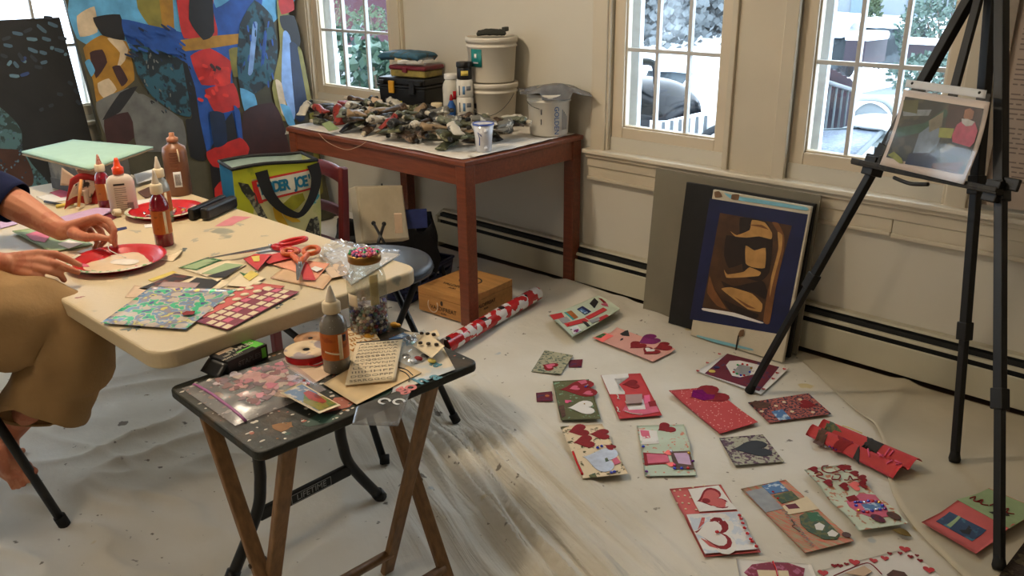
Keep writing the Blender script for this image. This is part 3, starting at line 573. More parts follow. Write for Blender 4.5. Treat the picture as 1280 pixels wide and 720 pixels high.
c = Card([(1021, 714), (1135, 685), (1200, 742), (1080, 775)], 'white', 'white card bordered with small red hearts, closest to the picture edge', None)
for (x, y, w) in ((1029, 717, .028), (1043, 708, .018), (1050, 708, .018), (1068, 704, .03), (1058, 706, .014), (1092, 702, .022), (1106, 699, .022), (1112, 693, .014), (1131, 688, .03), (1138, 697, .016), (1150, 702, .016), (1161, 714, .03), (1125, 693, .014), (1146, 696, .012)): c.H(x, y, x + .5, y + 3, w, 'red' if w > .02 else 'crimson', w)
c.W([(1042, 722), (1075, 708), (1088, 707), (1102, 720)], 'crimson', .003, 'ribbon_line'); c.R([(1056, 718), (1080, 709), (1090, 716), (1080, 722)], 'tan', 'picture_sticker'); c.R([(1108, 720), (1116, 714), (1130, 717), (1136, 724), (1112, 726)], 'brown', 'picture_sticker')
# ================================================================== RED-BROWN WORK TABLE AND WHAT STANDS ON IT
redwood = M('redwood_stain', (112, 56, 33), 0.42, var=.22, scale=6, wave=(1.5, 14, 14), coat=.15)
TZ = 0.74
tx0, tx1, ty0, ty1 = -3.745, -2.466, 2.365, 3.135
t = thing('work_table', 'red-brown stained wooden table along the window wall, heaped with paint tubes', 'table', ((tx0 + tx1) / 2, (ty0 + ty1) / 2, 0.006))
b = MB(); b.span((tx0, ty0, TZ - .022), (tx1, ty1, TZ)); b.build('tabletop', redwood, t, bevel=.004)
b = MB(); ap = .085
b.span((tx0 + .02, ty0 + .014, TZ - .022 - ap), (tx1 - .02, ty0 + .034, TZ - .022)); b.span((tx0 + .02, ty1 - .034, TZ - .022 - ap), (tx1 - .02, ty1 - .014, TZ - .022))
b.span((tx0 + .014, ty0 + .034, TZ - .022 - ap), (tx0 + .034, ty1 - .034, TZ - .022)); b.span((tx1 - .034, ty0 + .034, TZ - .022 - ap), (tx1 - .014, ty1 - .034, TZ - .022)); b.build('apron', redwood, t, bevel=.002)
for lx in (tx0 + .036, tx1 - .036):
    for ly in (ty0 + .036, ty1 - .036):
        b = MB(); b.span((lx - .029, ly - .029, .006), (lx + .029, ly + .029, TZ - .022)); b.build('leg', redwood, t, bevel=.004)
# white cloth spread over the top, hanging a little at the front right and at the left end
sheet_m = M('table_sheet', (222, 216, 206), .85, var=.06, scale=14, bump=.3, bscale=40, spec=.1)
def tsheet(u, v):
    x = -3.79 + u * 1.285; y = 2.385 + v * .735 + .012 * noise.noise((u * 7, v * 3, 2)) * (1 - v)
    if u > .93: x -= .015 * noise.noise((v * 9, 0, 7))
    z = TZ + .004 + .0025 * noise.noise((x * 9, y * 9, 1))
    if x < tx0 - .005: z -= (tx0 - .005 - x) * 1.2
    return (x, y, z)
b = MB(); b.sheet(tsheet, 70, 40, th=.0012); tag(b.build('table_sheet', sheet_m), 'white paint-spotted sheet spread under the tubes on the red-brown table', 'sheet')
b = MB()
b.sheet(lambda u, v: (-2.530 + .045 * u + .01 * noise.noise((u * 4, v * 7, 3)), 2.44 + .50 * v, TZ + .0078 - .0 * u + .004 * noise.noise((u * 3, v * 8, 4))), 10, 20, th=.001)
tag(b.build('cloth_scrap', sheet_m), 'frayed white cloth edge at the right end of the red-brown table', 'cloth')
b = MB(); pth = smooth_path([Y(398, 166, ty0 - .002), Y(410, 178, ty0 - .006), Y(432, 187, ty0 - .008), Y(448, 183, ty0 - .006), Y(458, 177, ty0 - .002)], 6); b.tube(pth, .0011, 5)
tag(b.build('string', PAPER['tan']), 'thin loose string looping down over the table edge', 'string')

TOPZ = TZ + .008
plastic_w = M('bucket_white', (214, 206, 190), .4, var=.04, scale=6)
dkprint = M('bucket_print', (50, 52, 60), .5)
def bucket(name, label, c, r, h, lid=True, group=None):
    t = thing(name, label, 'bucket', c, group); c = V(c)
    b = MB(); b.lathe([(r * .88, 0), (r * .90, .006), (r * .985, h * .80), (r * 1.03, h * .81), (r * 1.03, h * .84), (r * 1.0, h * .845), (r * 1.0, h * .9), (r * 1.04, h * .905), (r * 1.04, h * .925), (r, h * .93), (r, h), (r * .96, h), (r * .96, h * .95), (r * .84, .02)], c, 36); b.build('body', plastic_w, t)
    if lid:
        b = MB(); b.lathe([(r * 1.05, h - .018), (r * 1.06, h - .002), (r * 1.05, h + .006), (r * .97, h + .007), (r * .95, h + .001), (0.001, h + .001)], c, 36); b.lathe([(r * 1.05, h - .018), (r * .99, h - .018)], c, 36, close=False); b.build('lid', plastic_w, t)
    return t
b1 = V((-2.938, 3.018, TOPZ))
t = bucket('paint_bucket', 'lower white bucket of the stacked pair, wire bail hanging down', b1, .118, .205)
b = MB(); hd = (Z(640, 120, .9) - b1); 
pts = [b1 + V((.123 * cos(a), .123 * sin(a), .165 - .10 * sin((a + 2.25) / 2.4 * pi) if True else 0)) for a in [-2.25 + 2.4 * i / 14 for i in range(15)]]
b.tube([p + (V((p.x - b1.x, p.y - b1.y, 0)).normalized() * .004) for p in pts], .0018, 6); b.build('bail', M('wire_grey', (120, 118, 112), .4, metal=.8), t)
dirc = (V((0, 0, 0)) - b1); dirc.z = 0; dirc.normalize(); rt = V((-dirc.y, dirc.x, 0))
def on_cyl(c, r, ang, z):   # ang measured from the side that faces the room
    d = dirc * cos(ang) + rt * sin(ang); return V((c.x, c.y, 0)) + d * r + V((0, 0, c.z + z))
def cyl_label(parent, c, r, a0, a1, z0, z1, mat, name='paper_label', n=10):
    b = MB(); b.sheet(lambda u, v: on_cyl(c, r, a0 + (a1 - a0) * u, z0 + (z1 - z0) * v), n, 2, th=.0004); return b.build(name, mat, parent)
for i, (z0, z1) in enumerate(((.03, .05), (.055, .085), (.095, .12))): cyl_label(t, b1, .1125 + .002 * i, -.86, -.74, z0, z1, dkprint, 'printed_text')
b2 = b1 + V((0, 0, .214))
t = bucket('paint_bucket', 'upper white bucket of the stacked pair with teal label', b2, .118, .20)
tl = cyl_label(t, b2, .1165, -.98, -.42, .075, .155, M('label_teal', (24, 120, 118), .5))
cyl_label(t, b2, .1172, -.78, -.66, .115, .135, PAPER['white'], 'label_emblem'); cyl_label(t, b2, .1172, -.84, -.58, .09, .097, PAPER['silver'], 'label_text')
t = thing('rag_bundle', 'dark paint-caked flat bundle lying on top of the stacked buckets', 'bundle', b2 + V((0, 0, .208)))
dark_cloth = M('caked_rag', (46, 48, 42), .8, var=.4, scale=40, bump=.6, bscale=60)
b = MB(); q0 = b2 + V((0, 0, .208)); b.sheet(lambda u, v: q0 + rt * (.14 * (u - .5)) * -1 + dirc * (.10 * (v - .5)) + V((0, 0, .012 + .02 * sin(pi * min(1, max(0, u))) ** .35 * sin(pi * v) ** .5 + .004 * noise.noise((u * 8, v * 8, 3)))), 20, 14, th=.012); b.build('folded_rag', dark_cloth, t)
b = MB(); b.box(q0 + rt * .066 + V((0, 0, .03)), (.022, .04, .02), .4); b.build('clip', M('clip_dark', (52, 54, 46), .5), t, bevel=.003)

g1 = V((-2.585, 3.025, TOPZ))
t = bucket('paint_bucket', 'white bucket at the right table end with blue vertical lettering', g1, .098, .188, lid=False)
b = MB(); pts = [g1 + dirc * (.102 * cos(a)) + rt * (.102 * sin(a)) + V((0, 0, .155 - .03 * sin((a + 1.5) * 1.2))) for a in [-1.5 + .25 * i for i in range(5)]]; b.tube(pts, .0016, 6); b.build('bail', M('wire_grey'), t)
gold_b = M('lettering_blue', (28, 84, 140), .5)
def cyl_text(parent, s, c, r, ang, z, size, mat, vertical=True):
    d = dirc * cos(ang) + rt * sin(ang); tang = -(dirc * -sin(ang) + rt * cos(ang)) * -1
    o = on_cyl(c, r + .0012, ang, z)
    if vertical: return text(parent, s, o, (0, 0, -1), tang, size, mat)
    return text(parent, s, o, tang, (0, 0, 1), size, mat)
cyl_text(t, 'GOLDEN', g1, .0955, .30, .074, .031, gold_b)
for i in range(4): cyl_label(t, g1, .0955, .62 + .10 * i, .66 + .10 * i, .03, .12 - .01 * i, M('label_faint', (120, 124, 132), .5), 'label_text', 2)
cyl_label(t, g1, .0955, -.46, -.40, .10, .125, dkprint, 'label_text', 2); cyl_label(t, g1, .0955, -.46, -.42, .055, .08, dkprint, 'label_text', 2)
film = clear_mat('grey_film', (150, 152, 156), .12, .35, .2)
b = MB(); 
b.sheet(lambda u, v: g1 + rt * (.32 * (u - .42)) + dirc * (.20 * (v - .45)) + V((0, 0, .196 + .03 * sin(pi * u) * sin(pi * v) + .010 * noise.noise((u * 6, v * 5, 2)) - .05 * max(0, u - .72) - (.05 * max(0, v - .72) * 2 if .3 < u < .7 else 0))), 26, 20, th=.001)
tag(b.build('plastic_bag', M('smoke_plastic', (112, 112, 114), .25, var=.35, scale=18, alpha=.88, spec=.6)), 'smoky grey plastic bag lying over the mouth of the lettered bucket', 'plastic bag')
b = MB(); b.sheet(lambda u, v: Z(655, 137, TOPZ + .02) + rt * (.13 * (u - .5)) + dirc * (.13 * (v - .5)) + V((0, 0, .02 + .045 * sin(pi * u) * sin(pi * v) + .02 * noise.noise((u * 5, v * 5, 8)))), 18, 14, th=.002)
tag(b.build('plastic_bag', M('smoke_plastic')), 'crumpled smoky plastic bag between the stacked buckets and the lettered bucket', 'plastic bag')

# toolbox with two cases on top
tbo = V((-3.48, 2.985, TOPZ)); TB = Matrix.Rotation(radians(10), 3, 'Z')
blackp = M('black_plastic', (20, 20, 21), .38, var=.3, scale=15)
t = thing('toolbox', 'black plastic toolbox with yellow latch and spec sticker', 'toolbox', tbo)
def tb(c): return tbo + TB @ V(c)
w, d, h = .305, .20, .205
b = MB(); z = [0, .012, .135]
for zz0, zz1, s0, s1 in ((0, .15, .94, 1.0),):
    vs = []
    for zz, s in ((zz0, s0), (zz1, s1)): vs += [tb((x * w / 2 * s, y * d / 2 * s, zz)) for x, y in ((-1, -1), (1, -1), (1, 1), (-1, 1))]
    b.add(vs, [(3, 2, 1, 0), (4, 5, 6, 7), (0, 1, 5, 4), (1, 2, 6, 5), (2, 3, 7, 6), (3, 0, 4, 7)])
b.build('body', blackp, t, bevel=.006)
b = MB(); b.box(tb((0, 0, .158)), (w + .016, d + .016, .014), TB); b.box(tb((0, 0, .183)), (w, d, .036), TB); b.build('lid', blackp, t, bevel=.007)
for sx, mt in ((-.055, M('latch_yellow', (206, 150, 38), .4)), (.08, blackp)):
    b = MB(); b.box(tb((sx, -d / 2 - .012, .155)), (.034, .012, .062), TB); b.build('latch', mt, t, bevel=.003)
b = MB(); b.box(tb((-.12, -d / 2 - .01, .178)), (.04, .02, .02), TB); b.box(tb((.12, -d / 2 - .01, .178)), (.04, .02, .02), TB); b.build('lid_corner', blackp, t, bevel=.003)
b = MB(); b.box(tb((-.03, -d / 2 * .975 - .002, .055)), (.062, .0025, .06), TB); sk = b.build('sticker', PAPER['grey'], t)
b = MB(); b.box(tb((-.03, -d / 2 * .975 - .0036, .075)), (.062, .001, .02), TB); b.build('sticker_band', M('sticker_yellow', (206, 196, 60), .5), sk)
t = thing('organizer_case', 'dark red lidded case with yellowish clear tray on the toolbox', 'case', tb((.03, 0, h)))
b = MB(); b.box(tb((.03, -.005, .222)), (.225, .15, .034), TB); b.build('tray', M('case_clear', (140, 124, 60), .3, var=.5, scale=30), t, bevel=.006)
b = MB(); b.box(tb((.03, -.005, .250)), (.24, .165, .022), TB); b.build('lid', M('case_red', (104, 24, 36), .35, var=.2), t, bevel=.008)
b = MB(); b.box(tb((.02, -.09, .240)), (.03, .008, .024), TB); b.build('latch', M('case_red'), t, bevel=.002)
t = thing('zip_case', 'dusty blue flat case lying on the dark red case', 'case', tb((-.05, 0, .262)))
b = MB(); b.sheet(lambda u, v: tb((-.14 + .235 * u, .065 - .14 * v, .272 + .028 * (sin(pi * min(.999, max(.001, u))) ** .12) * (sin(pi * min(.999, max(.001, v))) ** .12) + .003 * noise.noise((u * 6, v * 6, 0)))), 22, 16, th=.03); b.build('body', M('case_blue', (48, 92, 116), .6, rgb2=(60, 66, 56), thr=.58, scale=25), t)
# bag of tubes on the cases
t = thing('tube_bag', 'clear bag of white tubes slumped on the blue and red cases', 'bag', tb((.06, -.05, .27)))
for i, (x, y, z, a, mt) in enumerate(((.0, -.06, .289, .5, 'cream'), (.03, -.075, .279, .35, 'white'), (.075, -.07, .277, .1, 'white'), (.02, -.035, .303, .45, 'cream'))):
    b = MB(); b.tube([tb((x - .05 * cos(a), y - .05 * sin(a), z)), tb((x + .045 * cos(a), y + .045 * sin(a), z + .004))], [.011, .013], 10); b.build('tube', PAPER[mt], t)
b = MB(); b.box(tb((-.01, -.085, .289)), (.02, .012, .012), TB); b.build('tube_cap', PAPER['yellow'], t, bevel=.002)
b = MB(); b.sheet(lambda u, v: tb((-.06 + .22 * u, -.015 - .085 * v, .297 + .012 * sin(pi * u) - .03 * v * v + .006 * noise.noise((u * 5, v * 5, 1)))), 16, 10); b.build('bag_film', clear_mat('bag_film', (250, 250, 248), .12, .12, .2), t)

# spray bottle, jar stack, small jar, blue squeeze bottle, mug
def lathe_thing(name, label, cat, c, prof, mat, n=24, group=None, sx=1, sy=1):
    t = thing(name, label, cat, c, group); b = MB(); b.lathe(prof, c, n, sx=sx, sy=sy); b.build('body', mat, t); return t
c0 = V((-3.15, 2.945, TOPZ)); t = lathe_thing('plastic_bottle', 'cloudy white plastic bottle between the toolbox and the jar stack', 'bottle', c0, [(.038, 0), (.042, .004), (.043, .17), (.040, .19), (.028, .212), (.028, .218)], M('cloudy_plastic', (206, 202, 190), .4, var=.08, scale=12))
b = MB(); b.lathe([(.032, .214), (.034, .218), (.034, .236), (.030, .24), (.001, .24)], c0, 20); b.build('lid', PAPER['white'], t)
cyl_label(t, c0, .0437, .2, .6, .12, .16, M('label_red', (190, 30, 40), .5))
c0 = V((-2.968, 2.862, TOPZ)); t = thing('jar_stack', 'screwed-together stack of white medium jars with a black jar on top', 'jar', c0)
for i in range(3):
    z = .078 * i; b = MB(); b.lathe([(.038, z), (.0395, z + .003), (.0395, z + .068), (.037, z + .071), (.037, z + .078)], c0, 28); q = b.build('jar', M('jar_white', (216, 210, 198), .4), t)
    cyl_label(q, c0, .0400, -.25, .05, z + .012, z + .05, M('label_blue', (90, 130, 170), .5), 'label_band', 4); cyl_label(q, c0, .0400, .2, .8, z + .03, z + .05, M('label_faint'), 'label_text', 6); cyl_label(q, c0, .0400, -.75, -.6, z + .008, z + .052, dkprint, 'label_text', 4)
b = MB(); b.lathe([(.034, .235), (.035, .239), (.035, .286), (.032, .292)], c0, 28); q = b.build('small_jar', blackp, t); cyl_label(q, c0, .0355, -.45, .55, .254, .276, PAPER['yellow'], 'label_band'); b = MB(); b.lathe([(.037, .290), (.038, .294), (.038, .311), (.036, .314), (.001, .314)], c0, 28); b.build('cap', blackp, q)
c0 = V((-3.245, 2.93, TOPZ)); t = lathe_thing('small_jar', 'small dark jar with a cream lid in front of the toolbox', 'jar', c0, [(.026, 0), (.027, .003), (.027, .056), (.024, .06)], M('jar_amber', (74, 66, 50), .3)); b = MB(); b.lathe([(.0275, .058), (.029, .062), (.029, .088), (.027, .091), (.001, .091)], c0, 20); b.build('lid', PAPER['cream'], t); cyl_label(t, c0, .0275, -.6, .6, .01, .045, PAPER['tan'])
c0 = Z(566, 152, TOPZ); c0 = V((-3.062, 2.86, TOPZ)); t = lathe_thing('squeeze_bottle', 'blue squeeze bottle with a red tip before the cloudy bottle', 'bottle', c0, [(.021, 0), (.022, .004), (.021, .10), (.008, .128), (.008, .13)], M('bottle_blue', (36, 84, 150), .35), 16); b = MB(); b.lathe([(.009, .128), (.010, .132), (.006, .15), (.003, .156)], c0, 12); b.build('tip', M('tip_red', (170, 28, 32), .4), t); cyl_label(t, c0, .0225, -.6, .6, .03, .06, PAPER['silver'])
c0 = V((-2.535, 2.545, TOPZ)); t = thing('mug', 'white mug with blue flower sketch and blue rim at the pile edge', 'mug', c0)
b = MB(); b.lathe([(.030, 0), (.033, .003), (.037, .06), (.045, .118), (.042, .118), (.034, .06), (.029, .01)], c0, 32); b.build('body', M('glazed_white', (206, 206, 210), .2, coat=.5), t)
b = MB(); b.lathe([(.0455, .112), (.0462, .119), (.042, .1195), (.0415, .113)], c0, 32, close=False); b.build('rim', M('glaze_blue', (70, 90, 160), .25), t)
b = MB(); b.tube([on_cyl(c0, .036 + .004 * k, a, z) for k, a, z in ((0, -.5, .03), (.2, -.45, .06), (1, -.6, .085), (1.4, -.2, .07))], .0022, 6); b.build('sketch_line', M('glaze_blue'), t)
for z, rr in ((.02, .036), (.092, .043)):
    b = MB(); p = on_cyl(c0, rr, .25, z); b.tube([p, p + dirc * .016], [.009, .007], 10); b.build('handle_stub', M('glazed_white'), t)
for i, (px, py) in enumerate(((566, 143), (577, 149))):
    c0 = Z(px, py, TOPZ + .03); b = MB(); b.lathe([(.024, 0), (.026, .005), (.022, .04), (.012, .05), (.001, .05)], (c0.x, c0.y, TOPZ), 16); tag(b.build('bottle_cap', M('cap_navy', (24, 44, 74), .4)), ('navy blue cap lying left in front of the blue squeeze bottle', 'navy blue cap lying right in front of the jar stack')[i], 'cap')

# ---- heap of crumpled paint tubes: dropped one by one onto a height grid
tube_cols = {'umber': (66, 50, 36), 'olive': (70, 72, 50), 'grey': (112, 110, 102), 'white': (200, 194, 180), 'dark': (36, 36, 36), 'red': (140, 44, 34), 'green': (104, 108, 90), 'tan': (146, 122, 92), 'slate': (70, 72, 72)}
TM = {k: M('tube_' + k, v, .45, var=.5, scale=28, rgb2=(tuple(min(255, int(c * 1.5 + 40)) for c in v) if k in ('umber', 'olive', 'dark', 'grey') else tuple(int(c * .45) for c in v)), thr=.6, bump=.5, bscale=70, metal=.15) for k, v in tube_cols.items()}
capm = [M('tube_cap_dark', (30, 30, 30), .5, var=.4), M('tube_cap_pale', (190, 180, 160), .5, var=.15)]
GX0, GY0, GS = -3.75, 2.36, .012
HG = {}
blk = [((-3.48, 2.985), .175, .125), ((-2.938, 3.018), .13, .13), ((-2.585, 3.025), .11, .11), ((-3.15, 2.945), .05, .05), ((-2.968, 2.862), .048, .048), ((-3.245, 2.93), .036, .036), ((-3.062, 2.86), .03, .03), ((-2.535, 2.545), .056, .056)]
def tube_proto(k):
    rnd = random.Random(k); L_ = rnd.uniform(.085, .145); W_ = rnd.uniform(.036, .056); b = MB(); cr = rnd.uniform(.2, .6); s1 = rnd.uniform(0, 9)
    def fn(u, a):
        ang = 2 * pi * a; fl = (1 - u) ** .9
        ww = W_ / 2 * (1.0 - .05 * u) * (1 + .25 * noise.noise((u * 4, s1, 0))); hh = W_ / 2 * (.16 + .62 * (u ** .8)) * (1 + .35 * noise.noise((u * 5, ang, s1)))
        if u > .97: ww *= .8; hh *= .8
        bend = .012 * sin(u * 3 + s1) * cr
        return V((-L_ / 2 + L_ * u, ww * cos(ang) + bend, max(.0, hh + hh * sin(ang)) + .006 * cr * noise.noise((u * 4, s1, 3)) + .001))
    vs = []; n = 12; m_ = 10
    for i in range(m_ + 1): vs += [fn(i / m_, j / n) for j in range(n)]
    fs = [(i * n + j, i * n + (j + 1) % n, (i + 1) * n + (j + 1) % n, (i + 1) * n + j) for i in range(m_) for j in range(n)] + [tuple(range(n - 1, -1, -1)), tuple(m_ * n + j for j in range(n))]
    b.add(vs, fs, 0, True)
    zc = W_ / 2 * .74
    cb = MB(); cb.tube([(L_ / 2 - .002, 0, zc), (L_ / 2 + .006, 0, zc), (L_ / 2 + .007, 0, zc), (L_ / 2 + .022, 0, zc)], [.007, .007, .0105, .009], 8, smooth=False)
    return b, cb, L_, W_
keys = list(tube_cols)
protos = []
for k in range(14): protos.append(tube_proto(k))
proto_obj = {}
def tube_at(i, k, ck, x, y, a, z, tilt, roll, label):
    key = (k, ck)
    if key not in proto_obj:
        bb, cb, _, _ = protos[k]; me = bb.build('paint_tube', TM[ck], local=True); cp = cb.build('tube_cap', capm[(k + keys.index(ck)) % 2], me, local=True); o = me; proto_obj[key] = o
    else: o = copy_tree(proto_obj[key])
    o.rotation_euler = (roll, tilt, a); o.location = (x, y, z); tag(o, label, 'paint tube', 'paint tubes heaped on the red-brown table')
    return o
labels = {'umber': 'crumpled brown-smeared paint tube in the heap', 'olive': 'crumpled olive-smeared paint tube in the heap', 'grey': 'crumpled grey metal paint tube in the heap', 'white': 'crumpled whitish paint tube in the heap', 'dark': 'crumpled blackened paint tube in the heap', 'red': 'crumpled rust-red paint tube in the heap', 'green': 'crumpled grey-green paint tube in the heap', 'tan': 'crumpled tan paint tube in the heap', 'slate': 'crumpled slate-grey paint tube in the heap'}
rnd = random.Random(11); placed = 0
def cells(x, y, a, L_, W_):
    ca, sa = cos(a), sin(a); out = []
    nl, nw = max(3, int(L_ / GS) + 1), max(2, int(W_ / GS) + 1)
    for i in range(nl + 1):
        for j in range(nw + 1):
            l, w_ = -L_ / 2 + L_ * i / nl, -W_ / 2 + W_ * j / nw
            out.append((l, int((x + l * ca - w_ * sa - GX0) / GS), int((y + l * sa + w_ * ca - GY0) / GS)))
    return out
tries = 0
while placed < 297 and tries < 20000:
    tries += 1
    x = rnd.uniform(-3.68, -2.56); y = rnd.triangular(2.405, 3.03, 2.48); k = rnd.randrange(14); a = rnd.uniform(0, 2 * pi)
    if x > -2.78 and y > 2.9: continue
    if x > -2.62 and (y < 2.62 or y > 2.86): continue
    if x < -3.62 and y > 2.80: continue
    _, _, L_, W_ = protos[k]; LL = L_ + .022; bad = False
    for (cx, cy), rx, ry in blk:
        for l in (-.5, -.25, 0, .25, .5):
            px, py = x + cos(a) * LL * l, y + sin(a) * LL * l
            if abs(px - cx) < rx + W_ / 2 and abs(py - cy) < ry + W_ / 2: bad = True
    for l in (-.5, .5):
        px, py = x + cos(a) * LL * l, y + sin(a) * LL * l
        if not (-3.73 < px < -2.50 and 2.378 < py < 3.10): bad = True
    if bad: continue
    cs = cells(x, y, a, LL, W_ * .9)
    hb = [HG.get((i, j), 0) for l, i, j in cs if l < 0]; hf = [HG.get((i, j), 0) for l, i, j in cs if l >= 0]
    zb, zf = max(hb), max(hf)
    if max(zb, zf) > .088: continue
    tilt = math.atan2(zb - zf, LL * .7); tilt = max(-.35, min(.35, tilt))
    zc = max((zb + zf) / 2, max(zb, zf) - abs(math.sin(tilt)) * LL * .35) + .001
    # whitish tubes towards the front left, dark ones to the right and back
    wts = [3.2, 1.6, 2.2, 2.8 if x < -2.9 else 1.4, 3.2 if y > 2.62 or x > -2.8 else 1.5, 1.2, 1.0, 2.2, .9]
    ck = rnd.choices(keys, wts)[0]
    tube_at(placed, k, ck, x, y, a, TZ + .006 + zc, tilt, rnd.uniform(-.1, .1), labels[ck]); placed += 1
    for l, i, j in cs:
        hh = zc - l * math.tan(tilt) + W_ * (.20 + .55 * (l / LL + .5)) * .9
        HG[(i, j)] = max(HG.get((i, j), 0), hh)
# a few pieces that stand out
for px, py, ck, k, a, lab in ((412, 147, 'white', 3, .35, 'large white paint tube at the left end of the heap'), (690, 162, 'red', 5, 3.5, 'fat rust-red paint tube lying clear of the heap before the lettered bucket')):
    p = Z(px, py, TOPZ + .02); tube_at(0, k, ck, p.x, p.y, a, TOPZ + (.05 if ck == 'white' else .004), 0, 0, lab)
# cards / scraps standing in the heap
for i, (poly, mt, lab) in enumerate((([(459, 139), (465, 121), (478, 125), (474, 141)], 'tan', 'stained tan card scrap standing up in the tube heap'), ([(432, 133), (443, 133), (442, 143), (433, 143)], 'brown', 'dark brown card scrap standing at the back of the heap'), ([(402, 155), (412, 151), (424, 161), (411, 164)], 'sage', 'pale green paper scrap at the left end of the heap'))):
    d0 = (Z(poly[0][0], poly[0][1], TOPZ + .05) - CAM).dot(_fwd); ps = [D(x, y, d0 + (.03 if k in (1, 2) else 0)) for k, (x, y) in enumerate(poly)]
    n = (ps[1] - ps[0]).cross(ps[3] - ps[0]).normalized() * .0012; b = MB(); b.add([q + n for q in ps] + [q - n for q in ps], [(0, 1, 2, 3), (7, 6, 5, 4), (0, 4, 5, 1), (1, 5, 6, 2), (2, 6, 7, 3), (3, 7, 4, 0)]); tag(b.build('card_scrap', PAPER[mt]), lab, 'scrap')

# ================================================================== UNDER AND BEHIND THE TABLE
pine = M('wine_box_pine', (176, 124, 66), .6, var=.16, scale=5, wave=(1, 10, 10))
wa, wb_, wc = Z(524, 389, .006), Z(583, 407.5, .006), Z(634.5, 378, .006)
ex = (wb_ - wa); ex.z = 0; Lx = ex.length; ex.normalize(); ey = V((-ex.y, ex.x, 0)); Ly = (wc - wb_).dot(ey); hB = .112
t = thing('wooden_box', 'pale wooden wine crate with stamped black lettering under the table', 'box', wa)
Rb = Matrix((ex, ey, V((0, 0, 1)))).transposed(); cB = wa + ex * Lx / 2 + ey * Ly / 2
zb = max(cloth_h(wa.x, wa.y), cloth_h(wc.x, wc.y), cloth_h(cB.x, cB.y)) + .001
b = MB(); b.box(V((cB.x, cB.y, zb + .04)), (Lx, Ly, .08), Rb); b.build('body', pine, t, bevel=.002)
b = MB(); b.box(V((cB.x, cB.y, zb + .097)), (Lx, Ly, .031), Rb); b.build('lid', pine, t, bevel=.002)
ink = M('stamp_ink', (52, 38, 26), .7, var=.2)
ct = V((cB.x, cB.y, zb + .113)); ring = [ct + ey * .035 + ex * (.055 * cos(a)) + ey * (.045 * sin(a)) for a in [pi * .15 + 2 * pi * .86 * i / 24 - 1.2 for i in range(25)]]
b = MB(); b.tube(ring, .004, 6, flat=.25); b.tube([ct + ey * .035 + ex * (.03 * cos(a)) + ey * (.025 * sin(a)) for a in [2 * pi * i / 18 for i in range(18)]], .0025, 6, flat=.3, closed=True); b.build('stamped_wreath', ink, t)
text(t, 'VALDIFREAT', ct - ey * .06, ex, ey, .030, ink); text(t, 'ALBA', ct - ey * .09, ex, ey, .018, ink)
fr = V((cB.x, cB.y, 0)) - ey * (Ly / 2 + .0008)
text(t, 'VALDIFREAT', fr + V((0, 0, zb + .034)) + ex * .01, ex, (0, 0, 1), .028, ink); text(t, 'ALBA', fr + V((0, 0, zb + .014)) + ex * .01, ex, (0, 0, 1), .014, ink)
b = MB(); b.ball(fr + V((0, 0, zb + .062)) , (.008, .001, .012), n=8, rot=Rb); b.build('stamped_crest', ink, t)
b = MB(); b.tube([fr - ex * (.05) - ey * .004 + ex * (.03 * cos(a)) + V((0, 0, zb + .045 + .034 * sin(a))) for a in [radians(150) + radians(240) * i / 12 for i in range(13)]], .0025, 6); b.build('rope_handle', PAPER['tan'], t)
sd = V((cB.x, cB.y, 0)) + ex * (Lx / 2 + .0008); text(t, 'VALDIFREAT', sd + V((0, 0, zb + .052)) - ey * .03, ey, (0, 0, 1), .024, ink); text(t, 'ALBA', sd + V((0, 0, zb + .032)) - ey * .03, ey, (0, 0, 1), .013, ink)

# roll of gift wrap
ra, rb = Z(556, 436, .04), Z(671, 369.5, .04)
wrap = bpy.data.materials.new('gift_wrap'); MATS['gift_wrap'] = wrap; wrap.use_nodes = True; nt = wrap.node_tree; bs = nt.nodes['Principled BSDF']; N = nt.nodes.new; L = nt.links.new
tcn = N('ShaderNodeTexCoord'); chk = N('ShaderNodeTexVoronoi'); chk.distance = 'CHEBYCHEV'; chk.inputs['Scale'].default_value = 30; L(tcn.outputs['Object'], chk.inputs['Vector'])
rp = N('ShaderNodeValToRGB'); rp.color_ramp.interpolation = 'CONSTANT'; els = rp.color_ramp.elements; els[0].color = lin((176, 34, 36)); els[1].position = .38; els[1].color = lin((214, 206, 202)); e3 = els.new(.76); e3.color = lin((44, 36, 38)); e4 = els.new(.86); e4.color = lin((168, 30, 34))
sep = N('ShaderNodeSeparateColor'); L(chk.outputs['Color'], sep.inputs[0]); L(sep.outputs[0], rp.inputs['Fac']); L(rp.outputs['Color'], bs.inputs['Base Color']); bs.inputs['Roughness'].default_value = .22
rr_ = .033; zz = max(cloth_h(*ra.lerp(rb, k / 8).to_2d()) for k in range(9)) + rr_ + .001; ra.z = rb.z = zz
t = thing('gift_wrap_roll', 'long roll of red, white and black gift wrap lying on the drop cloth', 'gift wrap roll', (ra + rb) / 2)
b = MB(); b.tube([ra, rb], rr_, 24, caps=False); ax = (rb - ra).normalized(); b.tube([rb, ra], rr_ - .004, 24, caps=False); b.build('paper', wrap, t)
b = MB(); b.tube([rb - ax * .004, ra + ax * .03], rr_ - .0045, 20); b.build('core', M('roll_core', (60, 44, 38), .8), t)
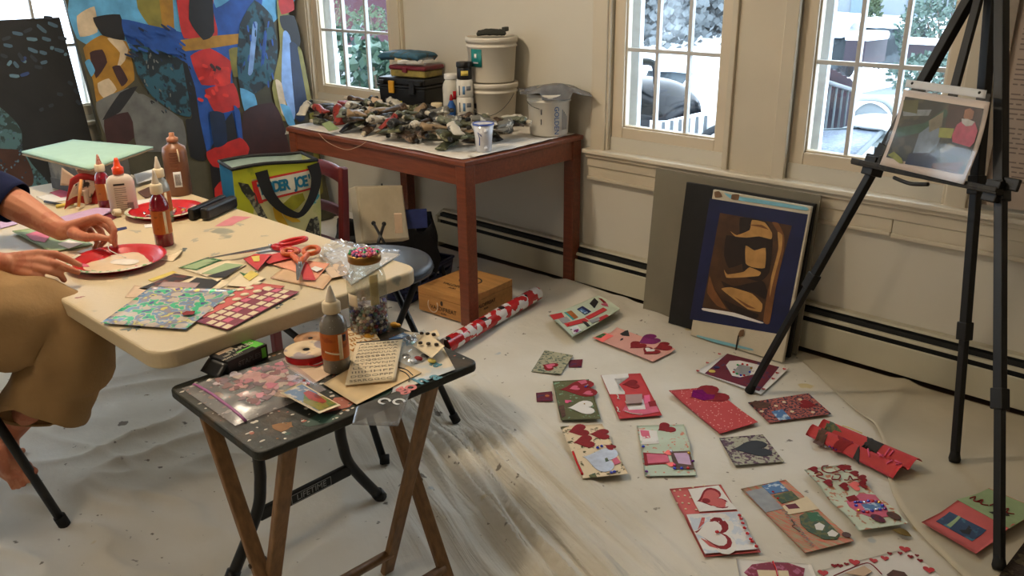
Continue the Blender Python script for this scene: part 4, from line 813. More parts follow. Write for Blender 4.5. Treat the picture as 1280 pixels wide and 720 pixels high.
# blue basket with plastic inside
navyp = M('basket_navy', (24, 30, 68), .4, var=.15)
ba, bb_ = Z(512, 383, .01), Z(568, 351, .01); by = (bb_ - ba); by.z = 0; Lb = by.length; by.normalize(); bx = V((by.y, -by.x, 0)) * -1
t = thing('basket', 'navy plastic basket holding a clear bag, between stool and wooden box', 'basket', ba)
Wb, Hb = .27, .13
def bq(u, v, z, o=0): s = .9 + .1 * z / Hb; return ba + by * (Lb / 2 + (u - .5) * Lb * s) + bx * (Wb / 2 + (v - .5) * Wb * s) + V((0, 0, z))
def wallpanel(f, holes=5):
    b_ = MB(); rows = [0, .03, .05, .072, .09, .112, Hb]; 
    for r in range(6):
        if r in (1, 3):
            n = holes * 2 + 1
            for k in range(n):
                if k % 2 == 0: b_.sheet(lambda u, v, k=k, r=r: f((k + u) / n, rows[r] + (rows[r + 1] - rows[r]) * v), 1, 1, th=.003)
        else: b_.sheet(lambda u, v, r=r: f(u, rows[r] + (rows[r + 1] - rows[r]) * v), 1, 1, th=.003)
    return b_
for f in (lambda u, z: bq(u, 0, z), lambda u, z: bq(1 - u, 1, z), lambda u, z: bq(1, u, z), lambda u, z: bq(0, 1 - u, z)): wallpanel(f).build('side', navyp, t)
b = MB(); b.sheet(lambda u, v: bq(u, v, .004), 1, 1, th=.003); b.build('bottom', navyp, t)
b = MB(); rim = [bq(u, v, Hb) for u, v in ((0, 0), (1, 0), (1, 1), (0, 1))]
for i in range(4): b.bar(rim[i], rim[(i + 1) % 4], .008, .014)
b.build('rim', navyp, t)
film2 = clear_mat('clear_film', (240, 240, 245), .2, .18, .12)
cbk = bq(.62, .45, .12)
b = MB(); b.sheet(lambda u, v: cbk + by * (.19 * (u - .5) * (1 - .4 * v)) + bx * (.06 * (noise.noise((u * 4, v * 3, 3)))) + V((0, 0, -.10 + .30 * v + .01 * noise.noise((u * 7, v * 7, 5)))), 16, 18); tg = b.build('zip_bag', film2); tag(tg, 'clear zip bag standing up out of the navy basket', 'plastic bag')
b = MB(); pth = [cbk + by * (.12 * (u - .5)) + bx * (.06 * noise.noise((u * 4, 3, 3))) + V((0, 0, .198 + .012 * sin(u * 3))) for u in [i / 8 for i in range(9)]]; b.tube(pth, .004, 6); b.build('zip_strip', M('zip_pink', (150, 84, 110), .4), tg)
# black tote bag with cream box and clutter
blackc = M('black_nylon', (18, 18, 20), .75, var=.3, scale=20, bump=.4, bscale=30)
tc0 = V((-3.15, 2.48, .006))
t = thing('tote_bag', 'slumped black fabric bag on the floor behind the stool', 'bag', tc0)
b = MB(); dn = (tc0 - V((0, 0, 0))); dn.z = 0; dn.normalize(); sr = V((dn.y, -dn.x, 0))
def tote(u, v):
    a = 2 * pi * u; k = 1 + .10 * noise.noise((cos(a) * 1.5, sin(a) * 1.5, v * 3)); w_ = (.225, .14)
    z = .33 * v + .05 * v * noise.noise((cos(a) * 2, sin(a) * 2, 7)) - (.03 * v * max(0, -cos(a))) 
    s = (1 + .08 * sin(v * pi)) * k
    return tc0 + sr * (w_[0] * s * max(-1, min(1, 1.25 * cos(a)))) + dn * (w_[1] * s * max(-1, min(1, 1.25 * sin(a)))) + V((0, 0, z))
b.sheet(tote, 48, 14, th=.006); b.build('fabric', blackc, t)
b = MB(); b.ball(tc0 + V((0, 0, .17)), (.20, .12, .09), n=12, rot=Matrix((sr, dn, V((0, 0, 1)))).transposed()); b.build('contents', M('dark_contents', (30, 29, 30), .7, var=.6, scale=18, bump=.8, bscale=15), t)
b = MB(); b.tube(smooth_path([tc0 + sr * .20 + V((0, 0, .29)), tc0 + sr * .245 - dn * .06 + V((0, 0, .15)), tc0 + sr * .28 - dn * .10 + V((0, 0, .02))], 5), .012, 6, flat=.3); b.build('strap', blackc, t)
# cream canvas box leaning in the bag
cr = M('primed_canvas', (176, 164, 140), .7, var=.08, scale=5)
fl_, fr2 = D(453, 303, 3.62), D(519, 290, 3.74); tl_, tr_ = D(459, 234, 3.66), D(517, 233, 3.80)
ux = (tr_ - tl_).normalized(); uz = (tl_ - fl_); uz -= ux * uz.dot(ux); uz.normalize(); un = ux.cross(uz)
W0, H0 = (tr_ - tl_).length, (tl_ - fl_).length
Rc = Matrix((ux, uz, un)).transposed(); cc = fl_ + ux * W0 / 2 + uz * H0 / 2 - un * .03
t = thing('canvas_box', 'cream flat box leaning upright in the black bag', 'box', cc)
b = MB(); b.box(cc, (W0, H0, .06), Rc); b.build('body', cr, t, bevel=.004)
b = MB(); b.box(cc + un * .032 + ux * .0 , (W0 * .94, H0 * .94, .004), Rc); b.build('front_panel', M('panel_cream', (186, 174, 148), .6, var=.05), t, bevel=.002)
b = MB(); b.tube([cc + uz * (H0 / 2) + ux * .03, cc + uz * (H0 / 2 + .014) + ux * .03], .004, 8); b.build('peg', blackp, t)
for i, (px, py, qx, qy, dd, mt, lab) in enumerate(((494, 285, 502, 267, 3.64, 'tan', 'small tan box leaning on the cream box'), (508, 279, 533, 262, 3.80, 'navy', 'dark blue folder edge standing in the black bag'))):
    a0, a1 = D(px, py + 6, dd), D(qx, qy, dd + .04); c0 = (a0 + a1) / 2; ext_ = abs((a1 - a0).dot(sr)) 
    b = MB(); b.box(c0, (max(ext_, .03), .02, abs(a1.z - a0.z) + .02), Matrix((sr, dn, V((0, 0, 1)))).transposed()); tag(b.build(('small_box', 'folder')[i], PAPER[mt], bevel=.002), lab, ('box', 'folder')[i])
b = MB(); b.tube([D(472, 306, 3.5), D(480, 280, 3.58)], .007, 8); b.tube([D(481, 305, 3.5), D(467, 279, 3.58)], .006, 8)
for q in (D(480, 280, 3.58), D(467, 279, 3.58)): b.ball(q, .010, n=6)
tag(b.build('pliers', blackp), 'dark handled pliers crossing in front of the cream box', 'tool')
# paper sheets on the floor under the table
b = MB(); b.sheet(lambda u, v: Z(432, 250, .006).lerp(Z(470, 262, .006), u).lerp(Z(425, 292, .006).lerp(Z(452, 300, .006), u), v) + V((0, 0, .012 + .012 * noise.noise((u * 4, v * 4, 6)))), 14, 14, th=.001); tag(b.build('paper_sheet', PAPER['white']), 'white paper sheet on the floor under the left table end', 'paper')
# ================================================================== BOARDS LEANING ON THE WALL
def leaning(p_bl, p_br, p_tl, th):
    """axes of a board standing on bl-br and leaning towards tl"""
    ux = (p_br - p_bl); w = ux.length; ux.normalize(); uz = p_tl - p_bl; uz -= ux * uz.dot(ux); h = uz.length; uz.normalize(); n = ux.cross(uz)
    if n.dot(CAM - p_bl) < 0: n = -n
    return ux, uz, n, w, h
def board(name, label, cat, bl, br, tl, th, mat, bevel=.002, group=None, extra=0):
    ux, uz, n, w, h = leaning(bl, br, tl, th); R = Matrix((ux, uz, n)).transposed()
    if R.determinant() < 0: R = Matrix((ux, uz, -n)).transposed()
    c = bl + ux * w / 2 + uz * h / 2 - n * th / 2
    b = MB(); b.box(c, (w, h, th), R); o = b.build(name, mat, org=c, bevel=bevel); tag(o, label, cat, group)
    return o, bl, ux, uz, n, w, h
class Painted:
    """flat paint shapes on a board face; outlines found where sight lines meet the real face plane"""
    def __init__(s, o, p0, n): s.o = o; s.p0 = p0; s.n = n; s.k = 0; s.b = {}
    def pt(s, px, py, e=0): return PL(px, py, s.p0 + s.n * e, s.n)
    def poly(s, pts, mat, smooth=True):
        s.k += 1; e = .0006 + .00022 * s.k
        P_ = [s.pt(x, y, e) for x, y in pts]
        if smooth and len(P_) > 3:
            m_ = len(P_); Q = []
            for i in range(m_):
                p0, p1, p2, p3 = P_[i - 1], P_[i], P_[(i + 1) % m_], P_[(i + 2) % m_]
                for j in range(4):
                    t = j / 4; Q.append(0.5 * ((2 * p1) + (p2 - p0) * t * .7 + (2 * p0 - 5 * p1 + 4 * p2 - p3) * t * t * .7 + (2 * p2 - 2 * p1) * t * t * .3 * 1 + (3 * p1 - p0 - 3 * p2 + p3) * t ** 3 * .7 + (2 * p2 - 2 * p1) * 0) if False else p1.lerp(p2, t) * .55 + (0.5 * ((2 * p1) + (p2 - p0) * t + (2 * p0 - 5 * p1 + 4 * p2 - p3) * t * t + (3 * p1 - p0 - 3 * p2 + p3) * t ** 3)) * .45)
            P_ = Q
        b = s.b.setdefault(mat, MB()); n = len(P_)
        f = tuple(range(n))
        q = V((0, 0, 0))
        for i in range(n): q += (P_[i] - P_[0]).cross(P_[(i + 1) % n] - P_[0])
        if q.dot(s.n) < 0: f = tuple(reversed(f))
        b.add(P_, [f])
    def dab(s, px, py, l, w, a, mat):
        ca, sa = cos(a), sin(a); s.poly([(px + ca * x * l / 2 - sa * y * w / 2, py + sa * x * l / 2 + ca * y * w / 2) for x, y in ((-1, -.6), (-.3, -1), (.8, -.9), (1, .3), (.4, 1), (-.8, .8))], mat)
    def done(s, name):
        al = MB()
        for k, b in enumerate(s.b.values()): al.add(b.v, b.f, k)
        al.build(name, list(s.b), s.o)
gb = M('board_grey', (122, 116, 100), .7, var=.10, scale=5)
BL = Z(801, 395, .012); BLx = BL.x
o, *_ = board('gray_board', 'large bare grey-green board leaning at the wall behind the others', 'board', V((-2.03, 3.035, .012)), V((-1.29, 3.035, .012)), V((-2.035, 3.088, .655)), .008, gb)
o, *_ = board('black_board', 'matte black board between the bare grey board and the taped painting', 'board', V((-1.855, 2.975, .014)), V((-1.30, 2.985, .014)), V((-1.845, 3.058, .625)), .022, M('board_black', (24, 23, 22), .7, var=.3, scale=8))
wbl, wbr, wtl = V((-1.712, 2.925, .014)), V((-1.385, 2.93, .014)), V((-1.712, 3.030, .622))
wbr = V((-1.30 + .0, 2.93, .014))
cv = M('canvas_white', (198, 188, 166), .7, var=.06, scale=10, bump=.15, bscale=120)
o, p0, ux, uz, n, w, h = board('masked_painting', 'brown painting framed with blue masking tape on a white panel', 'painting', wbl, wbr, wtl, .02, cv)
pt = Painted(o, p0, n)
tape = M('masking_tape_blue', (16, 24, 66), .55, var=.2, scale=12)
umb = M('paint_umber', (70, 44, 24), .5, var=.3, scale=18); dku = M('paint_dark_umber', (34, 20, 12), .5, var=.3, scale=25); lt = M('paint_buff', (178, 134, 76), .5, var=.18, scale=25); mid = M('paint_sienna', (116, 74, 38), .5, var=.25, scale=22)
pt.poly([(887.5, 248), (1010, 268), (981, 419), (862, 399)], tape, False); pt.done('masking_tape'); pt.b = {}
pt.poly([(900, 266), (990, 282), (957, 402), (878, 384)], umb, False)
for pts, mt in (([(908, 294), (930, 300), (932, 318), (929, 329), (911, 335), (905, 319)], dku), ([(925, 272), (958, 277), (966, 300), (962, 340), (950, 352), (930, 345), (926, 310)], dku), ([(913, 289), (921, 294), (937, 287.5), (940, 275), (956, 278), (965, 291), (964, 299), (949, 295.5), (933, 297), (919, 295.5)], lt), ([(936, 281), (952, 281), (961, 287), (950, 284)], mid), ([(965, 278), (973, 279), (980, 294), (980, 313), (970, 358), (962, 404), (954, 402), (959, 367), (969, 326), (975, 296)], mid), ([(972, 290), (978, 294), (977, 312), (967, 350), (962, 372), (964, 346), (973, 312)], lt), ([(932, 307), (943, 313), (957, 310), (956, 335), (940, 334), (932, 329)], lt), ([(905, 337), (909.5, 343), (929, 340), (937, 334), (951, 340), (948, 345), (924, 347), (908, 347)], lt), ([(901.5, 351), (917.5, 358), (953, 351), (959, 364), (956, 374), (937, 364), (908, 361)], dku), ([(901.5, 361), (914, 359), (940, 367), (953, 380), (951, 390), (935, 386.5), (917.5, 374)], lt), ([(905, 375), (925, 384), (948, 393), (944, 398), (912, 388)], dku), ([(887, 345), (893, 362), (908, 386), (896, 382), (884, 366)], mid), ([(918, 371), (935, 381), (945, 386), (934, 384)], mid)): pt.poly(pts, mt)
pt.poly([(879, 385), (918, 391), (954, 403), (950, 404), (915, 395), (879, 388)], PAPER['white'])
pt.done('painted_pattern'); pt.b = {}
pale = M('paint_pale_blue', (120, 178, 196), .6, var=.1); smu = M('smudge_brown', (112, 84, 58), .7, var=.3)
for pts, mt in (([(905, 241), (920, 245), (960, 251), (1008, 259), (1008, 263), (960, 256), (915, 249)], pale), ([(893, 240), (899, 239), (903, 246), (894, 247)], smu), ([(915, 243), (924, 243), (923, 250), (914, 249)], smu), ([(872, 419), (905, 427), (940, 436), (940, 438), (900, 430), (872, 421)], pale), ([(925, 413), (930, 412), (929, 420), (922, 421)], smu), ([(922, 420), (924, 420), (921, 437), (919, 437)], dku)): pt.poly(pts, mt)
pt.done('smear_pattern')

# ================================================================== CANVASES AT THE LEFT WALL
bl, br, tl = V((-4.36, 1.772, .012)), V((-4.36, 3.03, .012)), V((-4.80, 1.772, 1.98))
o, p0, ux, uz, n, w, h = board('abstract_painting', 'tall canvas in red, blue and ochre leaning at the left wall', 'painting', bl, br, tl, .035, M('canvas_ground', (70, 66, 48), .7, var=.3, scale=6))
pt = Painted(o, p0, n)
C_ = lambda nme, rgb, **k: M('oil_' + nme, rgb, .5, var=k.pop('var', .25), scale=k.pop('scale', 14), **k)
skyb = C_('sky', (84, 148, 186)); blu = C_('blue', (28, 70, 140)); nav = C_('navy', (18, 34, 62)); red = C_('red', (170, 34, 28)); och = C_('ochre', (150, 108, 26)); drk = C_('dark', (24, 22, 22)); brn = C_('brown', (52, 24, 20)); oli = C_('olive', (116, 108, 42)); cre = C_('cream', (190, 170, 140)); gry = C_('grey', (96, 96, 92)); pal = C_('pale', (118, 150, 196)); tea = C_('teal', (36, 78, 92), rgb2=(24, 34, 38), thr=.5)
for pts, mt in (([(86, 0), (180, -60), (300, -60), (366, -40), (369, 0), (300, 60), (130, 60), (96, 48)], skyb), ([(96, 20), (118, 8), (122, 40), (100, 46)], cre), ([(170, -30), (208, -40), (216, 42), (190, 36), (172, 10)], oli), ([(196, -40), (212, -40), (218, 38), (204, 40)], och),
                 ([(104, 60), (126, 44), (158, 52), (166, 80), (168, 100), (154, 112), (140, 120), (122, 132), (116, 100)], och), ([(112, 66), (128, 62), (134, 78), (120, 98)], brn), ([(106, 78), (112, 74), (119, 88), (114, 96)], skyb), ([(134, 48), (150, 46), (160, 62), (156, 76), (146, 86), (150, 66)], cre), ([(122, 104), (136, 98), (146, 112), (132, 124), (124, 116)], cre), ([(140, 84), (150, 82), (160, 100), (152, 108)], brn),
                 ([(120, 128), (160, 110), (176, 120), (190, 160), (140, 178), (128, 160)], gry), ([(130, 150), (160, 140), (170, 170), (140, 190), (134, 180)], brn), ([(165, 122), (180, 118), (228, 150), (232, 186), (172, 188)], gry), ([(150, 116), (172, 108), (150, 140), (128, 150)], drk),
                 ([(116, 22), (150, 18), (156, 50), (128, 44)], drk),
                 ([(152, 24), (190, 32), (232, 42), (244, 60), (250, 82), (230, 78), (196, 64), (160, 54)], blu), ([(164, 56), (196, 62), (228, 76), (240, 130), (238, 146), (220, 142), (190, 120), (172, 92)], tea), ([(228, 76), (240, 90), (252, 140), (258, 200), (238, 196), (232, 150), (240, 146)], drk),
                 ([(216, -30), (258, -30), (270, 10), (300, -10), (330, -40), (324, 30), (296, 60), (290, 96), (296, 130), (306, 178), (290, 200), (262, 200), (250, 150), (244, 110), (232, 72), (226, 30)], blu),
                 ([(216, -50), (270, -50), (266, 10), (272, 44), (230, 48), (222, 10)], red), ([(238, 70), (262, 60), (290, 78), (284, 104), (252, 106)], red), ([(256, 112), (292, 104), (300, 134), (270, 142)], red), ([(226, 50), (300, 42), (302, 54), (232, 64)], och), ([(240, -40), (262, -40), (268, 40), (254, 50), (236, 24)], drk), ([(286, 62), (300, 60), (304, 92), (292, 96)], oli), ([(264, 86), (286, 84), (288, 104), (272, 108)], C_('scarlet', (196, 44, 32))),
                 ([(300, 30), (318, 0), (340, 20), (347, 60), (344, 96), (320, 116), (302, 118), (296, 80)], tea), ([(316, 30), (322, 30), (316, 90), (310, 92)], pal), ([(330, 40), (334, 40), (330, 80), (326, 82)], blu), ([(300, 110), (318, 118), (322, 136), (306, 140)], skyb),
                 ([(346, 0), (350, 60), (340, 110), (350, 150), (362, 146), (356, 60), (362, 0)], oli), ([(348, 0), (364, -8), (368, 12), (352, 18)], red), ([(350, 20), (368, 20), (376, 50), (372, 60), (352, 34)], drk), ([(354, 40), (362, 44), (372, 100), (368, 150), (352, 110)], pal), ([(362, 54), (374, 60), (384, 120), (380, 150), (370, 148)], nav), ([(372, 60), (378, 66), (392, 140), (400, 205), (404, 240), (396, 240), (388, 150)], oli), ([(344, 100), (352, 104), (360, 146), (352, 142)], cre), ([(350, 130), (362, 134), (370, 160), (360, 156)], skyb),
                 ([(304, 140), (340, 128), (352, 146), (366, 210), (330, 240), (300, 230)], brn), ([(262, 190), (290, 140), (300, 200), (296, 250), (270, 260)], drk), ([(292, 132), (300, 140), (304, 180), (300, 186)], blu), ([(258, 190), (300, 172), (312, 186), (300, 212), (266, 208)], red), ([(268, 236), (280, 224), (290, 250), (272, 262)], red), ([(262, 140), (280, 142), (284, 178), (268, 184)], nav)): pt.poly(pts, mt)
rnd = random.Random(3)
for i in range(60): x, y = rnd.uniform(166, 240), rnd.uniform(66, 140); (pt.dab(x, y, 5, 1.6, rnd.uniform(.5, 1.6), rnd.choice([tea, nav, drk, gry])) if (x - 166) * .9 > (y - 66) * .3 else None)
for i in range(30): pt.dab(rnd.uniform(300, 342), rnd.uniform(20, 108), 9, 2, rnd.uniform(1.3, 1.8), rnd.choice([tea, nav, drk, blu]))
for i in range(26): pt.dab(rnd.uniform(160, 230), rnd.uniform(30, 70), 14, 3, rnd.uniform(.3, .7), rnd.choice([blu, nav, blu]))
for i in range(14): pt.dab(rnd.uniform(246, 284), rnd.uniform(80, 128), 8, 4, rnd.uniform(0, 3), rnd.choice([red, C_('scarlet', (196, 44, 32)), brn]))
pt.done('painted_pattern')
bl, br, tl = V((-4.455, .95, .012)), V((-4.455, 1.748, .012)), V((-4.708, .95, 1.265))
o, p0, ux, uz, n, w, h = board('dark_painting', 'dark night canvas with blue dabs and a teal patch, left of the tall canvas', 'painting', bl, br, tl, .03, M('night_ground', (22, 23, 24), .55, var=.4, scale=5))
pt = Painted(o, p0, n)
leafm = M('oil_leaf_teal', (70, 104, 110), .55, rgb2=(40, 58, 58), thr=.52, scale=24)
pt.poly([(-20, 128), (0, 134), (18, 150), (27, 164), (28, 185), (40, 205), (60, 228), (56, 240), (20, 240), (-20, 240)], leafm); pt.poly([(-20, 186), (4, 186), (22, 187), (30, 192), (40, 212), (40, 232), (-20, 232)], M('oil_chestnut', (64, 38, 28), .6, var=.3, scale=8))
dab = [M('oil_dab_a', (70, 96, 116), .55), M('oil_dab_b', (40, 62, 110), .55), M('oil_dab_c', (40, 48, 58), .55), M('oil_dab_d', (90, 120, 136), .55)]
for (x, y, l, a, k) in ((10, 57, 12, .2, 0), (22, 42, 14, .2, 0), (35, 38, 12, -.4, 2), (52, 36, 16, .7, 0), (66, 31, 14, .4, 0), (40, 49, 14, .1, 3), (58, 49, 12, .3, 0), (29, 75, 10, .8, 3), (30, 74, 8, -.8, 1), (41, 63, 14, .4, 0), (54, 66, 10, .3, 0), (74, 63, 13, .3, 0), (65, 60, 5, .2, 3), (42, 73, 12, .8, 2), (55, 78, 9, -.2, 0), (12, 79, 8, -.9, 3), (20, 81, 10, .9, 0), (31, 93, 12, -.3, 1), (18, 95, 13, .1, 3), (78, 48, 12, .2, 2), (82, 68, 4, 1, 3), (26, 71, 12, 1, 2), (48, 84, 10, .2, 2), (8, 48, 12, -.3, 2), (88, 104, 8, .6, 2), (95, 114, 8, .9, 2), (64, 132, 7, -.3, 2), (52, 137, 6, -.5, 2), (98, 128, 8, .8, 2), (75, 118, 8, .2, 2), (5, 70, 10, .4, 2), (60, 22, 12, .1, 2)): pt.dab(x, y, l, 4.6, a, dab[k])
for i in range(60): 
    x, y = rnd.uniform(-5, 56), rnd.uniform(140, 228)
    if y > 136 + max(0, x) * 1.5: pt.dab(x, y, 3, 2, rnd.uniform(0, 3), rnd.choice([dab[3], dab[0], dab[2]]))
pt.done('painted_pattern')

# ================================================================== EASEL WITH PHOTO
eb = M('easel_black', (20, 20, 20), .45, var=.3, scale=12)
FA = Z(936, 490, .008); FB = Z(1249, 712, .012); FC = Z(1193, 577, .012)
AP = D(1246, -62, 2.46); AP = CAM + ray(1246, -62) * 2.46
t = thing('easel', 'black metal tripod easel standing on the drop cloth at the right', 'easel', V(((FA.x + FB.x + FC.x) / 3, (FA.y + FB.y + FC.y) / 3, .008)))
fdir = (FB - FA).normalized()
def eleg(foot, top, label=None, k=(.36, .62), w=.030):
    ax = (top - foot).normalized(); b = MB(); L_ = (top - foot).length
    q = foot + ax * L_ * k[1]; q0 = foot + ax * L_ * k[0]
    b.bar(foot + ax * .02, q0, w * .74, w * .74, fdir); b.bar(q0, q, w * .86, w * .86, fdir); b.bar(q, top, w, w, fdir)
    lg = b.build('leg', eb, t, bevel=.003)
    b = MB()
    for qq, s in ((q0, 1.15), (q, 1.25)): b.bar(qq - ax * .028, qq + ax * .028, w * s, w * s, fdir)
    b.build('collar', eb, lg, bevel=.003)
    b = MB(); b.tube([foot, foot + ax * .01, foot + ax * .035], [.016, .018, .013], 12); b.build('rubber_foot', M('rubber_black', (16, 16, 16), .8), lg)
    return ax, L_
axA, LA = eleg(FA, AP, k=(.30, .60)); axB, LB = eleg(FB, AP - fdir * -.004 + V((.01, 0, .0)), k=(.255, .585)); axC, LC = eleg(FC, AP + V((-.012, .03, 0)), k=(.27, .56))
en = fdir.cross((AP - (FA + FB) / 2).normalized()).normalized()
if en.dot(CAM - AP) < 0: en = -en
def on_leg(foot, top, py):
    best = min((abs((lambda q: 360 - F_PX * (q - CAM).dot(UP) / (q - CAM).dot(_fwd))(foot.lerp(top, k / 400)) - py), k) for k in range(401)); return foot.lerp(top, best[1] / 400)
CA, CB = on_leg(FA, AP, 208), on_leg(FB, AP, 240)
lf = .03
la, lb = CA + en * lf - (CB - CA).normalized() * .06, CB + en * lf + (CB - CA).normalized() * .03
ld = (lb - la).normalized(); lup = ld.cross(en); lup = lup if lup.z > 0 else -lup
b = MB(); b.bar(la, lb, .016, .034, lup); b.bar(la + en * .018 + lup * .004, lb + en * .018 + lup * .004, .014, .004, lup); b.build('ledge', M('ledge_worn', (44, 40, 34), .6, rgb2=(20, 20, 20), thr=.5, scale=25), t, bevel=.002)
b = MB()
for q in (CA, CB): b.bar(q - lup * .03 + en * .006, q + lup * .03 + en * .006, .045, .05, ld); 
b.bar(CA - ld * .03 + lup * .022 + en * .02, CA + ld * .03 + lup * .022 + en * .02, .03, .01, lup); b.bar(CB - ld * .005 + lup * .028, CB + ld * .055 + lup * .028, .034, .012, lup); b.build('ledge_clamp', eb, t, bevel=.003)
lm = la.lerp(lb, .52); b = MB(); b.bar(lm - en * lf, AP + en * .006 - ld * .012, .026, .014, ld); b.build('mast', eb, t, bevel=.002)
b = MB(); b.bar(AP - V((0, 0, .05)), AP + V((0, 0, .09)), .06, .05, fdir); b.build('head_joint', eb, t, bevel=.006)
# pencil / marker on the ledge
m0, m1 = la.lerp(lb, .36) - lup * .022 + en * .02, la.lerp(lb, .60) - lup * .020 + en * .02
b = MB(); b.tube(smooth_path([m0, m0.lerp(m1, .5) - lup * .008, m1], 6), .006, 8, flat=1.0); tag(b.build('strap', eb), 'black strap hanging beneath the easel ledge', 'strap')
# photograph in a clear sleeve, bowed, standing on the ledge
pp0 = la.lerp(lb, .5) + en * .022
pu = ld; pv = (AP - lm); pv -= pu * pv.dot(pu); pv.normalize()
def face(px, py): return PL(px, py, pp0, en)
cs = [face(1131, 112), face(1239, 128), face(1206, 231), face(1101, 206)]
cen = sum(cs, V((0, 0, 0))) / 4
def ph(u, v, e=0.0):
    p = cs[0] * (1 - u) * (1 - v) + cs[1] * u * (1 - v) + cs[2] * u * v + cs[3] * (1 - u) * v
    side = (cs[1] - cs[0]).normalized()
    return p + en * (.006 + e + .012 * sin(pi * v)) + side * (.020 * sin(pi * v) * 1.0)
t = thing('photo_print', 'photo print in a clear sleeve standing on the easel ledge, person in pink in it', 'photo', cen)
b = MB(); b.sheet(lambda u, v: ph(u, v, -.002), 12, 16, th=.001); b.build('paper', M('photo_paper', (214, 196, 182), .4, var=.02), t)
def phpatch(name, poly, mat, e):
    b = MB(); cx = sum(p[0] for p in poly) / len(poly); cy = sum(p[1] for p in poly) / len(poly); vs = [ph(cx, cy, e)]; n_ = 0; dense = []
    for i in range(len(poly)):
        for k in range(4): a, c = poly[i], poly[(i + 1) % len(poly)]; dense.append((a[0] + (c[0] - a[0]) * k / 4, a[1] + (c[1] - a[1]) * k / 4))
    n_ = len(dense)
    for s_ in (.33, .66, 1): vs += [ph(cx + (x - cx) * s_, cy + (y - cy) * s_, e) for x, y in dense]
    fs = [(0, 1 + (i + 1) % n_, 1 + i) for i in range(n_)] + [(1 + r * n_ + i, 1 + r * n_ + (i + 1) % n_, 1 + (r + 1) * n_ + (i + 1) % n_, 1 + (r + 1) * n_ + i) for r in range(2) for i in range(n_)]
    b.add(vs, fs, 0, True); return b.build(name, mat, t)
pic = M('photo_dark', (38, 44, 38), .35, rgb2=(72, 70, 52), thr=.56, scale=30)
b = MB(); b.sheet(lambda u, v: ph(.045 + .91 * u, .09 + .80 * v, .0006), 12, 16); b.build('picture', pic, t)
PH = lambda n_, rgb: M('photo_' + n_, rgb, .35, var=.25, scale=40)
for i, (poly, mt) in enumerate((([(.05, .5), (.35, .38), (.55, .16), (.6, .22), (.4, .48), (.08, .62)], PH('green', (28, 74, 54))), ([(.58, .1), (.95, .1), (.95, .5), (.6, .5)], PH('maroon', (52, 24, 26))), ([(.06, .26), (.4, .2), (.38, .28), (.08, .34)], PH('pale', (130, 138, 140))), ([(.04, .14), (.22, .11), (.24, .28), (.06, .28)], PH('olive', (86, 84, 44))), ([(.33, .52), (.44, .38), (.58, .42), (.58, .6), (.48, .8), (.34, .78)], PH('skyblue', (108, 124, 140))), ([(.4, .34), (.54, .2), (.56, .38), (.44, .48)], PH('stone', (120, 112, 92))), ([(.54, .4), (.7, .38), (.7, .5), (.56, .52)], PH('lime', (138, 142, 60))), ([(.3, .78), (.6, .7), (.66, .9), (.3, .92)], PH('navy', (28, 36, 62))), ([(.6, .84), (.92, .74), (.9, .9), (.62, .9)], PH('rust', (92, 56, 40))), ([(.06, .86), (.12, .8), (.24, .86), (.28, .92), (.24, .93), (.12, .88)], PH('lime', (138, 142, 60))),
        ([(.72, .33), (.78, .26), (.9, .26), (.95, .36), (.95, .5), (.9, .6), (.74, .58), (.7, .46)], PH('pink', (176, 62, 92))), ([(.77, .14), (.82, .11), (.87, .14), (.87, .23), (.82, .26), (.77, .23)], PH('skin', (150, 100, 76))), ([(.755, .25), (.82, .24), (.9, .26), (.88, .31), (.82, .33), (.77, .3)], PH('collar', (176, 172, 168))), ([(.72, .54), (.92, .56), (.94, .7), (.74, .68)], PH('denim', (50, 54, 64))), ([(.7, .56), (.78, .58), (.66, .7), (.62, .66)], PH('stone', (120, 112, 92))))): phpatch('picture_patch', poly, mt, .0010 + .0002 * i)
b = MB(); b.sheet(lambda u, v: ph(-.01 + 1.02 * u, -.09 + 1.09 * v, .0065), 12, 16); b.build('clear_sleeve', clear_mat('sleeve', (255, 255, 255), .06, .05, .08), t)
b = MB(); b.sheet(lambda u, v: ph(.04 + .93 * u, -.125 + .10 * v, .008), 12, 3, th=.001); hs = b.build('sleeve_binding', M('sleeve_white', (206, 206, 206), .35, var=.04), t)
for u in (.12, .9): b = MB(); b.ball(ph(u, -.085, .0085), .0045, n=6); b.build('punch_hole', eb, hs)

# notice on the wall at the far right
nx0 = Y(1223, 250, 3.13).x
b = MB(); b.span((nx0, 3.14, Y(1240, 258, 3.13).z), (nx0 + .55, 3.154, 1.42)); t = b.build('wall_notice', M('notice_paper', (176, 158, 142), .7, var=.04), org=(nx0, 3.14, 1.2)); tag(t, 'printed notice sheet of small text on the wall right of the easel', 'notice')
b = MB(); b.span((nx0 - .012, 3.128, Y(1240, 258, 3.13).z), (nx0 + .012, 3.157, 1.43)); b.build('edge_strip', M('notice_edge', (150, 136, 118), .6), t)
b = MB(); rnd = random.Random(5)
for i in range(40):
    z = 1.40 - .0155 * i
    if i % 7 == 6: continue
    x = nx0 + .035
    while x < nx0 + .5:
        l = rnd.uniform(.012, .05); b.span((x, 3.1388, z - .0022), (x + l, 3.1398, z + .0022)); x += l + .008
b.build('printed_text', M('print_grey', (122, 108, 100), .7), t)
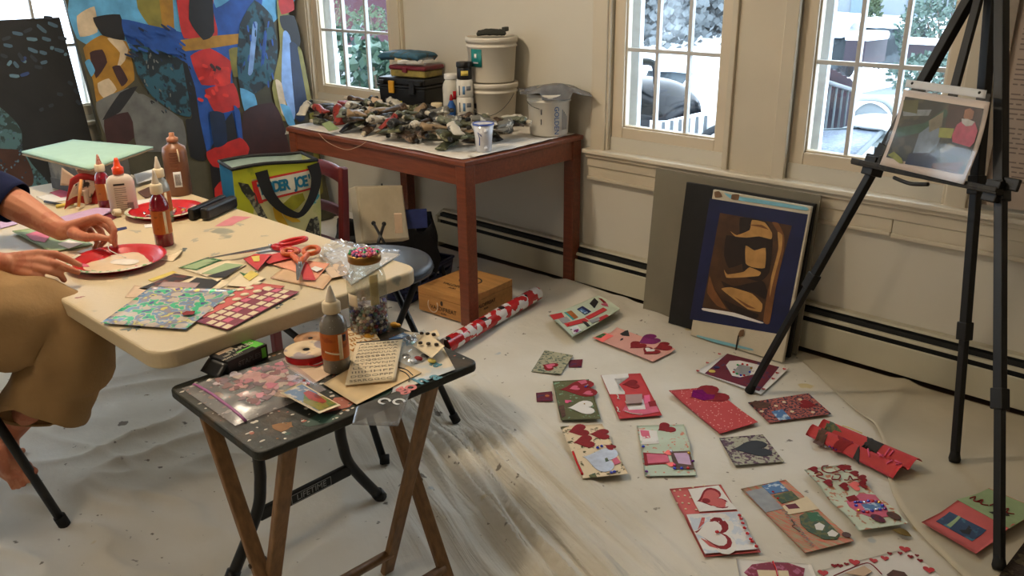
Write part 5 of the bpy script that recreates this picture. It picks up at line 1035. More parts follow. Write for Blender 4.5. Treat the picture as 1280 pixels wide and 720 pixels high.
# ================================================================== FOLDING TABLE
FT = .72
ftop = M('folding_table_plastic', (204, 186, 152), .45, rgb2=(150, 146, 128), thr=.70, scale=9, bump=.1, bscale=80)
fx0, fx1, fy0, fy1 = -3.495, -1.665, .682, 1.425
t = thing('folding_table', 'cream plastic folding table covered with craft supplies, paint-stained', 'table', ((fx0 + fx1) / 2, (fy0 + fy1) / 2, .006))
b = MB(); b.prism(rounded(fx0, fy0, fx1, fy1, .055, 8), FT - .042, FT); tt = b.build('tabletop', ftop, t, bevel=.008, seg=3)
b = MB(); b.prism(rounded(fx0 + .03, fy0 + .03, fx1 - .03, fy1 - .03, .05, 6), FT - .05, FT - .043); b.build('underside', ftop, tt)
rndp = random.Random(8)
spl = [M('splash_blue', (96, 106, 104), .5, var=.2), M('splash_wine', (140, 84, 78), .5, var=.2), M('splash_grey', (172, 164, 144), .5), M('splash_pink', (206, 128, 136), .5)]
bb = [MB() for _ in spl]
def blot(cx, cy, r, k, sx=1.0, a=0):
    n = 12; vs = [V((cx, cy, FT + .0005))]
    for i in range(n):
        q = r * rndp.uniform(.15, 1.2); an = 2 * pi * i / n; x, y = q * cos(an) * sx, q * sin(an); vs.append(V((cx + x * cos(a) - y * sin(a), cy + x * sin(a) + y * cos(a), FT + .0005)))
    bb[k].add(vs, [(0, 1 + i, 1 + (i + 1) % n) for i in range(n)])
for px, py, r, k in ((220, 411, .012, 1), (226, 408, .008, 1), (160, 412, .012, 0), (172, 411, .01, 0), (350, 380, .012, 0), (347, 385, .008, 0), (368, 374, .006, 0), (170, 290, .02, 2), (180, 318, .012, 2), (192, 316, .014, 2), (243, 300, .02, 2), (260, 288, .018, 2), (300, 281, .012, 2), (230, 312, .012, 0), (146, 310, .01, 0), (330, 295, .01, 2), (268, 318, .012, 2), (160, 345, .016, 2), (100, 372, .008, 1), (300, 430 - 30, .006, 2)):
    p = Z(px, py, FT); blot(p.x, p.y, r, k, 1.6, rndp.uniform(0, 3))
for m_, q in zip(spl, bb):
    if q.f: q.build('splash_pattern', m_, tt)
p = Z(286, 278, FT); pts = [Z(x, y, FT + .0006) for x, y in ((268, 283), (280, 276), (292, 270), (315, 271), (298, 277), (290, 282))]; b = MB(); b.add(pts, [tuple(range(6))]); b.build('splash_pattern', spl[3], tt)
fl_m = M('leg_black', (22, 22, 21), .4, var=.2)
# near leg frame: two wishbone tubes with a printed crossbar
lx = -1.765; cy = 1.06
def lowleg(sgn, x, cy=cy):
    return smooth_path([(x, cy + sgn * .125, FT - .05), (x, cy + sgn * .125, .33), (x, cy + sgn * .13, .24), (x, cy + sgn * .152, .16), (x, cy + sgn * .245, .010)], 6)
for x in (lx, -3.33):
    for sgn in (-1, 1):
        b = MB(); pth = lowleg(sgn, x); b.tube(pth, .0155, 12); lg = b.build('leg', fl_m, t); b = MB(); b.tube([pth[-1] + V((0, sgn * .002, -.001)), pth[-1] + V((0, -sgn * .012, .022))], .019, 12); b.build('foot_cap', fl_m, lg)
b = MB(); b.box((lx, cy, .155), (.016, .29, .036)); cb_ = b.build('crossbar', fl_m, t, bevel=.004)
sil = M('label_silver', (150, 150, 146), .5)
text(cb_, 'LIFETIME', (lx + .009, cy + .012, .155), (0, 1, 0), (0, 0, 1), .025, sil)
b = MB(); fr_ = [(lx + .0088, cy + y, .155 + z) for y, z in ((-.051, -.013), (.075, -.013), (.075, .013), (-.051, .013))]
for i in range(4): b.bar(fr_[i], fr_[(i + 1) % 4], .0016, .001, (1, 0, 0))
b.build('label_border', sil, cb_)
b = MB(); b.box((-3.33, cy, .155), (.016, .29, .036)); b.build('crossbar', fl_m, t, bevel=.004)
for x, s in ((lx, -1), (-3.33, 1)):
    for sgn in (-1, 1): b = MB(); b.bar((x, cy + sgn * .11, .50), (x + s * .34, cy + sgn * .03, FT - .052), .02, .008, (0, 0, 1)); b.build('brace', fl_m, t, bevel=.002)

# ---- helpers for flat things on a table top
def flat(name, label, cat, corners, mat, z, th=.0012, lift=None, group=None, rnd_=None):
    q = [Z(px, py, z) for px, py in corners]; n = 10
    b = MB()
    if len(q) == 4: b.sheet(lambda u, v: q[0].lerp(q[1], u).lerp(q[3].lerp(q[2], u), v) + V((0, 0, th + (lift(u, v) if lift else 0))), n, n, th=th, flat=True)
    else: b.prism([(p.x, p.y) for p in q], z + .0002, z + th)
    c = sum(q, V((0, 0, 0))) / len(q); o = b.build(name, PAPER[mat] if isinstance(mat, str) else mat, org=(c.x, c.y, z)); 
    return tag(o, label, cat, group), q
def lay(o, pts, mat, z, name='paper_patch', th=.0005):
    b = MB(); b.prism([(Z(x, y, z).x, Z(x, y, z).y) for x, y in pts], z, z + th); return b.build(name, PAPER[mat] if isinstance(mat, str) else mat, o)
# bottles
def glitter_bottle(label, px, py, h, liquid, labelm, tipm, r=.0245, Zt=FT, empty_neck=True, ang=0.0, white=False):
    c = Z(px, py, Zt); c = c + V((c.x, c.y, 0)).normalized() * r * .9; c.z = Zt
    t = thing('glue_bottle', label, 'bottle', c); k = h / .2
    b = MB(); b.lathe([(r * .92, 0), (r, .004), (r, .098 * k), (r * .96, .112 * k), (r * .72, .128 * k), (r * .46, .136 * k), (r * .46, .142 * k)], c, 28); b.build('body', liquid, t)
    b = MB(); b.lathe([(r * 1.004, .034 * k), (r * 1.012, .036 * k), (r * 1.012, .094 * k), (r * 1.004, .096 * k)], c, 28, close=False); lb_ = b.build('label', labelm, t)
    b = MB(); b.sheet(lambda u, v: on_cyl_at(c, r * 1.02, .25 + .3 * u, .036 * k + .058 * k * v), 4, 2, th=.0003); b.build('label_strip', PAPER['cream'], lb_)
    b = MB(); b.lathe([(r * .62, .138 * k), (r * .66, .141 * k), (r * .66, .160 * k), (r * .5, .164 * k)], c, 20); cp = b.build('cap', PAPER['cream'] if not white else PAPER['white'], t)
    b = MB(); b.lathe([(r * .40, .162 * k), (r * .38, .168 * k), (r * .16, .192 * k), (r * .12, .198 * k), (.0005, .2 * k)], c, 16); b.build('nozzle', tipm, t)
    return t, c
def on_cyl_at(c, r, ang, z):
    d = V((-c.x, -c.y, 0)).normalized(); rt_ = V((-d.y, d.x, 0)); return V((c.x, c.y, 0)) + d * (cos(ang) * r) + rt_ * (sin(ang) * r) + V((0, 0, c.z + z))
redl = M('glitter_red', (128, 18, 34), .15, rgb2=(170, 40, 54), thr=.66, scale=320, coat=.6); orl = M('label_orange', (176, 96, 30), .5, rgb2=(140, 74, 28), thr=.62, scale=60); nzl = M('nozzle_pale', (226, 212, 190), .4, var=.03)
glitter_bottle('red glitter glue bottle standing alone beyond the front paper plate', 207, 309, .226, redl, orl, nzl, .0265)
glitter_bottle('red glitter glue bottle left of the white glue bottle', 134, 262, .186, redl, orl, M('nozzle_worn', (206, 150, 130), .5, rgb2=(180, 70, 50), thr=.55, scale=60), .0245)
clr = M('bottle_clear', (176, 180, 176), .12, spec=.8, alpha=.75, var=.05)
glitter_bottle('clear glitter glue bottle half hidden behind the front red one', 208, 279, .212, clr, orl, nzl, .0265)
# white school glue bottle with orange cap: flattened shoulders
gc = Z(157, 268, FT); gc = gc + V((gc.x, gc.y, 0)).normalized() * .02; gd = V((-gc.x, -gc.y, 0)).normalized(); ga = math.atan2(gd.y, gd.x); GR = Matrix.Rotation(ga + pi / 2, 3, 'Z')
t = thing('school_glue', 'white school glue bottle with orange nozzle cap', 'bottle', gc)
b = MB(); pr = [(.040, 0), (.043, .004), (.043, .105), (.040, .118), (.030, .128), (.016, .133), (.014, .136)]; b.lathe(pr, gc, 36, rot=GR, sy=.55); b.build('body', M('glue_white', (224, 206, 188), .35, var=.04, scale=8), t)
inkg = M('print_dim', (150, 134, 124), .6); fce = lambda x, z: gc + GR @ V((x, -.0242 if abs(x) < .02 else -.0225, z))
b = MB()
for i in range(11): w_ = .036 if i % 4 != 3 else .022; b.bar(fce(-.022, .09 - i * .007), fce(-.022 + w_, .09 - i * .007), .0022, .001, (0, 0, 1))
b.build('printed_text', inkg, t)
b = MB(); b.bar(fce(-.022, .102), fce(.012, .102), .006, .001, (0, 0, 1)); b.build('printed_text', M('print_black'), t)
b = MB()
for i in range(7): b.bar(fce(.012 + .0028 * i, .016), fce(.012 + .0028 * i, .040), .0013, .001, (1, 0, 0))
b.build('barcode', M('print_dim2', (110, 96, 100), .6), t)
b = MB(); b.lathe([(.0165, .134), (.018, .138), (.018, .154), (.014, .157), (.011, .160), (.008, .178), (.005, .186), (.0005, .187)], gc, 20); b.build('cap', M('cap_orange', (232, 72, 24), .35, var=.06), t)
# brown acrylic bottle
bc = Z(226, 245, FT); bc = bc + V((bc.x, bc.y, 0)).normalized() * .03; t = thing('paint_bottle', 'tall copper brown paint bottle at the far table edge', 'bottle', bc)
b = MB(); b.lathe([(.038, 0), (.042, .004), (.042, .155), (.038, .172), (.022, .182), (.018, .186), (.018, .198)], bc, 32); b.build('body', M('paint_copper', (126, 82, 54), .35, var=.15, scale=6), t)
b = MB(); b.lathe([(.017, .19), (.020, .192), (.020, .204), (.014, .206), (.009, .212), (.009, .222), (.0005, .223)], bc, 20); b.build('cap', M('cap_copper', (170, 112, 78), .4), t)
lb2 = MB(); lb2.sheet(lambda u, v: on_cyl_at(bc, .0428, -.35 + .62 * u, .035 + .055 * v), 6, 3, th=.0004); q = lb2.build('barcode_label', PAPER['white'], t)
b = MB()
for i in range(8): b.sheet(lambda u, v, i=i: on_cyl_at(bc, .0434, -.25 + .055 * i + .025 * u, .042 + .04 * v), 1, 1, th=.0002)
b.build('barcode', M('print_black'), q)
b = MB()
for i in range(7): b.sheet(lambda u, v, i=i: on_cyl_at(bc, .0425, -.5 + .7 * u, .102 + .009 * i + .003 * v), 6, 1, th=.0002)
b.build('printed_text', M('print_copper', (110, 64, 40), .6), t)
b = MB(); b.tube([on_cyl_at(bc, .0425, .25, .17), on_cyl_at(bc, .043, .28, .15), on_cyl_at(bc, .043, .3, .125)], [.002, .003, .002], 6); b.build('paint_drip', PAPER['cream'], t)
# paper plates
plm = M('plate_red', (186, 22, 30), .35, var=.1, coat=.2); rimp = M('plate_floral', (210, 200, 180), .4, rgb2=(90, 140, 70), thr=.54, scale=60)
def plate(label, px, py, R, tilt=0):
    c = Z(px, py, FT + .004); t = thing('paper_plate', label, 'plate', (c.x, c.y, FT))
    b = MB(); b.lathe([(R * .70, .002), (R * .74, .004), (R * .83, .013), (R * .97, .019), (R, .018), (R * .97, .0175), (R * .82, .0105), (R * .73, .0012), (R * .7, .0005)], (c.x, c.y, FT), 48, close=False); b.lathe([(.0005, .0022), (R * .71, .0022)], (c.x, c.y, FT), 48, close=False); b.build('plate', plm, t)
    b = MB(); a0, a1 = radians(-150), radians(20)
    b.sheet(lambda u, v: V((c.x, c.y, FT)) + V((cos(a0 + (a1 - a0) * u), sin(a0 + (a1 - a0) * u), 0)) * (R * (.90 + .10 * v)) + V((0, 0, .0178 + .0020 * v * (1 - v) * 4 + .0008)), 30, 3); b.build('floral_rim', rimp, t)
    return t, V((c.x, c.y, FT))
R1 = .128
t, c1 = plate('red paper plate with a pool of white glue, under the hands', 148, 328, R1)
b = MB(); n = 30; vs = [c1 + V((-.0, 0, .0052))]
for i in range(n): a = 2 * pi * i / n; r = .080 * (1 + .22 * sin(3 * a + 1) * .5 + .15 * noise.noise((cos(a) * 2, sin(a) * 2, 1))); vs.append(c1 + V((r * cos(a), r * sin(a), .0034)))
b.add(vs, [(0, 1 + i, 1 + (i + 1) % n) for i in range(n)], 0, True); b.build('glue_film', M('glue_cream', (216, 190, 156), .35, var=.08, scale=20), t)
b = MB(); vs = [c1 + V((.012, .012, .010))]; 
for rr0, zz0 in ((.018, .0095), (.032, .0058)): 
    for i in range(20): a = 2 * pi * i / 20; r = rr0 * (1 + .3 * sin(2 * a + .6)); vs.append(c1 + V((.012 + r * cos(a), .012 + r * sin(a), zz0)))
b.add(vs, [(0, 1 + i, 1 + (i + 1) % 20) for i in range(20)] + [(1 + i, 21 + i, 21 + (i + 1) % 20, 1 + (i + 1) % 20) for i in range(20)], 0, True); b.build('glue_pool', M('glue_wet', (236, 228, 216), .2), t)
for i, (a, mt) in enumerate(((-.3, 'sage'), (-1.2, 'sage'), (-2.1, 'rose'), (.2, 'rose'))): p = c1 + V((.085 * cos(a), .085 * sin(a), .005)); b = MB(); b.prism([(p.x + .018 * cos(k) * (1 + .4 * sin(3 * k)), p.y + .008 * sin(k)) for k in [2 * pi * j / 9 for j in range(9)]], FT + .0038, FT + .0046); b.build('printed_leaf', PAPER[mt], t)
t, c2 = plate('red paper plate of loose sequins behind the glue bottles', 206, 266, .122)
rs = random.Random(4); sqm = [M('sequin_' + k, v, .15, metal=.4, spec=.8) for k, v in (('violet', (110, 84, 140)), ('silver', (190, 190, 186)), ('gold', (200, 160, 70)), ('rose', (200, 110, 130)), ('ink', (40, 40, 52)), ('cream', (226, 210, 180)))]
sq_protos = []
for m_ in sqm: b = MB(); b.lathe([(.006, 0), (.006, .0016), (.003, .003), (.0003, .003)], (0, 0, 0), 7, smooth=False); sq_protos.append(b)
grp = 'sequins on the paper plate'
for i in range(46):
    a, r = rs.uniform(0, 2 * pi), .072 * sqrt(rs.random()); b = MB(); k = rs.randrange(6); s_ = rs.uniform(.6, 1.5); p = c2 + V((r * cos(a), r * sin(a), .0035 + .004 * rs.random()))
    b.lathe([(.006 * s_, 0), (.006 * s_, .0016), (.003 * s_, .003), (.0003, .003)], (0, 0, 0), 7, smooth=False, rot=Matrix.Rotation(rs.uniform(-.5, .5), 3, 'X')); o = b.build('sequin', sqm[k], local=True); o.location = p
    tag(o, 'shiny %s sequin loose on the sequin plate' % ('violet', 'silver', 'gold', 'rose', 'inky', 'cream')[k], 'sequin', grp)
b = MB(); p = Z(233, 262, FT + .006); b.add([p, p + V((.03, .012, .001)), p + V((.008, .034, .012)), p + V((.01, .012, .008))], [(0, 1, 3), (1, 2, 3), (2, 0, 3), (0, 2, 1)]); tag(b.build('paper_scrap', PAPER['cream']), 'folded cream paper scrap lying in the sequin plate', 'paper scrap')
# stapler
s0, s1 = Z(247, 277, FT), Z(289, 258, FT); sdir = (s1 - s0); sdir.z = 0; Ls = sdir.length; sdir.normalize(); sn = V((sdir.y, -sdir.x, 0)); RS = Matrix((sdir, -sn if False else V((-sdir.y, sdir.x, 0)), V((0, 0, 1)))).transposed()
sc_ = (s0 + s1) / 2 - sn * .0
t = thing('stapler', 'black stapler lying on its side near the sequin plate', 'stapler', sc_)
b = MB(); b.box(sc_ - sn * .024 + V((0, 0, .021)), (Ls, .022, .040), RS); b.build('base', blackp, t, bevel=.006)
b = MB(); b.box(sc_ + sn * .020 + V((0, 0, .022)), (Ls * .92, .030, .042), RS); b.build('arm', blackp, t, bevel=.009)
b = MB(); b.box(sc_ - sn * .004 - sdir * .03 + V((0, 0, .016)), (Ls * .35, .012, .018), RS); b.build('magazine', M('steel', (170, 170, 172), .25, metal=.9), t, bevel=.002)
b = MB(); b.box(sc_ - sn * .004 + sdir * (Ls * .42) + V((0, 0, .018)), (.02, .044, .028), RS); b.build('hinge', blackp, t, bevel=.004)
# mint pad on a grey carton near the far table end
mz = .842
mq = [Z(28, 195, mz), Z(92, 178, mz), Z(192, 187, mz), Z(112, 215, mz)]
gA, gB = Z(63, 236, FT), Z(108, 236, FT)
cdir = (mq[3] - mq[0]); cdir.z = 0; cdir.normalize(); cnr = V((-cdir.y, cdir.x, 0))
cc = gA + cdir * .12 + cnr * .10; cc.z = FT
t = thing('carton', 'grey printed carton under the mint pad', 'box', cc)
b = MB(); b.box(cc + V((0, 0, .059)), (.24, .18, .116), math.atan2(cdir.y, cdir.x)); b.build('body', M('carton_grey', (128, 128, 122), .7, rgb2=(88, 90, 90), thr=.5, scale=7), t, bevel=.003)
b = MB(); b.box(cc + V((0, 0, .022)), (.243, .183, .04), math.atan2(cdir.y, cdir.x)); b.build('dark_band', M('carton_band', (72, 74, 76), .7, var=.2), t)
b = MB(); b.sheet(lambda u, v: mq[0].lerp(mq[1], u).lerp(mq[3].lerp(mq[2], u), v) + V((0, 0, .006 + .006 * (1 - u) * (1 - v))), 10, 10, th=.006)
t = b.build('paper_pad', M('pad_mint', (164, 198, 180), .65, var=.03), org=mq[0]); tag(t, 'pale mint poster board lying on the grey carton', 'board')
b = MB(); b.sheet(lambda u, v: mq[0].lerp(mq[1], u).lerp(mq[3].lerp(mq[2], u), v) + V((0, 0, -.0005 + .003 * (1 - u) * (1 - v) + .002 * noise.noise((u * 5, v * 5, 1)))), 10, 10, th=.005); b.build('backing_sheet', M('pad_back', (150, 130, 104), .8), t)
# crumpled red carton with a wooden stick
pc = Z(103, 258, FT); t = thing('torn_carton', 'torn red and kraft snack carton crumpled beside the red glitter bottle', 'carton', pc)
vd = V((pc.x, pc.y, 0)).normalized(); vr = V((vd.y, -vd.x, 0))
def pcw(x, y, z): return V((pc.x, pc.y, FT)) + vr * x + vd * y + V((0, 0, z))
kraft = M('kraft_card', (186, 158, 136), .75, var=.06); cred = M('carton_red', (176, 42, 36), .5, var=.1)
b = MB(); b.sheet(lambda u, v: pcw(-.055 + .10 * u + .035 * v, -.02 + .05 * sin(u * 2.6), .002 + .10 * v + .008 * sin(u * 5)), 12, 8, th=.0015); b.build('printed_panel', cred, t)
b = MB(); b.sheet(lambda u, v: pcw(-.043 + .075 * u + .03 * v, -.026 + .05 * sin(u * 2.2 + .15), .028 + .052 * v + .006 * sin(u * 4)), 8, 6, th=.001); b.build('printed_picture', M('carton_picture', (214, 190, 170), .5, rgb2=(54, 42, 40), thr=.56, scale=30), t)
b = MB(); b.sheet(lambda u, v: pcw(.01 + .075 * u, .0 + .04 * sin(u * 2), .005 + .05 * v * (1 - .2 * u)), 8, 6, th=.0015); b.build('kraft_flap', kraft, t)
b = MB(); b.sheet(lambda u, v: pcw(.02 + .07 * u - .02 * v, .04 + .03 * u, .07 + .055 * v * (1 - .4 * u)), 8, 6, th=.0015); b.build('kraft_flap', kraft, t)
b = MB(); b.sheet(lambda u, v: pcw(-.055 + .035 * u + .015 * v, .03 - .03 * u, .075 + .06 * v * (1 - .5 * u)), 8, 6, th=.0015); b.build('kraft_flap', kraft, t)
b = MB(); b.tube([pcw(-.012, -.05, .012), pcw(.012, -.03, .10)], .005, 8); tag(b.build('wooden_stick', M('stick_wood', (214, 150, 84), .5)), 'pale wooden stick poking up before the torn carton', 'stick')
# loose papers on the table
z0 = FT + .0008
def fl(label, corners, mat, k=0, lift=None, name='paper_sheet', cat='paper', th=.001, group=None): return flat(name, label, cat, corners, mat, z0 + .0012 * k, th, lift, group)
fl('white paper sheet near the grey carton', [(45, 246), (80, 240), (110, 246), (60, 254)], 'white')
fl('pinkish paper sheet next to the grey carton', [(62, 241), (82, 235), (100, 243), (76, 247)], 'rose', 1)
fl('lilac paper sheet behind the left hand', [(58, 276), (120, 262), (146, 263), (100, 284)], 'lilac', 2, lambda u, v: .006 * u)
fl('maroon paper sheet under the lilac sheet', [(100, 276), (140, 266), (146, 272), (122, 282)], 'maroon', 1)
fl('lilac paper corner beside the left forearm at the picture edge', [(0, 276), (14, 273), (22, 280), (0, 286)], 'lilac', 1)
fl('white paper with curled edge behind the glue bottles', [(168, 222), (196, 214), (206, 224), (172, 234)], 'white', 1, lambda u, v: .02 * v * (1 - v) + .012)
fl('white paper under the clear glue bottle', [(160, 252), (206, 246), (246, 252), (170, 264)], 'white', 0)
fl('dark photo scrap behind the clear glue bottle', [(172, 240), (190, 232), (200, 240), (182, 248)], 'brown', 2)
o, q = fl('sage green folded card with pasted scraps under the left arm', [(16, 292), (70, 282), (116, 306), (66, 318)], 'sage', 1, lambda u, v: .006 * (1 - u), name='folded_card', cat='card', th=.003)
lay(o, [(32, 293), (50, 288), (62, 296), (56, 303), (40, 300)], 'rose', z0 + .011); lay(o, [(72, 305), (86, 300), (104, 304), (86, 311)], 'white', z0 + .0085)
fl('pale paper under the near hand', [(40, 322), (70, 312), (100, 316), (84, 330)], 'tan', 1)
fl('blue marker stripe scrap near the left hand', [(144, 286), (158, 283.5), (159, 286), (146, 289)], 'navy', 0, name='paper_scrap', cat='paper scrap')
fl('cream torn paper scrap right of the glue plate', [(200, 325), (229, 312), (226, 321), (216, 327)], 'cream', 0, lambda u, v: .010 * v * u, name='paper_scrap', cat='paper scrap')
fl('white rolled label scrap before the sequin plate', [(180, 281), (192, 280), (193, 284), (181, 285)], 'white', 0, name='paper_scrap', cat='paper scrap')
b = MB(); cc_ = Z(150, 266, FT + .012); b.lathe([(.013, 0), (.014, .003), (.012, .02), (.008, .024), (.006, .022), (.004, .004)], cc_, 14, rot=Matrix.Rotation(1.35, 3, 'X')); tag(b.build('bottle_cap', PAPER['cream']), 'loose cream glue cap in front of the white glue bottle', 'cap')
for i, (px, py, qx, qy, mt, r) in enumerate(((70, 258, 92, 254, 'yellow', .006), (56, 252, 78, 256, 'graphite', .005))):
    b = MB(); b.tube([Z(px, py, FT + .008), Z(qx, qy, FT + .008)], r, 8); tag(b.build('marker', PAPER[mt]), ('yellow marker lying before the torn carton', 'dark marker lying left of the torn carton')[i], 'marker')
# sticker and picture sheets at the near end
o, q = fl('sheet with two pale green rounded panels', [(222, 334), (262, 320), (302, 329), (252, 344)], 'cream', 1, None, 'sticker_sheet', 'sticker sheet', group='sheets spread at the near table end')
lay(o, [(224, 334.5), (260, 321.5), (278, 325), (246, 338)], PAPER['green'], z0 + .0027); lay(o, [(228, 334.5), (258, 324), (272, 326), (245, 336.5)], 'sage', z0 + .0034)
o, q = fl('sheet with pale green panel over black, beside the two-panel sheet', [(246, 341), (284, 325), (308, 331), (272, 352)], 'cream', 2, None, 'sticker_sheet', 'sticker sheet', group='sheets spread at the near table end')
lay(o, [(252, 342), (282, 329), (305, 331), (275, 343)], 'sage', z0 + .0040); lay(o, [(259, 345), (303, 332), (281, 347), (268, 347)], 'black', z0 + .0046)
o, q = fl('photo strip sheet of dark red pictures', [(172, 361), (220, 341), (292, 352), (250, 374)], 'cream', 0, None, 'sticker_sheet', 'sticker sheet', group='sheets spread at the near table end')
lay(o, [(176, 360), (218, 342), (242, 346), (200, 361)], M('print_ember', (96, 40, 28), .5, rgb2=(30, 24, 24), thr=.5, scale=40), z0 + .0022); lay(o, [(228, 358), (246, 347), (276, 351), (262, 362)], PAPER['black'], z0 + .0022)
fl('yellowish paper strip beyond the photo strip sheet', [(185, 350), (216, 339), (222, 341), (190, 352)], 'yellow', 0)
fl('pale pink paper strip at the near table edge', [(156, 372), (168, 357), (214, 362), (196, 372)], 'tan', 0); fl('mauve paper beneath the holographic sheet', [(182, 372), (204, 352), (250, 354), (230, 374)], 'mauve', 2)
holo = bpy.data.materials.new('holographic'); MATS['holographic'] = holo; holo.use_nodes = True; nt = holo.node_tree; bs = nt.nodes['Principled BSDF']; N = nt.nodes.new; L = nt.links.new
tcn = N('ShaderNodeTexCoord'); v1 = N('ShaderNodeTexVoronoi'); v1.inputs['Scale'].default_value = 24; L(tcn.outputs['Object'], v1.inputs['Vector']); n1 = N('ShaderNodeTexNoise'); n1.inputs['Scale'].default_value = 26; L(tcn.outputs['Object'], n1.inputs['Vector'])
rp = N('ShaderNodeValToRGB'); rp.color_ramp.interpolation = 'CONSTANT'; e = rp.color_ramp.elements; e[0].color = lin((92, 84, 150)); e[1].position = .36; e[1].color = lin((70, 190, 140)); 
for p_, c_ in ((.45, (208, 196, 178)), (.5, (112, 150, 190)), (.55, (150, 140, 150)), (.62, (220, 210, 110)), (.68, (90, 60, 130))): q_ = e.new(p_); q_.color = lin(c_)
L(n1.outputs['Fac'], rp.inputs['Fac']); r2 = N('ShaderNodeValToRGB'); r2.color_ramp.interpolation = 'CONSTANT'; r2.color_ramp.elements[1].position = .34; r2.color_ramp.elements[0].color = (1, 1, 1, 1); r2.color_ramp.elements[1].color = (0, 0, 0, 1); L(v1.outputs['Distance'], r2.inputs['Fac'])
mx = N('ShaderNodeMix'); mx.data_type = 'RGBA'; L(r2.outputs['Color'], mx.inputs[0]); L(rp.outputs['Color'], mx.inputs[6]); mx.inputs[7].default_value = lin((206, 190, 174)); L(mx.outputs[2], bs.inputs['Base Color']); bs.inputs['Roughness'].default_value = .3; bs.inputs['Metallic'].default_value = .15
o, q = fl('holographic sticker sheet with punched ovals, nearest the table corner', [(126, 404), (190, 360), (296, 362), (232, 412)], holo, 4, lambda u, v: .004 * u * (1 - v), 'sticker_sheet', 'sticker sheet', group='sheets spread at the near table end')
lay(o, [(227, 392), (233, 389), (244, 389), (242, 393), (229, 394)], 'crimson', z0 + .0105)
o, q = fl('red sheet of white and pink dots beside the holographic sheet', [(246, 396), (310, 352), (356, 358), (282, 400)], 'salmon', 2, None, 'sticker_sheet', 'sticker sheet', group='sheets spread at the near table end')
for (x, y) in ((262, 390), (276, 380), (288, 371), (300, 364), (312, 362), (322, 356), (334, 362), (296, 376), (322, 366), (306, 370)): p = Z(x, y, z0); b = MB(); b.lathe([(.011, .0026 + .0014), (.011, .0034 + .0014), (.0003, .0034 + .0014)], (p.x, p.y, z0), 12); b.build('sticker_dot', PAPER['cream'], o)
o, q = fl('maroon sheet of square stickers at the near table edge', [(245, 402), (336, 359), (374, 365), (284, 413)], M('sheet_plum', (128, 48, 66), .5, var=.15), 3, None, 'sticker_sheet', 'sticker sheet', group='sheets spread at the near table end')
for i in range(9):
    for j in range(4):
        if (i * 5 + j * 3) % 7 == 0: continue
        A = lambda u, v: q[0].lerp(q[1], u).lerp(q[3].lerp(q[2], u), v) + V((0, 0, .0014)); u0, u1, v0, v1 = (i + .12) / 9, (i + .88) / 9, (j + .14) / 4, (j + .86) / 4
        b = MB(); b.add([A(u0, v0), A(u1, v0), A(u1, v1), A(u0, v1)], [(0, 1, 2, 3)]); b.add([A(u0, v0) + V((0, 0, -.0004)), A(u1, v0) + V((0, 0, -.0004)), A(u1, v1) + V((0, 0, -.0004)), A(u0, v1) + V((0, 0, -.0004))], [(3, 2, 1, 0)]); b.build('square_sticker', PAPER['rose' if (i * 3 + j) % 5 == 0 else 'cream'], o)
b = MB(); b.lathe([(.004, 0), (.004, .003), (.0003, .005)], Z(314, 397, FT), 8); tag(b.build('sequin', GEM['purple']), 'single purple gem at the edge of the square sticker sheet', 'sequin')
o, q = fl('white rounded card with a fruit print under the red scraps', [(282, 357), (302, 340), (333, 347), (310, 359)], 'cream', 3, None, 'cut_card', 'card'); lay(o, [(304, 346), (314, 338), (324, 343), (312, 351)], PAPER['yellow'], z0 + .006); lay(o, [(299, 340), (306, 342), (322, 339), (308, 348)], PAPER['green'], z0 + .0055)
o, q = fl('red cut paper scraps heaped left of the scissors', [(304, 324), (318, 318), (340, 322), (322, 338)], 'red', 5, lambda u, v: .010 * u * v, 'paper_scrap', 'paper scrap'); fl('red curved paper cut beneath the orange scissors', [(322, 322), (356, 318), (372, 324), (336, 330)], 'red', 6, lambda u, v: .008 * u, 'paper_scrap', 'paper scrap')
fl('yellow star paper scrap on the red scraps', [(314, 321), (328, 319), (324, 327), (317, 327)], 'yellow', 8, None, 'paper_scrap', 'paper scrap'); fl('red torn strip lying over the cream card', [(370, 324), (384, 328), (395, 351), (379, 350)], 'red', 6, lambda u, v: .006 * sin(v * 3), 'paper_scrap', 'paper scrap')
fl('white printed tissue behind the red scraps', [(318, 316), (346, 308), (374, 312), (340, 322)], 'pearl', 3, None, 'paper_sheet', 'paper'); fl('salmon cut sheet with an oval hole', [(332, 328), (352, 323), (412, 331), (396, 349)], M('paper_peach', (222, 154, 126), .65), 3, lambda u, v: .003 * u, 'cut_sheet', 'paper')
o, q = fl('glossy cream card with rounded corner at the near right of the table', [(338, 348), (352, 337), (418, 345), (404, 362)], M('card_gloss', (222, 186, 150), .2, var=.04), 1, None, 'cut_card', 'card', th=.002); fl('cream square card on the clear plastic sheet', [(406, 336), (426, 326), (438, 343), (414, 348)], 'tan', 5, None, 'cut_card', 'card')
fl('white oval cut paper showing through the salmon sheet', [(388, 336), (394, 333), (404, 336), (396, 340)], 'white', 8, None, 'paper_scrap', 'paper scrap')
filmw = clear_mat('table_film', (244, 246, 250), .22, .22, .14)
b = MB(); q = [Z(394, 318, FT), Z(420, 303, FT), Z(502, 318, FT), Z(440, 362, FT)]
b.sheet(lambda u, v: q[0].lerp(q[1], u).lerp(q[3].lerp(q[2], u), v) + V((0, 0, .010 + .007 * noise.noise((u * 7, v * 7, 3)) + .006 * noise.noise((u * 15, v * 15, 1)))), 30, 30); tag(b.build('plastic_sheet', filmw), 'crinkled clear plastic sleeve at the right corner of the folding table', 'plastic sheet')
fl('white board under the crinkled clear plastic', [(404, 318), (428, 309), (500, 319), (440, 356)], 'white', 1, None, 'paper_sheet', 'paper', th=.003)
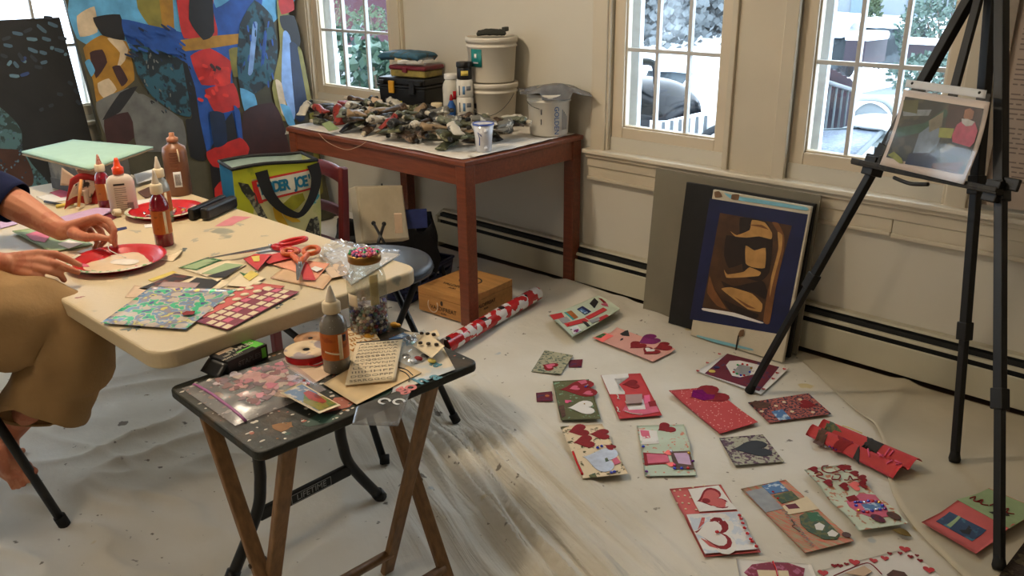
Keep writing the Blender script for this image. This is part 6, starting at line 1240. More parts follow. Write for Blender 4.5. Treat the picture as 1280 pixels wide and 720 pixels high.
# scissors: red-handled and orange-handled
def scissors(label, p_tip, p_piv, hA, hB, mat, rA, rB, zc):
    t = thing('scissors', label, 'scissors', p_piv)
    st = M('scissor_steel', (176, 178, 182), .25, metal=.9, var=.1)
    for s, hh in ((1, hA), (-1, hB)):
        dv = (p_tip - p_piv); L_ = dv.length; dv.normalize(); nn = V((-dv.y, dv.x, 0)) * s * .004
        b = MB(); b.bar(p_piv - dv * .02 + nn, p_tip + nn * .3, .016, .0028, V((-dv.y, dv.x, 0)), w1=.003, d1=.0015); b.build('blade', st, t)
        c, r, el = hh; hd = (c - p_piv); hd.normalize(); hn = V((-hd.y, hd.x, 0))
        b = MB(); b.tube([c + hd * (r * el * cos(a)) + hn * (r * sin(a)) for a in [2 * pi * i / 20 for i in range(20)]], .0068, 8, closed=True); b.tube([p_piv - dv * .005, p_piv.lerp(c - hd * r * el, .5) + nn, c - hd * r * el], [.0075, .009, .007], 8); b.build('handle', mat, t)
    b = MB(); b.lathe([(.005, -.003), (.005, .008), (.0003, .009)], p_piv, 10); b.build('pivot', st, t)
zc = FT + .016
scissors('long scissors with red handles, blades pointing left', Z(254, 324, zc), Z(338, 309, zc), (Z(366, 302, zc + .004), .017, 2.4), (Z(363, 313, zc), .016, 1.7), M('handle_red', (196, 24, 34), .35, coat=.3), 0, 0, zc)
zc = FT + .022
scissors('short scissors with orange handles, blades pointing toward the sticker sheets', Z(372, 350, zc), Z(375, 331, zc), (Z(362, 315, zc), .019, 1.25), (Z(389, 313, zc + .006), .020, 1.35), M('handle_orange', (196, 92, 40), .4), 0, 0, zc)
# ================================================================== WOODEN TRAY TABLE
AT = .65
ta, tb_, tcn_, td_ = Z(222, 483, AT), Z(308, 570, AT), Z(586, 462, AT), Z(486, 388, AT)
ev = ((tcn_ - tb_) + (td_ - ta)); ev.z = 0; ev.normalize(); eu = V((ev.y, -ev.x, 0))       # ev: long way, eu: towards the camera side
cT = (ta + tb_ + tcn_ + td_) / 4; Lt = ((tcn_ - tb_).dot(ev) + (td_ - ta).dot(ev)) / 2; Wt = ((tb_ - ta).dot(eu) + (tcn_ - td_).dot(eu)) / 2
RT = Matrix((ev, -eu, V((0, 0, 1)))).transposed()
def tl(a, c, z=AT): return V((cT.x, cT.y, 0)) + ev * a + eu * c + V((0, 0, z))
topm = M('tray_painted', (30, 33, 26), .5, rgb2=(62, 48, 28), thr=.56, scale=7, bump=.25, bscale=40)
legw = M('tray_leg_wood', (130, 96, 62), .5, var=.25, scale=7, wave=(12, 12, 1.2))
t = thing('tray_table', 'paint-spattered wooden folding tray table in the foreground', 'table', V((cT.x, cT.y, .006)))
b = MB(); pr = rounded(-Lt / 2, -Wt / 2, Lt / 2, Wt / 2, .022, 6); vs0 = [tl(x, -y, AT - .02) for x, y in pr]; vs1 = [tl(x, -y, AT) for x, y in pr]; n = len(pr)
b.add(vs0 + vs1, [tuple(range(n - 1, -1, -1)), tuple(range(n, 2 * n))] + [(i, (i + 1) % n, n + (i + 1) % n, n + i) for i in range(n)]); top = b.build('tabletop', topm, t, bevel=.004)
rs = random.Random(21); cols = [M('spat_' + k, v, .5, var=.2) for k, v in (('white', (206, 200, 186)), ('salmon', (170, 96, 76)), ('green', (44, 74, 62)), ('ochre', (140, 92, 34)), ('black', (22, 22, 22)), ('red', (190, 70, 40)))]
bbs = [MB() for _ in cols]
def spat(a, c, r, k, el=1.0):
    n = 9; ph_ = rs.uniform(0, 6); vs = [tl(a, c, AT + .0009)]
    for i in range(n): an = 2 * pi * i / n; q = r * rs.uniform(.6, 1.2); vs.append(tl(a + q * cos(an) * el, c + q * sin(an), AT + .0006))
    bbs[k].add(vs, [(0, 1 + (i + 1) % n, 1 + i) for i in range(n)])
for i in range(330): spat(rs.uniform(-Lt / 2 + .01, Lt / 2 - .01), rs.uniform(-Wt / 2 + .01, Wt / 2 - .01), abs(rs.gauss(0, .0026)) + .0008, rs.choices(range(6), [5, 2, 1, 1.2, 1, .4])[0], rs.uniform(.7, 1.8))
for a, c, r, k, el in ((-.06, .135, .035, 1, 3), (-.12, .165, .03, 2, 2.5), (.02, .165, .025, 2, 2), (-.19, .13, .025, 3, 1), (.10, .16, .02, 3, 2), (-.22, -.08, .02, 3, 1), (.21, .12, .025, 4, 1)): spat(max(-Lt / 2 + .05, min(Lt / 2 - .05, a)), min(c, Wt / 2 - .03), r * .8, k, min(el, 1.6))
for m_, q in zip(cols, bbs): q.build('spatter_pattern', m_, top)
zf_ = .007
zt2 = AT - .022
LG = {}
for sgn, aA, aB in ((-1, -.200, -.224), (1, .150, .205)):
    for nm, a, c0_, c1_ in (('A', aA, .17, -.055), ('B', aB, -.145, .15)):
        b = MB(); p0, p1 = tl(a, c0_, zt2), tl(a, c1_, zf_); b.bar(p0, p1, .034, .018, ev); b.build('leg', legw, t, bevel=.004); LG[nm, sgn] = (p0, p1)
    b = MB(); p = LG['B', sgn][0].lerp(LG['B', sgn][1], .55); b.tube([p - ev * .02, p + ev * .02], .0055, 10); b.build('pivot_bolt', M('bolt', (70, 60, 48), .4, metal=.6), t)
for nm, k in (('A', .88), ('B', .88)):
    b = MB(); b.tube([LG[nm, -1][0].lerp(LG[nm, -1][1], k), LG[nm, 1][0].lerp(LG[nm, 1][1], k)], .0125, 14); b.build('stretcher', legw, t)
for c in (Wt / 2 - .045, -Wt / 2 + .05): b = MB(); b.box(tl(0, c, AT - .029), (Lt - .06, .028, .018), RT); b.build('rail', topm, t, bevel=.002)

# ---- on the tray
def tflat(name, label, cat, corners, mat, k=0, th=.001, lift=None, group=None): return flat(name, label, cat, corners, mat, AT + .0012 + .0013 * k, th, lift, group)
# black staples box
bxl = [Z(252, 461, AT), Z(286, 471, AT), Z(338, 448, AT)]
sx_ = (Z(338, 448, AT) - Z(289, 471, AT)); sx_.z = 0; SL = sx_.length; sx_.normalize(); sy_ = V((-sx_.y, sx_.x, 0)); o0 = Z(287, 471, AT)
SW, SH = .062, .034
t = thing('staple_box', 'black cardboard box with green end panel and white lettering on the tray table', 'box', o0)
RSx = Matrix((sx_, sy_, V((0, 0, 1)))).transposed(); c = o0 + sx_ * SL / 2 + sy_ * SW / 2; c.z = AT + SH / 2 + .002
bk = M('box_black', (20, 20, 22), .35, var=.2)
b = MB(); b.box(c, (SL, SW, SH), RSx); b.build('carton', bk, t, bevel=.0015)
b = MB(); fc_ = o0 - sx_ * .001; b.sheet(lambda u, v: V((o0.x, o0.y, AT + .004)) + sy_ * (SW * v) - sx_ * (.026 * u) + V((0, 0, SH * .75 * (1 - u) + .004 * u * v)), 4, 4, th=.002); b.build('open_flap', bk, t)
gr = M('box_green', (96, 190, 60), .45); ztop = AT + SH + .0022
def bp2(x, y, z=0): return V((o0.x, o0.y, 0)) + sx_ * x + sy_ * y + V((0, 0, ztop + z))
b = MB(); b.box(bp2(SL - .016, SW / 2, .0002), (.024, SW * .82, .0008), RSx); b.box(bp2(SL - .012, -.0004, -SH / 2), (.012, .0008, SH * .7), RSx); b.build('green_panel', gr, t)
wi = M('box_print', (206, 196, 176), .5); dk2 = M('box_dim_print', (70, 72, 74), .5)
text(t, 'STAPLES', bp2(SL * .56, SW * .55, .0004), sx_, sy_, .019, wi); text(t, 'HEAVY DUTY', bp2(SL * .22, SW * .20, .0004), sx_, sy_, .009, wi); text(t, '1000', bp2(SL * .16, SW * .40, .0004), sx_, sy_, .009, wi)
b = MB(); b.box(bp2(SL * .30, SW * .80, .0002), (.042, .013, .0006), RSx); b.build('paper_label', PAPER['tan'], t); b = MB(); b.box(bp2(SL * .56, SW * .32, .0002), (.042, .005, .0006), RSx); b.build('green_bar', gr, t)
text(t, 'STAPLES', V((o0.x, o0.y, 0)) + sx_ * (SL * .52) - sy_ * .0006 + V((0, 0, AT + SH * .55)), sx_, (0, 0, 1), .017, dk2)
# ribbon spools
rib = M('satin_red', (176, 14, 20), .22, var=.15, scale=40, wave=(1, 1, 30)); spw = M('spool_card', (222, 200, 166), .55, rgb2=(160, 146, 150), thr=.54, scale=22)
def spool(label, px, py, r, h, disc, zb=AT, ribm=rib):
    c = Z(px, py, zb + h); t = thing('ribbon_spool', label, 'ribbon spool', V((c.x, c.y, zb + .001))); c0 = V((c.x, c.y, zb + .001))
    b = MB(); b.lathe([(r, 0), (r, .0016), (r * .2, .0016)], c0, 36); b.lathe([(r * .2, h - .0016), (r, h - .0016), (r, h), (r * .17, h), (r * .17, h - .002)], c0, 36, close=False); b.build('disc', disc, t)
    b = MB(); b.lathe([(r * .96, .0016), (r * .965, h * .5), (r * .96, h - .0016)], c0, 36, close=False); b.build('ribbon', ribm, t)
    b = MB(); b.lathe([(r * .14, h - .001), (r * .14, h + .0004), (.0003, h + .0004)], c0, 16); b.build('hub_hole', M('hole_dark', (18, 14, 14), .8), t)
    return c0
c0 = spool('spool of shiny red ribbon with cream card disc, front one', 383, 437, .050, .020, spw)
b = MB(); b.tube(smooth_path([Z(384, 455, AT + .004), Z(395, 457, AT + .006), Z(407, 452, AT + .004)], 6), .003, 6, flat=.4); tag(b.build('ribbon_end', rib), 'loose end of red ribbon below the front spool', 'ribbon')
c0 = spool('smaller red ribbon spool lying behind the front spool', 388, 423, .038, .016, M('spool_tan', (176, 132, 96), .5, var=.1), AT + .0)
# glitter glue bottle with grey glitter
gl2 = M('glitter_grey', (122, 116, 106), .25, rgb2=(176, 172, 166), thr=.68, scale=300, coat=.5); orl2 = M('label_orange_bright', (188, 96, 28), .5, rgb2=(160, 76, 24), thr=.6, scale=40)
t_, gcx = glitter_bottle('grey glitter glue bottle with orange label on the tray table', 422, 468, .198, gl2, orl2, nzl, .030, AT)
b = MB(); b.sheet(lambda u, v: on_cyl_at(gcx, .0308, .62 + .3 * u, .076 + .015 * v), 4, 2, th=.0003); b.build('dark_label', bk, t_); b = MB(); b.sheet(lambda u, v: on_cyl_at(gcx, .0308, -.8 + 1.1 * u, .052 + .004 * v - .006 * u), 6, 1, th=.0003); b.build('label_line', PAPER['cream'], t_)
# glass jar with gems and jewelled lid
jc = Z(463, 421, AT); jc = jc + V((jc.x, jc.y, 0)).normalized() * .035; jc.z = AT + .0015
glassy = clear_mat('jar_glass', (238, 240, 236), .13, .03, .03)
t = thing('glass_jar', 'tall glass jar half full of beads with a jewelled lid', 'jar', jc)
pj = [(.042, 0), (.047, .004), (.047, .135), (.043, .152), (.036, .164), (.035, .182)]
b = MB(); b.lathe(pj, jc, 36, close=False); b.lathe([(.0003, .002), (.045, .002)], jc, 36, close=False); b.build('glass', glassy, t)
b = MB(); b.lathe([(.038, .180), (.0395, .182), (.0395, .197), (.037, .199), (.0003, .199)], jc, 36); ld_ = b.build('lid', M('lid_brass', (142, 104, 52), .3, metal=.8, var=.1), t)
rj = random.Random(2); gk = list(GEM)
lidg = [M('lidgem_' + k, v, .2, spec=.8) for k, v in (('pink', (206, 62, 120)), ('rose', (220, 130, 150)), ('red', (186, 40, 50)), ('green', (40, 160, 90)), ('teal', (90, 150, 170)), ('purple', (90, 50, 110)))]
for i in range(48):
    r = .0345 * sqrt((i + .5) / 48); a = i * 2.39996; b = MB(); b.ball((0, 0, 0), (.0052, .0052, .0042), n=5); o = b.build('lid_gem', lidg[rj.choices(range(6), [4, 3, 2, 1, 1, 1.5])[0]], ld_, local=True); o.location = V((jc.x + r * cos(a), jc.y + r * sin(a), jc.z + .2005 + .003 * (1 - r / .035))) - ORG[ld_.name]
beadm = [M('bead_' + k, v, .25, spec=.7, metal=mt_) for k, v, mt_ in (('pearl', (206, 196, 188), 0), ('silver', (170, 170, 172), .6), ('plum', (74, 40, 66), 0), ('garnet', (110, 32, 48), 0), ('bronze', (128, 92, 66), .4), ('cobalt', (48, 50, 120), 0), ('black', (34, 28, 30), 0), ('jade', (80, 112, 96), 0))]
bprot = {}
nb_ = 0; hgt = 0
for lay_ in range(9):
    for ring_, cnt in ((.0405, 22), (.0285, 9)):
        if ring_ < .03 and lay_ < 8: continue
        for j in range(cnt):
            a = 2 * pi * (j + .5 * (lay_ % 2)) / cnt + rj.uniform(-.05, .05)
            if ring_ > .04 and cos(a - math.atan2(-jc.y, -jc.x)) < -.25: continue
            k = rj.randrange(8)
            if k not in bprot: b = MB(); b.ball((0, 0, 0), (.0056, .0056, .005), n=5); o = b.build('bead', beadm[k], local=True); bprot[k] = o
            else: o = bprot[k].copy(); COL.objects.link(o)
            o.location = (jc.x + ring_ * cos(a), jc.y + ring_ * sin(a), jc.z + .008 + lay_ * .0082 + rj.uniform(-.001, .001)); tag(o, '%s bead inside the glass jar' % ('pearl white', 'silver', 'plum', 'garnet red', 'bronze', 'cobalt blue', 'black', 'jade green')[k], 'bead', 'beads in the glass jar')
b = MB(); b.lathe([(.033, .002), (.034, .066), (.0003, .068)], jc, 24); tag(b.build('bead_fill', M('bead_mass', (90, 70, 74), .3, rgb2=(150, 138, 134), thr=.52, scale=120, bump=.5)), 'mass of mixed beads filling the lower half of the glass jar', 'beads', kind='stuff')
b = MB(); q0 = on_cyl_at(jc, .0478, -.95, .075); b.sheet(lambda u, v: on_cyl_at(jc, .0478, -1.15 + .62 * u, .078 + .03 * v), 6, 3, th=.0004); b.build('paper_label', PAPER['cream'], t)
b = MB(); b.sheet(lambda u, v: on_cyl_at(jc, .0462, .15 + .5 * u, .082 + .075 * v), 6, 3, th=.0004); b.build('inner_slip', M('slip_olive', (196, 178, 126), .6), t)
# zip bag of foam hearts
z1 = AT + .0015
bagq = [Z(227, 486, z1), Z(358, 447, z1), Z(408, 488, z1), Z(294, 533, z1)]
def bgf(u, v, e=0): return bagq[0].lerp(bagq[1], u).lerp(bagq[3].lerp(bagq[2], u), v) + V((0, 0, .0015 + e * 1.0 + (.016 + .005 * noise.noise((u * 6, v * 6, 2))) * (sin(pi * min(1, max(0, u))) * sin(pi * min(1, max(0, v)))) ** .6))
b = MB(); b.sheet(lambda u, v: bgf(u, v), 26, 26); t = b.build('zip_bag', clear_mat('zip_film', (250, 240, 244), .12, .22, .2), org=bagq[0]); tag(t, 'clear zip bag of pink foam hearts on the tray table', 'plastic bag')
b = MB(); b.tube([bgf(.11, v, .001) for v in [i / 10 for i in range(11)]], .0035, 6, flat=.5); b.build('zip_strip', M('zip_violet', (160, 96, 146), .4), t)
rz = random.Random(6)
hm = [PAPER['rose'], M('foam_blush', (222, 160, 148), .6), PAPER['crimson'], M('foam_cream', (214, 196, 168), .6), M('foam_plum', (112, 46, 76), .6), PAPER['hotpink'], M('foam_pale', (214, 200, 204), .6)]
grp = 'foam hearts in the zip bag'; hp = heart(16)
def inbag(u, v, w, a, mt, lab, shape=hp, asp=1, name='foam_heart', cat='foam heart'):
    c = bgf(u, v); zz = AT + .002 + max(0, (c.z - AT) * rz.uniform(.3, .62)); ca, sa = cos(a), sin(a)
    b = MB(); b.prism([(w * (x * ca - y * sa * asp), w * (x * sa + y * ca * asp)) for x, y in shape], 0, .0016); o = b.build(name, mt, local=True); o.location = (c.x, c.y, zz); tag(o, lab, cat, grp)
for i in range(70):
    k = rz.choices(range(7), [3, 2, 2.4, 1.6, 3, 1.4, 1.6])[0]; inbag(rz.uniform(.26, .9), rz.uniform(.12, .82), rz.uniform(.018, .034), rz.uniform(0, 6), hm[k], '%s foam heart inside the zip bag' % ('rose', 'blush', 'crimson', 'cream', 'plum', 'hot pink', 'pale mauve')[k])
sq = [(-.5, -.5), (.5, -.5), (.5, .5), (-.5, .5)]
inbag(.58, .36, .085, .35, hm[1], 'large blush paper piece inside the zip bag', sq, .5, 'paper_piece', 'paper'); inbag(.74, .40, .05, .9, hm[3], 'cream rounded paper piece inside the zip bag', rounded(-.5, -.4, .5, .4, .3, 4), 1, 'paper_piece', 'paper')
inbag(.62, .80, .09, .5, M('gold_foil', (190, 132, 60), .3, metal=.5, rgb2=(226, 190, 130), thr=.55, scale=60), 'gold foil strip inside the zip bag', sq, .3, 'foil_strip', 'foil')
# picture card
o, q = tflat('picture_card', 'small picture card of a red shape on blue with white border', 'card', [(351, 501), (377, 483), (426, 508), (400, 524)], 'cream', 3, lift=lambda u, v: .018 - .010 * u - .006 * v, th=.001)
def onq(q, u, v, e): return q[0].lerp(q[1], u).lerp(q[3].lerp(q[2], u), v) + V((0, 0, .001 + .018 - .010 * u - .006 * v + e))
def qpatch(o, q, poly, mat, e, name='picture_patch'): b = MB(); b.add([onq(q, u, v, e) for u, v in poly], [tuple(range(len(poly) - 1, -1, -1))] if False else [tuple(range(len(poly)))]); return b.build(name, mat, o)
qpatch(o, q, [(.08, .06), (.93, .06), (.93, .94), (.08, .94)], M('card_blue', (110, 132, 160), .45, rgb2=(214, 200, 186), thr=.58, scale=45), .0006, 'picture'); qpatch(o, q, [(.1, .55), (.5, .35), (.93, .6), (.93, .94), (.12, .94)], M('card_green', (90, 116, 50), .45, rgb2=(140, 128, 50), thr=.5, scale=50), .0009); qpatch(o, q, [(.4, .52), (.55, .30), (.8, .3), (.86, .5), (.78, .78), (.55, .8)], M('card_red', (166, 56, 38), .45, rgb2=(120, 40, 30), thr=.55, scale=50), .0012)
# letter sticker sheets
letm = [M('letter_grey', (120, 108, 92), .45, var=.1), M('letter_gold', (186, 124, 36), .4, metal=.2, var=.1), M('letter_teal', (84, 140, 156), .45), M('letter_pink', (212, 120, 116), .45), M('letter_frost', (206, 208, 208), .4)]
def letters(o, f, rows, mat, cols_, size, z, name='sticker_lettering', sx=1.0):
    for r, row in enumerate(rows):
        v = (r + .5) / len(rows); a, c = f(.06, v), f(.94, v); b_ = f(.5, max(0, v - .05)); yd = f(.5, max(0, v - .06)) - f(.5, min(1, v + .06)); text(o, row, (a + c) / 2 + V((0, 0, z)), c - a, yd, size, mat, name, fit=(c - a).length * (.96 if len(row) > 3 else .6))
S1 = [Z(452, 426, AT), Z(504, 420, AT), Z(491, 474, AT), Z(430, 482, AT)]
S1 = [Z(446, 428, AT + .012), Z(504, 423, AT + .012), Z(494, 476, AT + .010), Z(431, 482, AT + .010)]
def s1f(u, v): return S1[0].lerp(S1[1], u).lerp(S1[3].lerp(S1[2], u), v) + V((0, 0, .004 * sin(pi * v)))
o, q = tflat('kraft_sheet', 'plain cream sheet lying under the grey letter stickers', 'paper', [(404, 480), (474, 440), (527, 466), (446, 506)], M('sheet_kraft', (212, 184, 138), .6, var=.05), 3)
b = MB(); pth = [Z(x, y, AT + .0075) for x, y in ((500, 463), (507, 466), (512, 472), (511, 477))]; b.tube(smooth_path(pth, 5), .0012, 5); pth = [Z(x, y, AT + .0075) for x, y in ((498, 459), (508, 462), (516, 469))]; b.tube(smooth_path(pth, 5), .0012, 5); b.build('drawn_line', M('print_black'), o)
S2 = [(446, 410), (464, 404), (500, 434), (452, 452)]
o, q = tflat('letter_stickers', 'sheet of gold letter stickers behind the grey letter sheet', 'sticker sheet', [(432, 412), (462, 407), (482, 436), (438, 452)], 'cream', 4, lift=lambda u, v: .002, group='letter sticker sheets on the tray table')
letters(o, lambda u, v: q[0].lerp(q[1], u).lerp(q[3].lerp(q[2], u), v) + V((0, 0, .0036)), ['CDEE', 'DEGG', 'JJUUJ', 'IIKLL', 'KMNN', 'OPP'], letm[1], 4, .021, .0002)
o = MB(); o.sheet(s1f, 12, 12, th=.0008); o = o.build('letter_stickers', PAPER['cream'], org=S1[0]); tag(o, 'sheet of grey letter stickers lying on top, nearest the glitter bottle', 'sticker sheet', 'letter sticker sheets on the tray table')
letters(o, lambda u, v: s1f(u, .05 + v * .93), ['ABCDE567', 'JOXZ23AA', 'XWWMVVA', 'ANNNUULZ', 'ESGSBBRR', 'CCQGOOO', 'HTNWNM', 'LLTFXKK', 'IIIIHHFF', 'DDOOPPP', 'SSRRGGCC'], letm[0], 8, .0125, .0004, sx=1.05)
b = MB(); b.sheet(lambda u, v: s1f(u, .035 * v) + V((0, 0, .0006)), 6, 1, th=.0004); b.build('header_strip', M('print_black'), o)
o, q = tflat('letter_stickers', 'clear sheet of teal letter stickers at the right end of the tray table', 'sticker sheet', [(505, 415), (545, 418), (569, 462), (490, 492)], M('sheet_pale', (218, 206, 184), .4, rgb2=(196, 200, 200), thr=.55, scale=14), 1, group='letter sticker sheets on the tray table')
for (s, x, y, mt) in (('2', 508, 428, 2), ('a', 543, 455, 2), ('a', 543, 471, 2), ('h', 526, 476, 2), ('o', 512, 484, 3), ('g', 500, 487, 3)): p = Z(x, y, AT + .0040); text(o, s, p, ev, -eu, .05, letm[mt], 'sticker_lettering', bold=.0012)
b = MB(); q = [Z(450, 500, AT), Z(510, 478, AT), Z(501, 528, AT - .000), Z(442, 528, AT)]
o, q = tflat('clear_sheet', 'clear plastic sheet with two white letters overhanging the tray edge', 'plastic sheet', [(446, 508), (516, 482), (498, 533), (440, 531)], clear_mat('grey_clear', (190, 190, 188), .10, .10, .15), 2)
for x, y in ((479, 501.5), (497, 502)): p = Z(x, y, AT + .0062); text(o, 'C', p, eu, ev, .034, letm[4], 'sticker_lettering', bold=.001)
# crinkled bag with small charms and strips, right end
b = MB(); q = [Z(488, 432, AT), Z(530, 414, AT), Z(548, 446, AT), Z(500, 466, AT)]
b.sheet(lambda u, v: q[0].lerp(q[1], u).lerp(q[3].lerp(q[2], u), v) + V((0, 0, .006 + .012 * sin(pi * u) * sin(pi * v) + .005 * noise.noise((u * 8, v * 8, 2)))), 18, 18); tag(b.build('charm_bag', clear_mat('charm_film', (238, 244, 250), .2, .16, .1)), 'clear crinkled bag of small charms at the right end of the tray table', 'plastic bag')
for i, (x, y, mt, lab) in enumerate(((518, 430, 'teal', 'teal charm in the crinkled bag'), (523, 449, 'crimson', 'dark red charm in the crinkled bag'), (531, 446, 'black', 'black charm in the crinkled bag'), (508, 446, 'graphite', 'grey charm in the crinkled bag'), (516, 452, 'silver', 'silver charm in the crinkled bag'), (540, 452, 'yellow', 'golden charm in the crinkled bag'))):
    p = Z(x, y, AT + .006); b = MB(); b.ball((p.x, p.y, AT + .008), (.012, .008, .004), n=6); tag(b.build('charm', PAPER[mt]), lab, 'charm')
for i, (cs_, lab) in enumerate((([(520, 424), (546, 419), (550, 427), (524, 434)], 'cream strip punched with snaps, upper one'), ([(516, 436), (534, 422), (556, 440), (540, 452)], 'cream card holding metal snaps'))):
    o, q = tflat('snap_card', lab, 'card', cs_, 'cream', 5 + i, lift=lambda u, v: .008 + .006 * u)
    for k in range(3): p = q[0].lerp(q[2], .25 + .25 * k); b = MB(); b.lathe([(.005, .012 + .003), (.005, .016 + .003), (.0003, .018 + .003)], (p.x, p.y, p.z), 8); b.build('metal_snap', M('bolt'), o)
tflat('picture_card', 'blue and white printed card behind the crinkled bag', 'card', [(486, 424), (504, 416), (522, 424), (500, 432)], 'blue', 1)
for i, (x, y) in enumerate(((493, 408), (460, 441 - 18))):
    p = Z(x, y, AT + .004); b = MB(); b.ball((p.x, p.y, AT + .008), (.012, .009, .007), n=6); b.ball((p.x + .008, p.y + .006, AT + .007), (.008, .006, .005), n=6); tag(b.build('foam_piece', M('foam_amber', (206, 150, 36), .5)), ('amber foam piece behind the jar foot', 'amber foam piece against the jar foot')[i] if True else '', 'foam piece')
tflat('paper_strip', 'tan printed paper strip under the ribbon spool and glue bottle', 'paper', [(356, 458), (400, 446), (424, 462), (392, 480)], 'tan', 0); 
# ================================================================== STOOL, RED CHAIR, SHOPPING BAG
sc0 = V((-2.10, 1.60, .008)); sh = .60; sr_ = .185
t = thing('folding_stool', 'round dark grey folding stool beside the folding table', 'stool', sc0)
seatm = M('stool_vinyl', (54, 60, 68), .38, var=.12, scale=10)
b = MB(); b.lathe([(sr_ * .9, sh - .042), (sr_, sh - .036), (sr_ * 1.01, sh - .018), (sr_ * .98, sh - .006), (sr_ * .9, sh), (sr_ * .5, sh + .003), (.0005, sh + .004)], (sc0.x, sc0.y, 0), 48); b.build('seat', seatm, t)
b = MB(); b.lathe([(sr_ * 1.012, sh - .030), (sr_ * 1.022, sh - .026), (sr_ * 1.012, sh - .022)], (sc0.x, sc0.y, 0), 48, close=False); b.build('seat_piping', M('stool_piping', (48, 52, 58), .4), t)
f1, f2 = Z(571, 527, .012), Z(481, 580, .012)
stm = M('stool_metal', (18, 18, 18), .4)
hd = (f1 - f2); hd.z = 0; hw = hd.length; hd.normalize(); hp_ = V((-hd.y, hd.x, 0))       # hp_: away from the camera side
mid_f = (f1 + f2) / 2; mid_b = mid_f + hp_ * .40
topa = V((sc0.x, sc0.y, sh - .05))
for s in (-1, 1):
    b = MB(); b.tube([mid_f + hd * s * hw / 2, topa + hp_ * .10 + hd * s * .12], .0115, 12); lg = b.build('leg', stm, t); b = MB(); p = mid_f + hd * s * hw / 2; b.tube([p, p + (topa - p).normalized() * .03], .0155, 12); b.build('foot_cap', M('rubber_black'), lg)
    b = MB(); q0 = V((mid_b.x, mid_b.y, .012)) + hd * s * (hw / 2 - .03); b.tube([q0, topa - hp_ * .10 + hd * s * .10], .0115, 12); lg = b.build('leg', stm, t); b = MB(); b.tube([q0, q0 + (topa - q0).normalized() * .03], .0155, 12); b.build('foot_cap', M('rubber_black'), lg)
pA = (mid_f + V((0, 0, .12))); 
b = MB(); k_ = .30; a0 = (mid_f + hd * hw / 2).lerp(topa + hp_ * .10 + hd * .12, k_); a1 = (mid_f - hd * hw / 2).lerp(topa + hp_ * .10 - hd * .12, k_); b.tube([a0, a1], .009, 10); b.build('rung', stm, t)
b = MB(); k_ = .35; c0 = V((mid_b.x, mid_b.y, .012)); a0 = (c0 + hd * (hw / 2 - .03)).lerp(topa - hp_ * .10 + hd * .10, k_); a1 = (c0 - hd * (hw / 2 - .03)).lerp(topa - hp_ * .10 - hd * .10, k_); b.tube([a0, a1], .009, 10); b.build('rung', stm, t)
b = MB(); b.bar(topa + hd * .13 + hp_ * .1, topa - hd * .13 + hp_ * .1, .02, .01); b.bar(topa + hd * .11 - hp_ * .1, topa - hd * .11 - hp_ * .1, .02, .01); b.build('seat_bracket', stm, t)

rch = M('chair_red', (92, 24, 28), .4, var=.12, scale=8, wave=(1, 1, 6), coat=.2)
pr = V((-2.73, 1.945, .008)); cw, cdp = .36, .36
t = thing('red_chair', 'dark red painted wooden chair across the folding table', 'chair', (pr.x - cw / 2, pr.y - cdp / 2, .008))
for sx in (0, 1):
    x = pr.x - cw * (1 - sx)
    b = MB(); b.bar((x, pr.y + .03, .008), (x, pr.y - .01, .42), .034, .030, (1, 0, 0)); b.bar((x, pr.y - .01, .42), (x, pr.y + .015, .752), .034, .036, (1, 0, 0), w1=.032, d1=.030); b.build('leg', rch, t, bevel=.006)
    b = MB(); b.bar((x, pr.y - cdp, .008), (x, pr.y - cdp, .42), .034, .034, (1, 0, 0)); b.build('leg', rch, t, bevel=.005)
b = MB(); b.box((pr.x - cw / 2, pr.y - cdp / 2 - .005, .432), (cw + .05, cdp + .05, .024)); b.build('seat', rch, t, bevel=.008)
for zt, hh in ((.707, .06), (.56, .04)):
    b = MB(); b.sheet(lambda u, v: (pr.x - cw + .015 + (cw - .03) * u, pr.y + .012 + .03 * sin(pi * u) - (.752 - zt) * .03, zt - hh / 2 + hh * v + (.012 * sin(pi * u) if zt > .7 else 0)), 14, 2, th=.018); b.build('back_rail', rch, t, bevel=.002)
for (p0, p1) in (((pr.x, pr.y + .01, .2), (pr.x, pr.y - cdp, .2)), ((pr.x - cw, pr.y + .01, .2), (pr.x - cw, pr.y - cdp, .2)), ((pr.x, pr.y - cdp, .27), (pr.x - cw, pr.y - cdp, .27)), ((pr.x, pr.y + .01, .25), (pr.x - cw, pr.y + .01, .25))): b = MB(); b.bar(p0, p1, .02, .03); b.build('stretcher', rch, t, bevel=.003)
for (p0, p1) in (((pr.x, pr.y, .4), (pr.x, pr.y - cdp, .4)), ((pr.x - cw, pr.y, .4), (pr.x - cw, pr.y - cdp, .4)), ((pr.x, pr.y - cdp, .4), (pr.x - cw, pr.y - cdp, .4)), ((pr.x, pr.y, .4), (pr.x - cw, pr.y, .4))): b = MB(); b.bar(p0, p1, .02, .045); b.build('apron', rch, t)

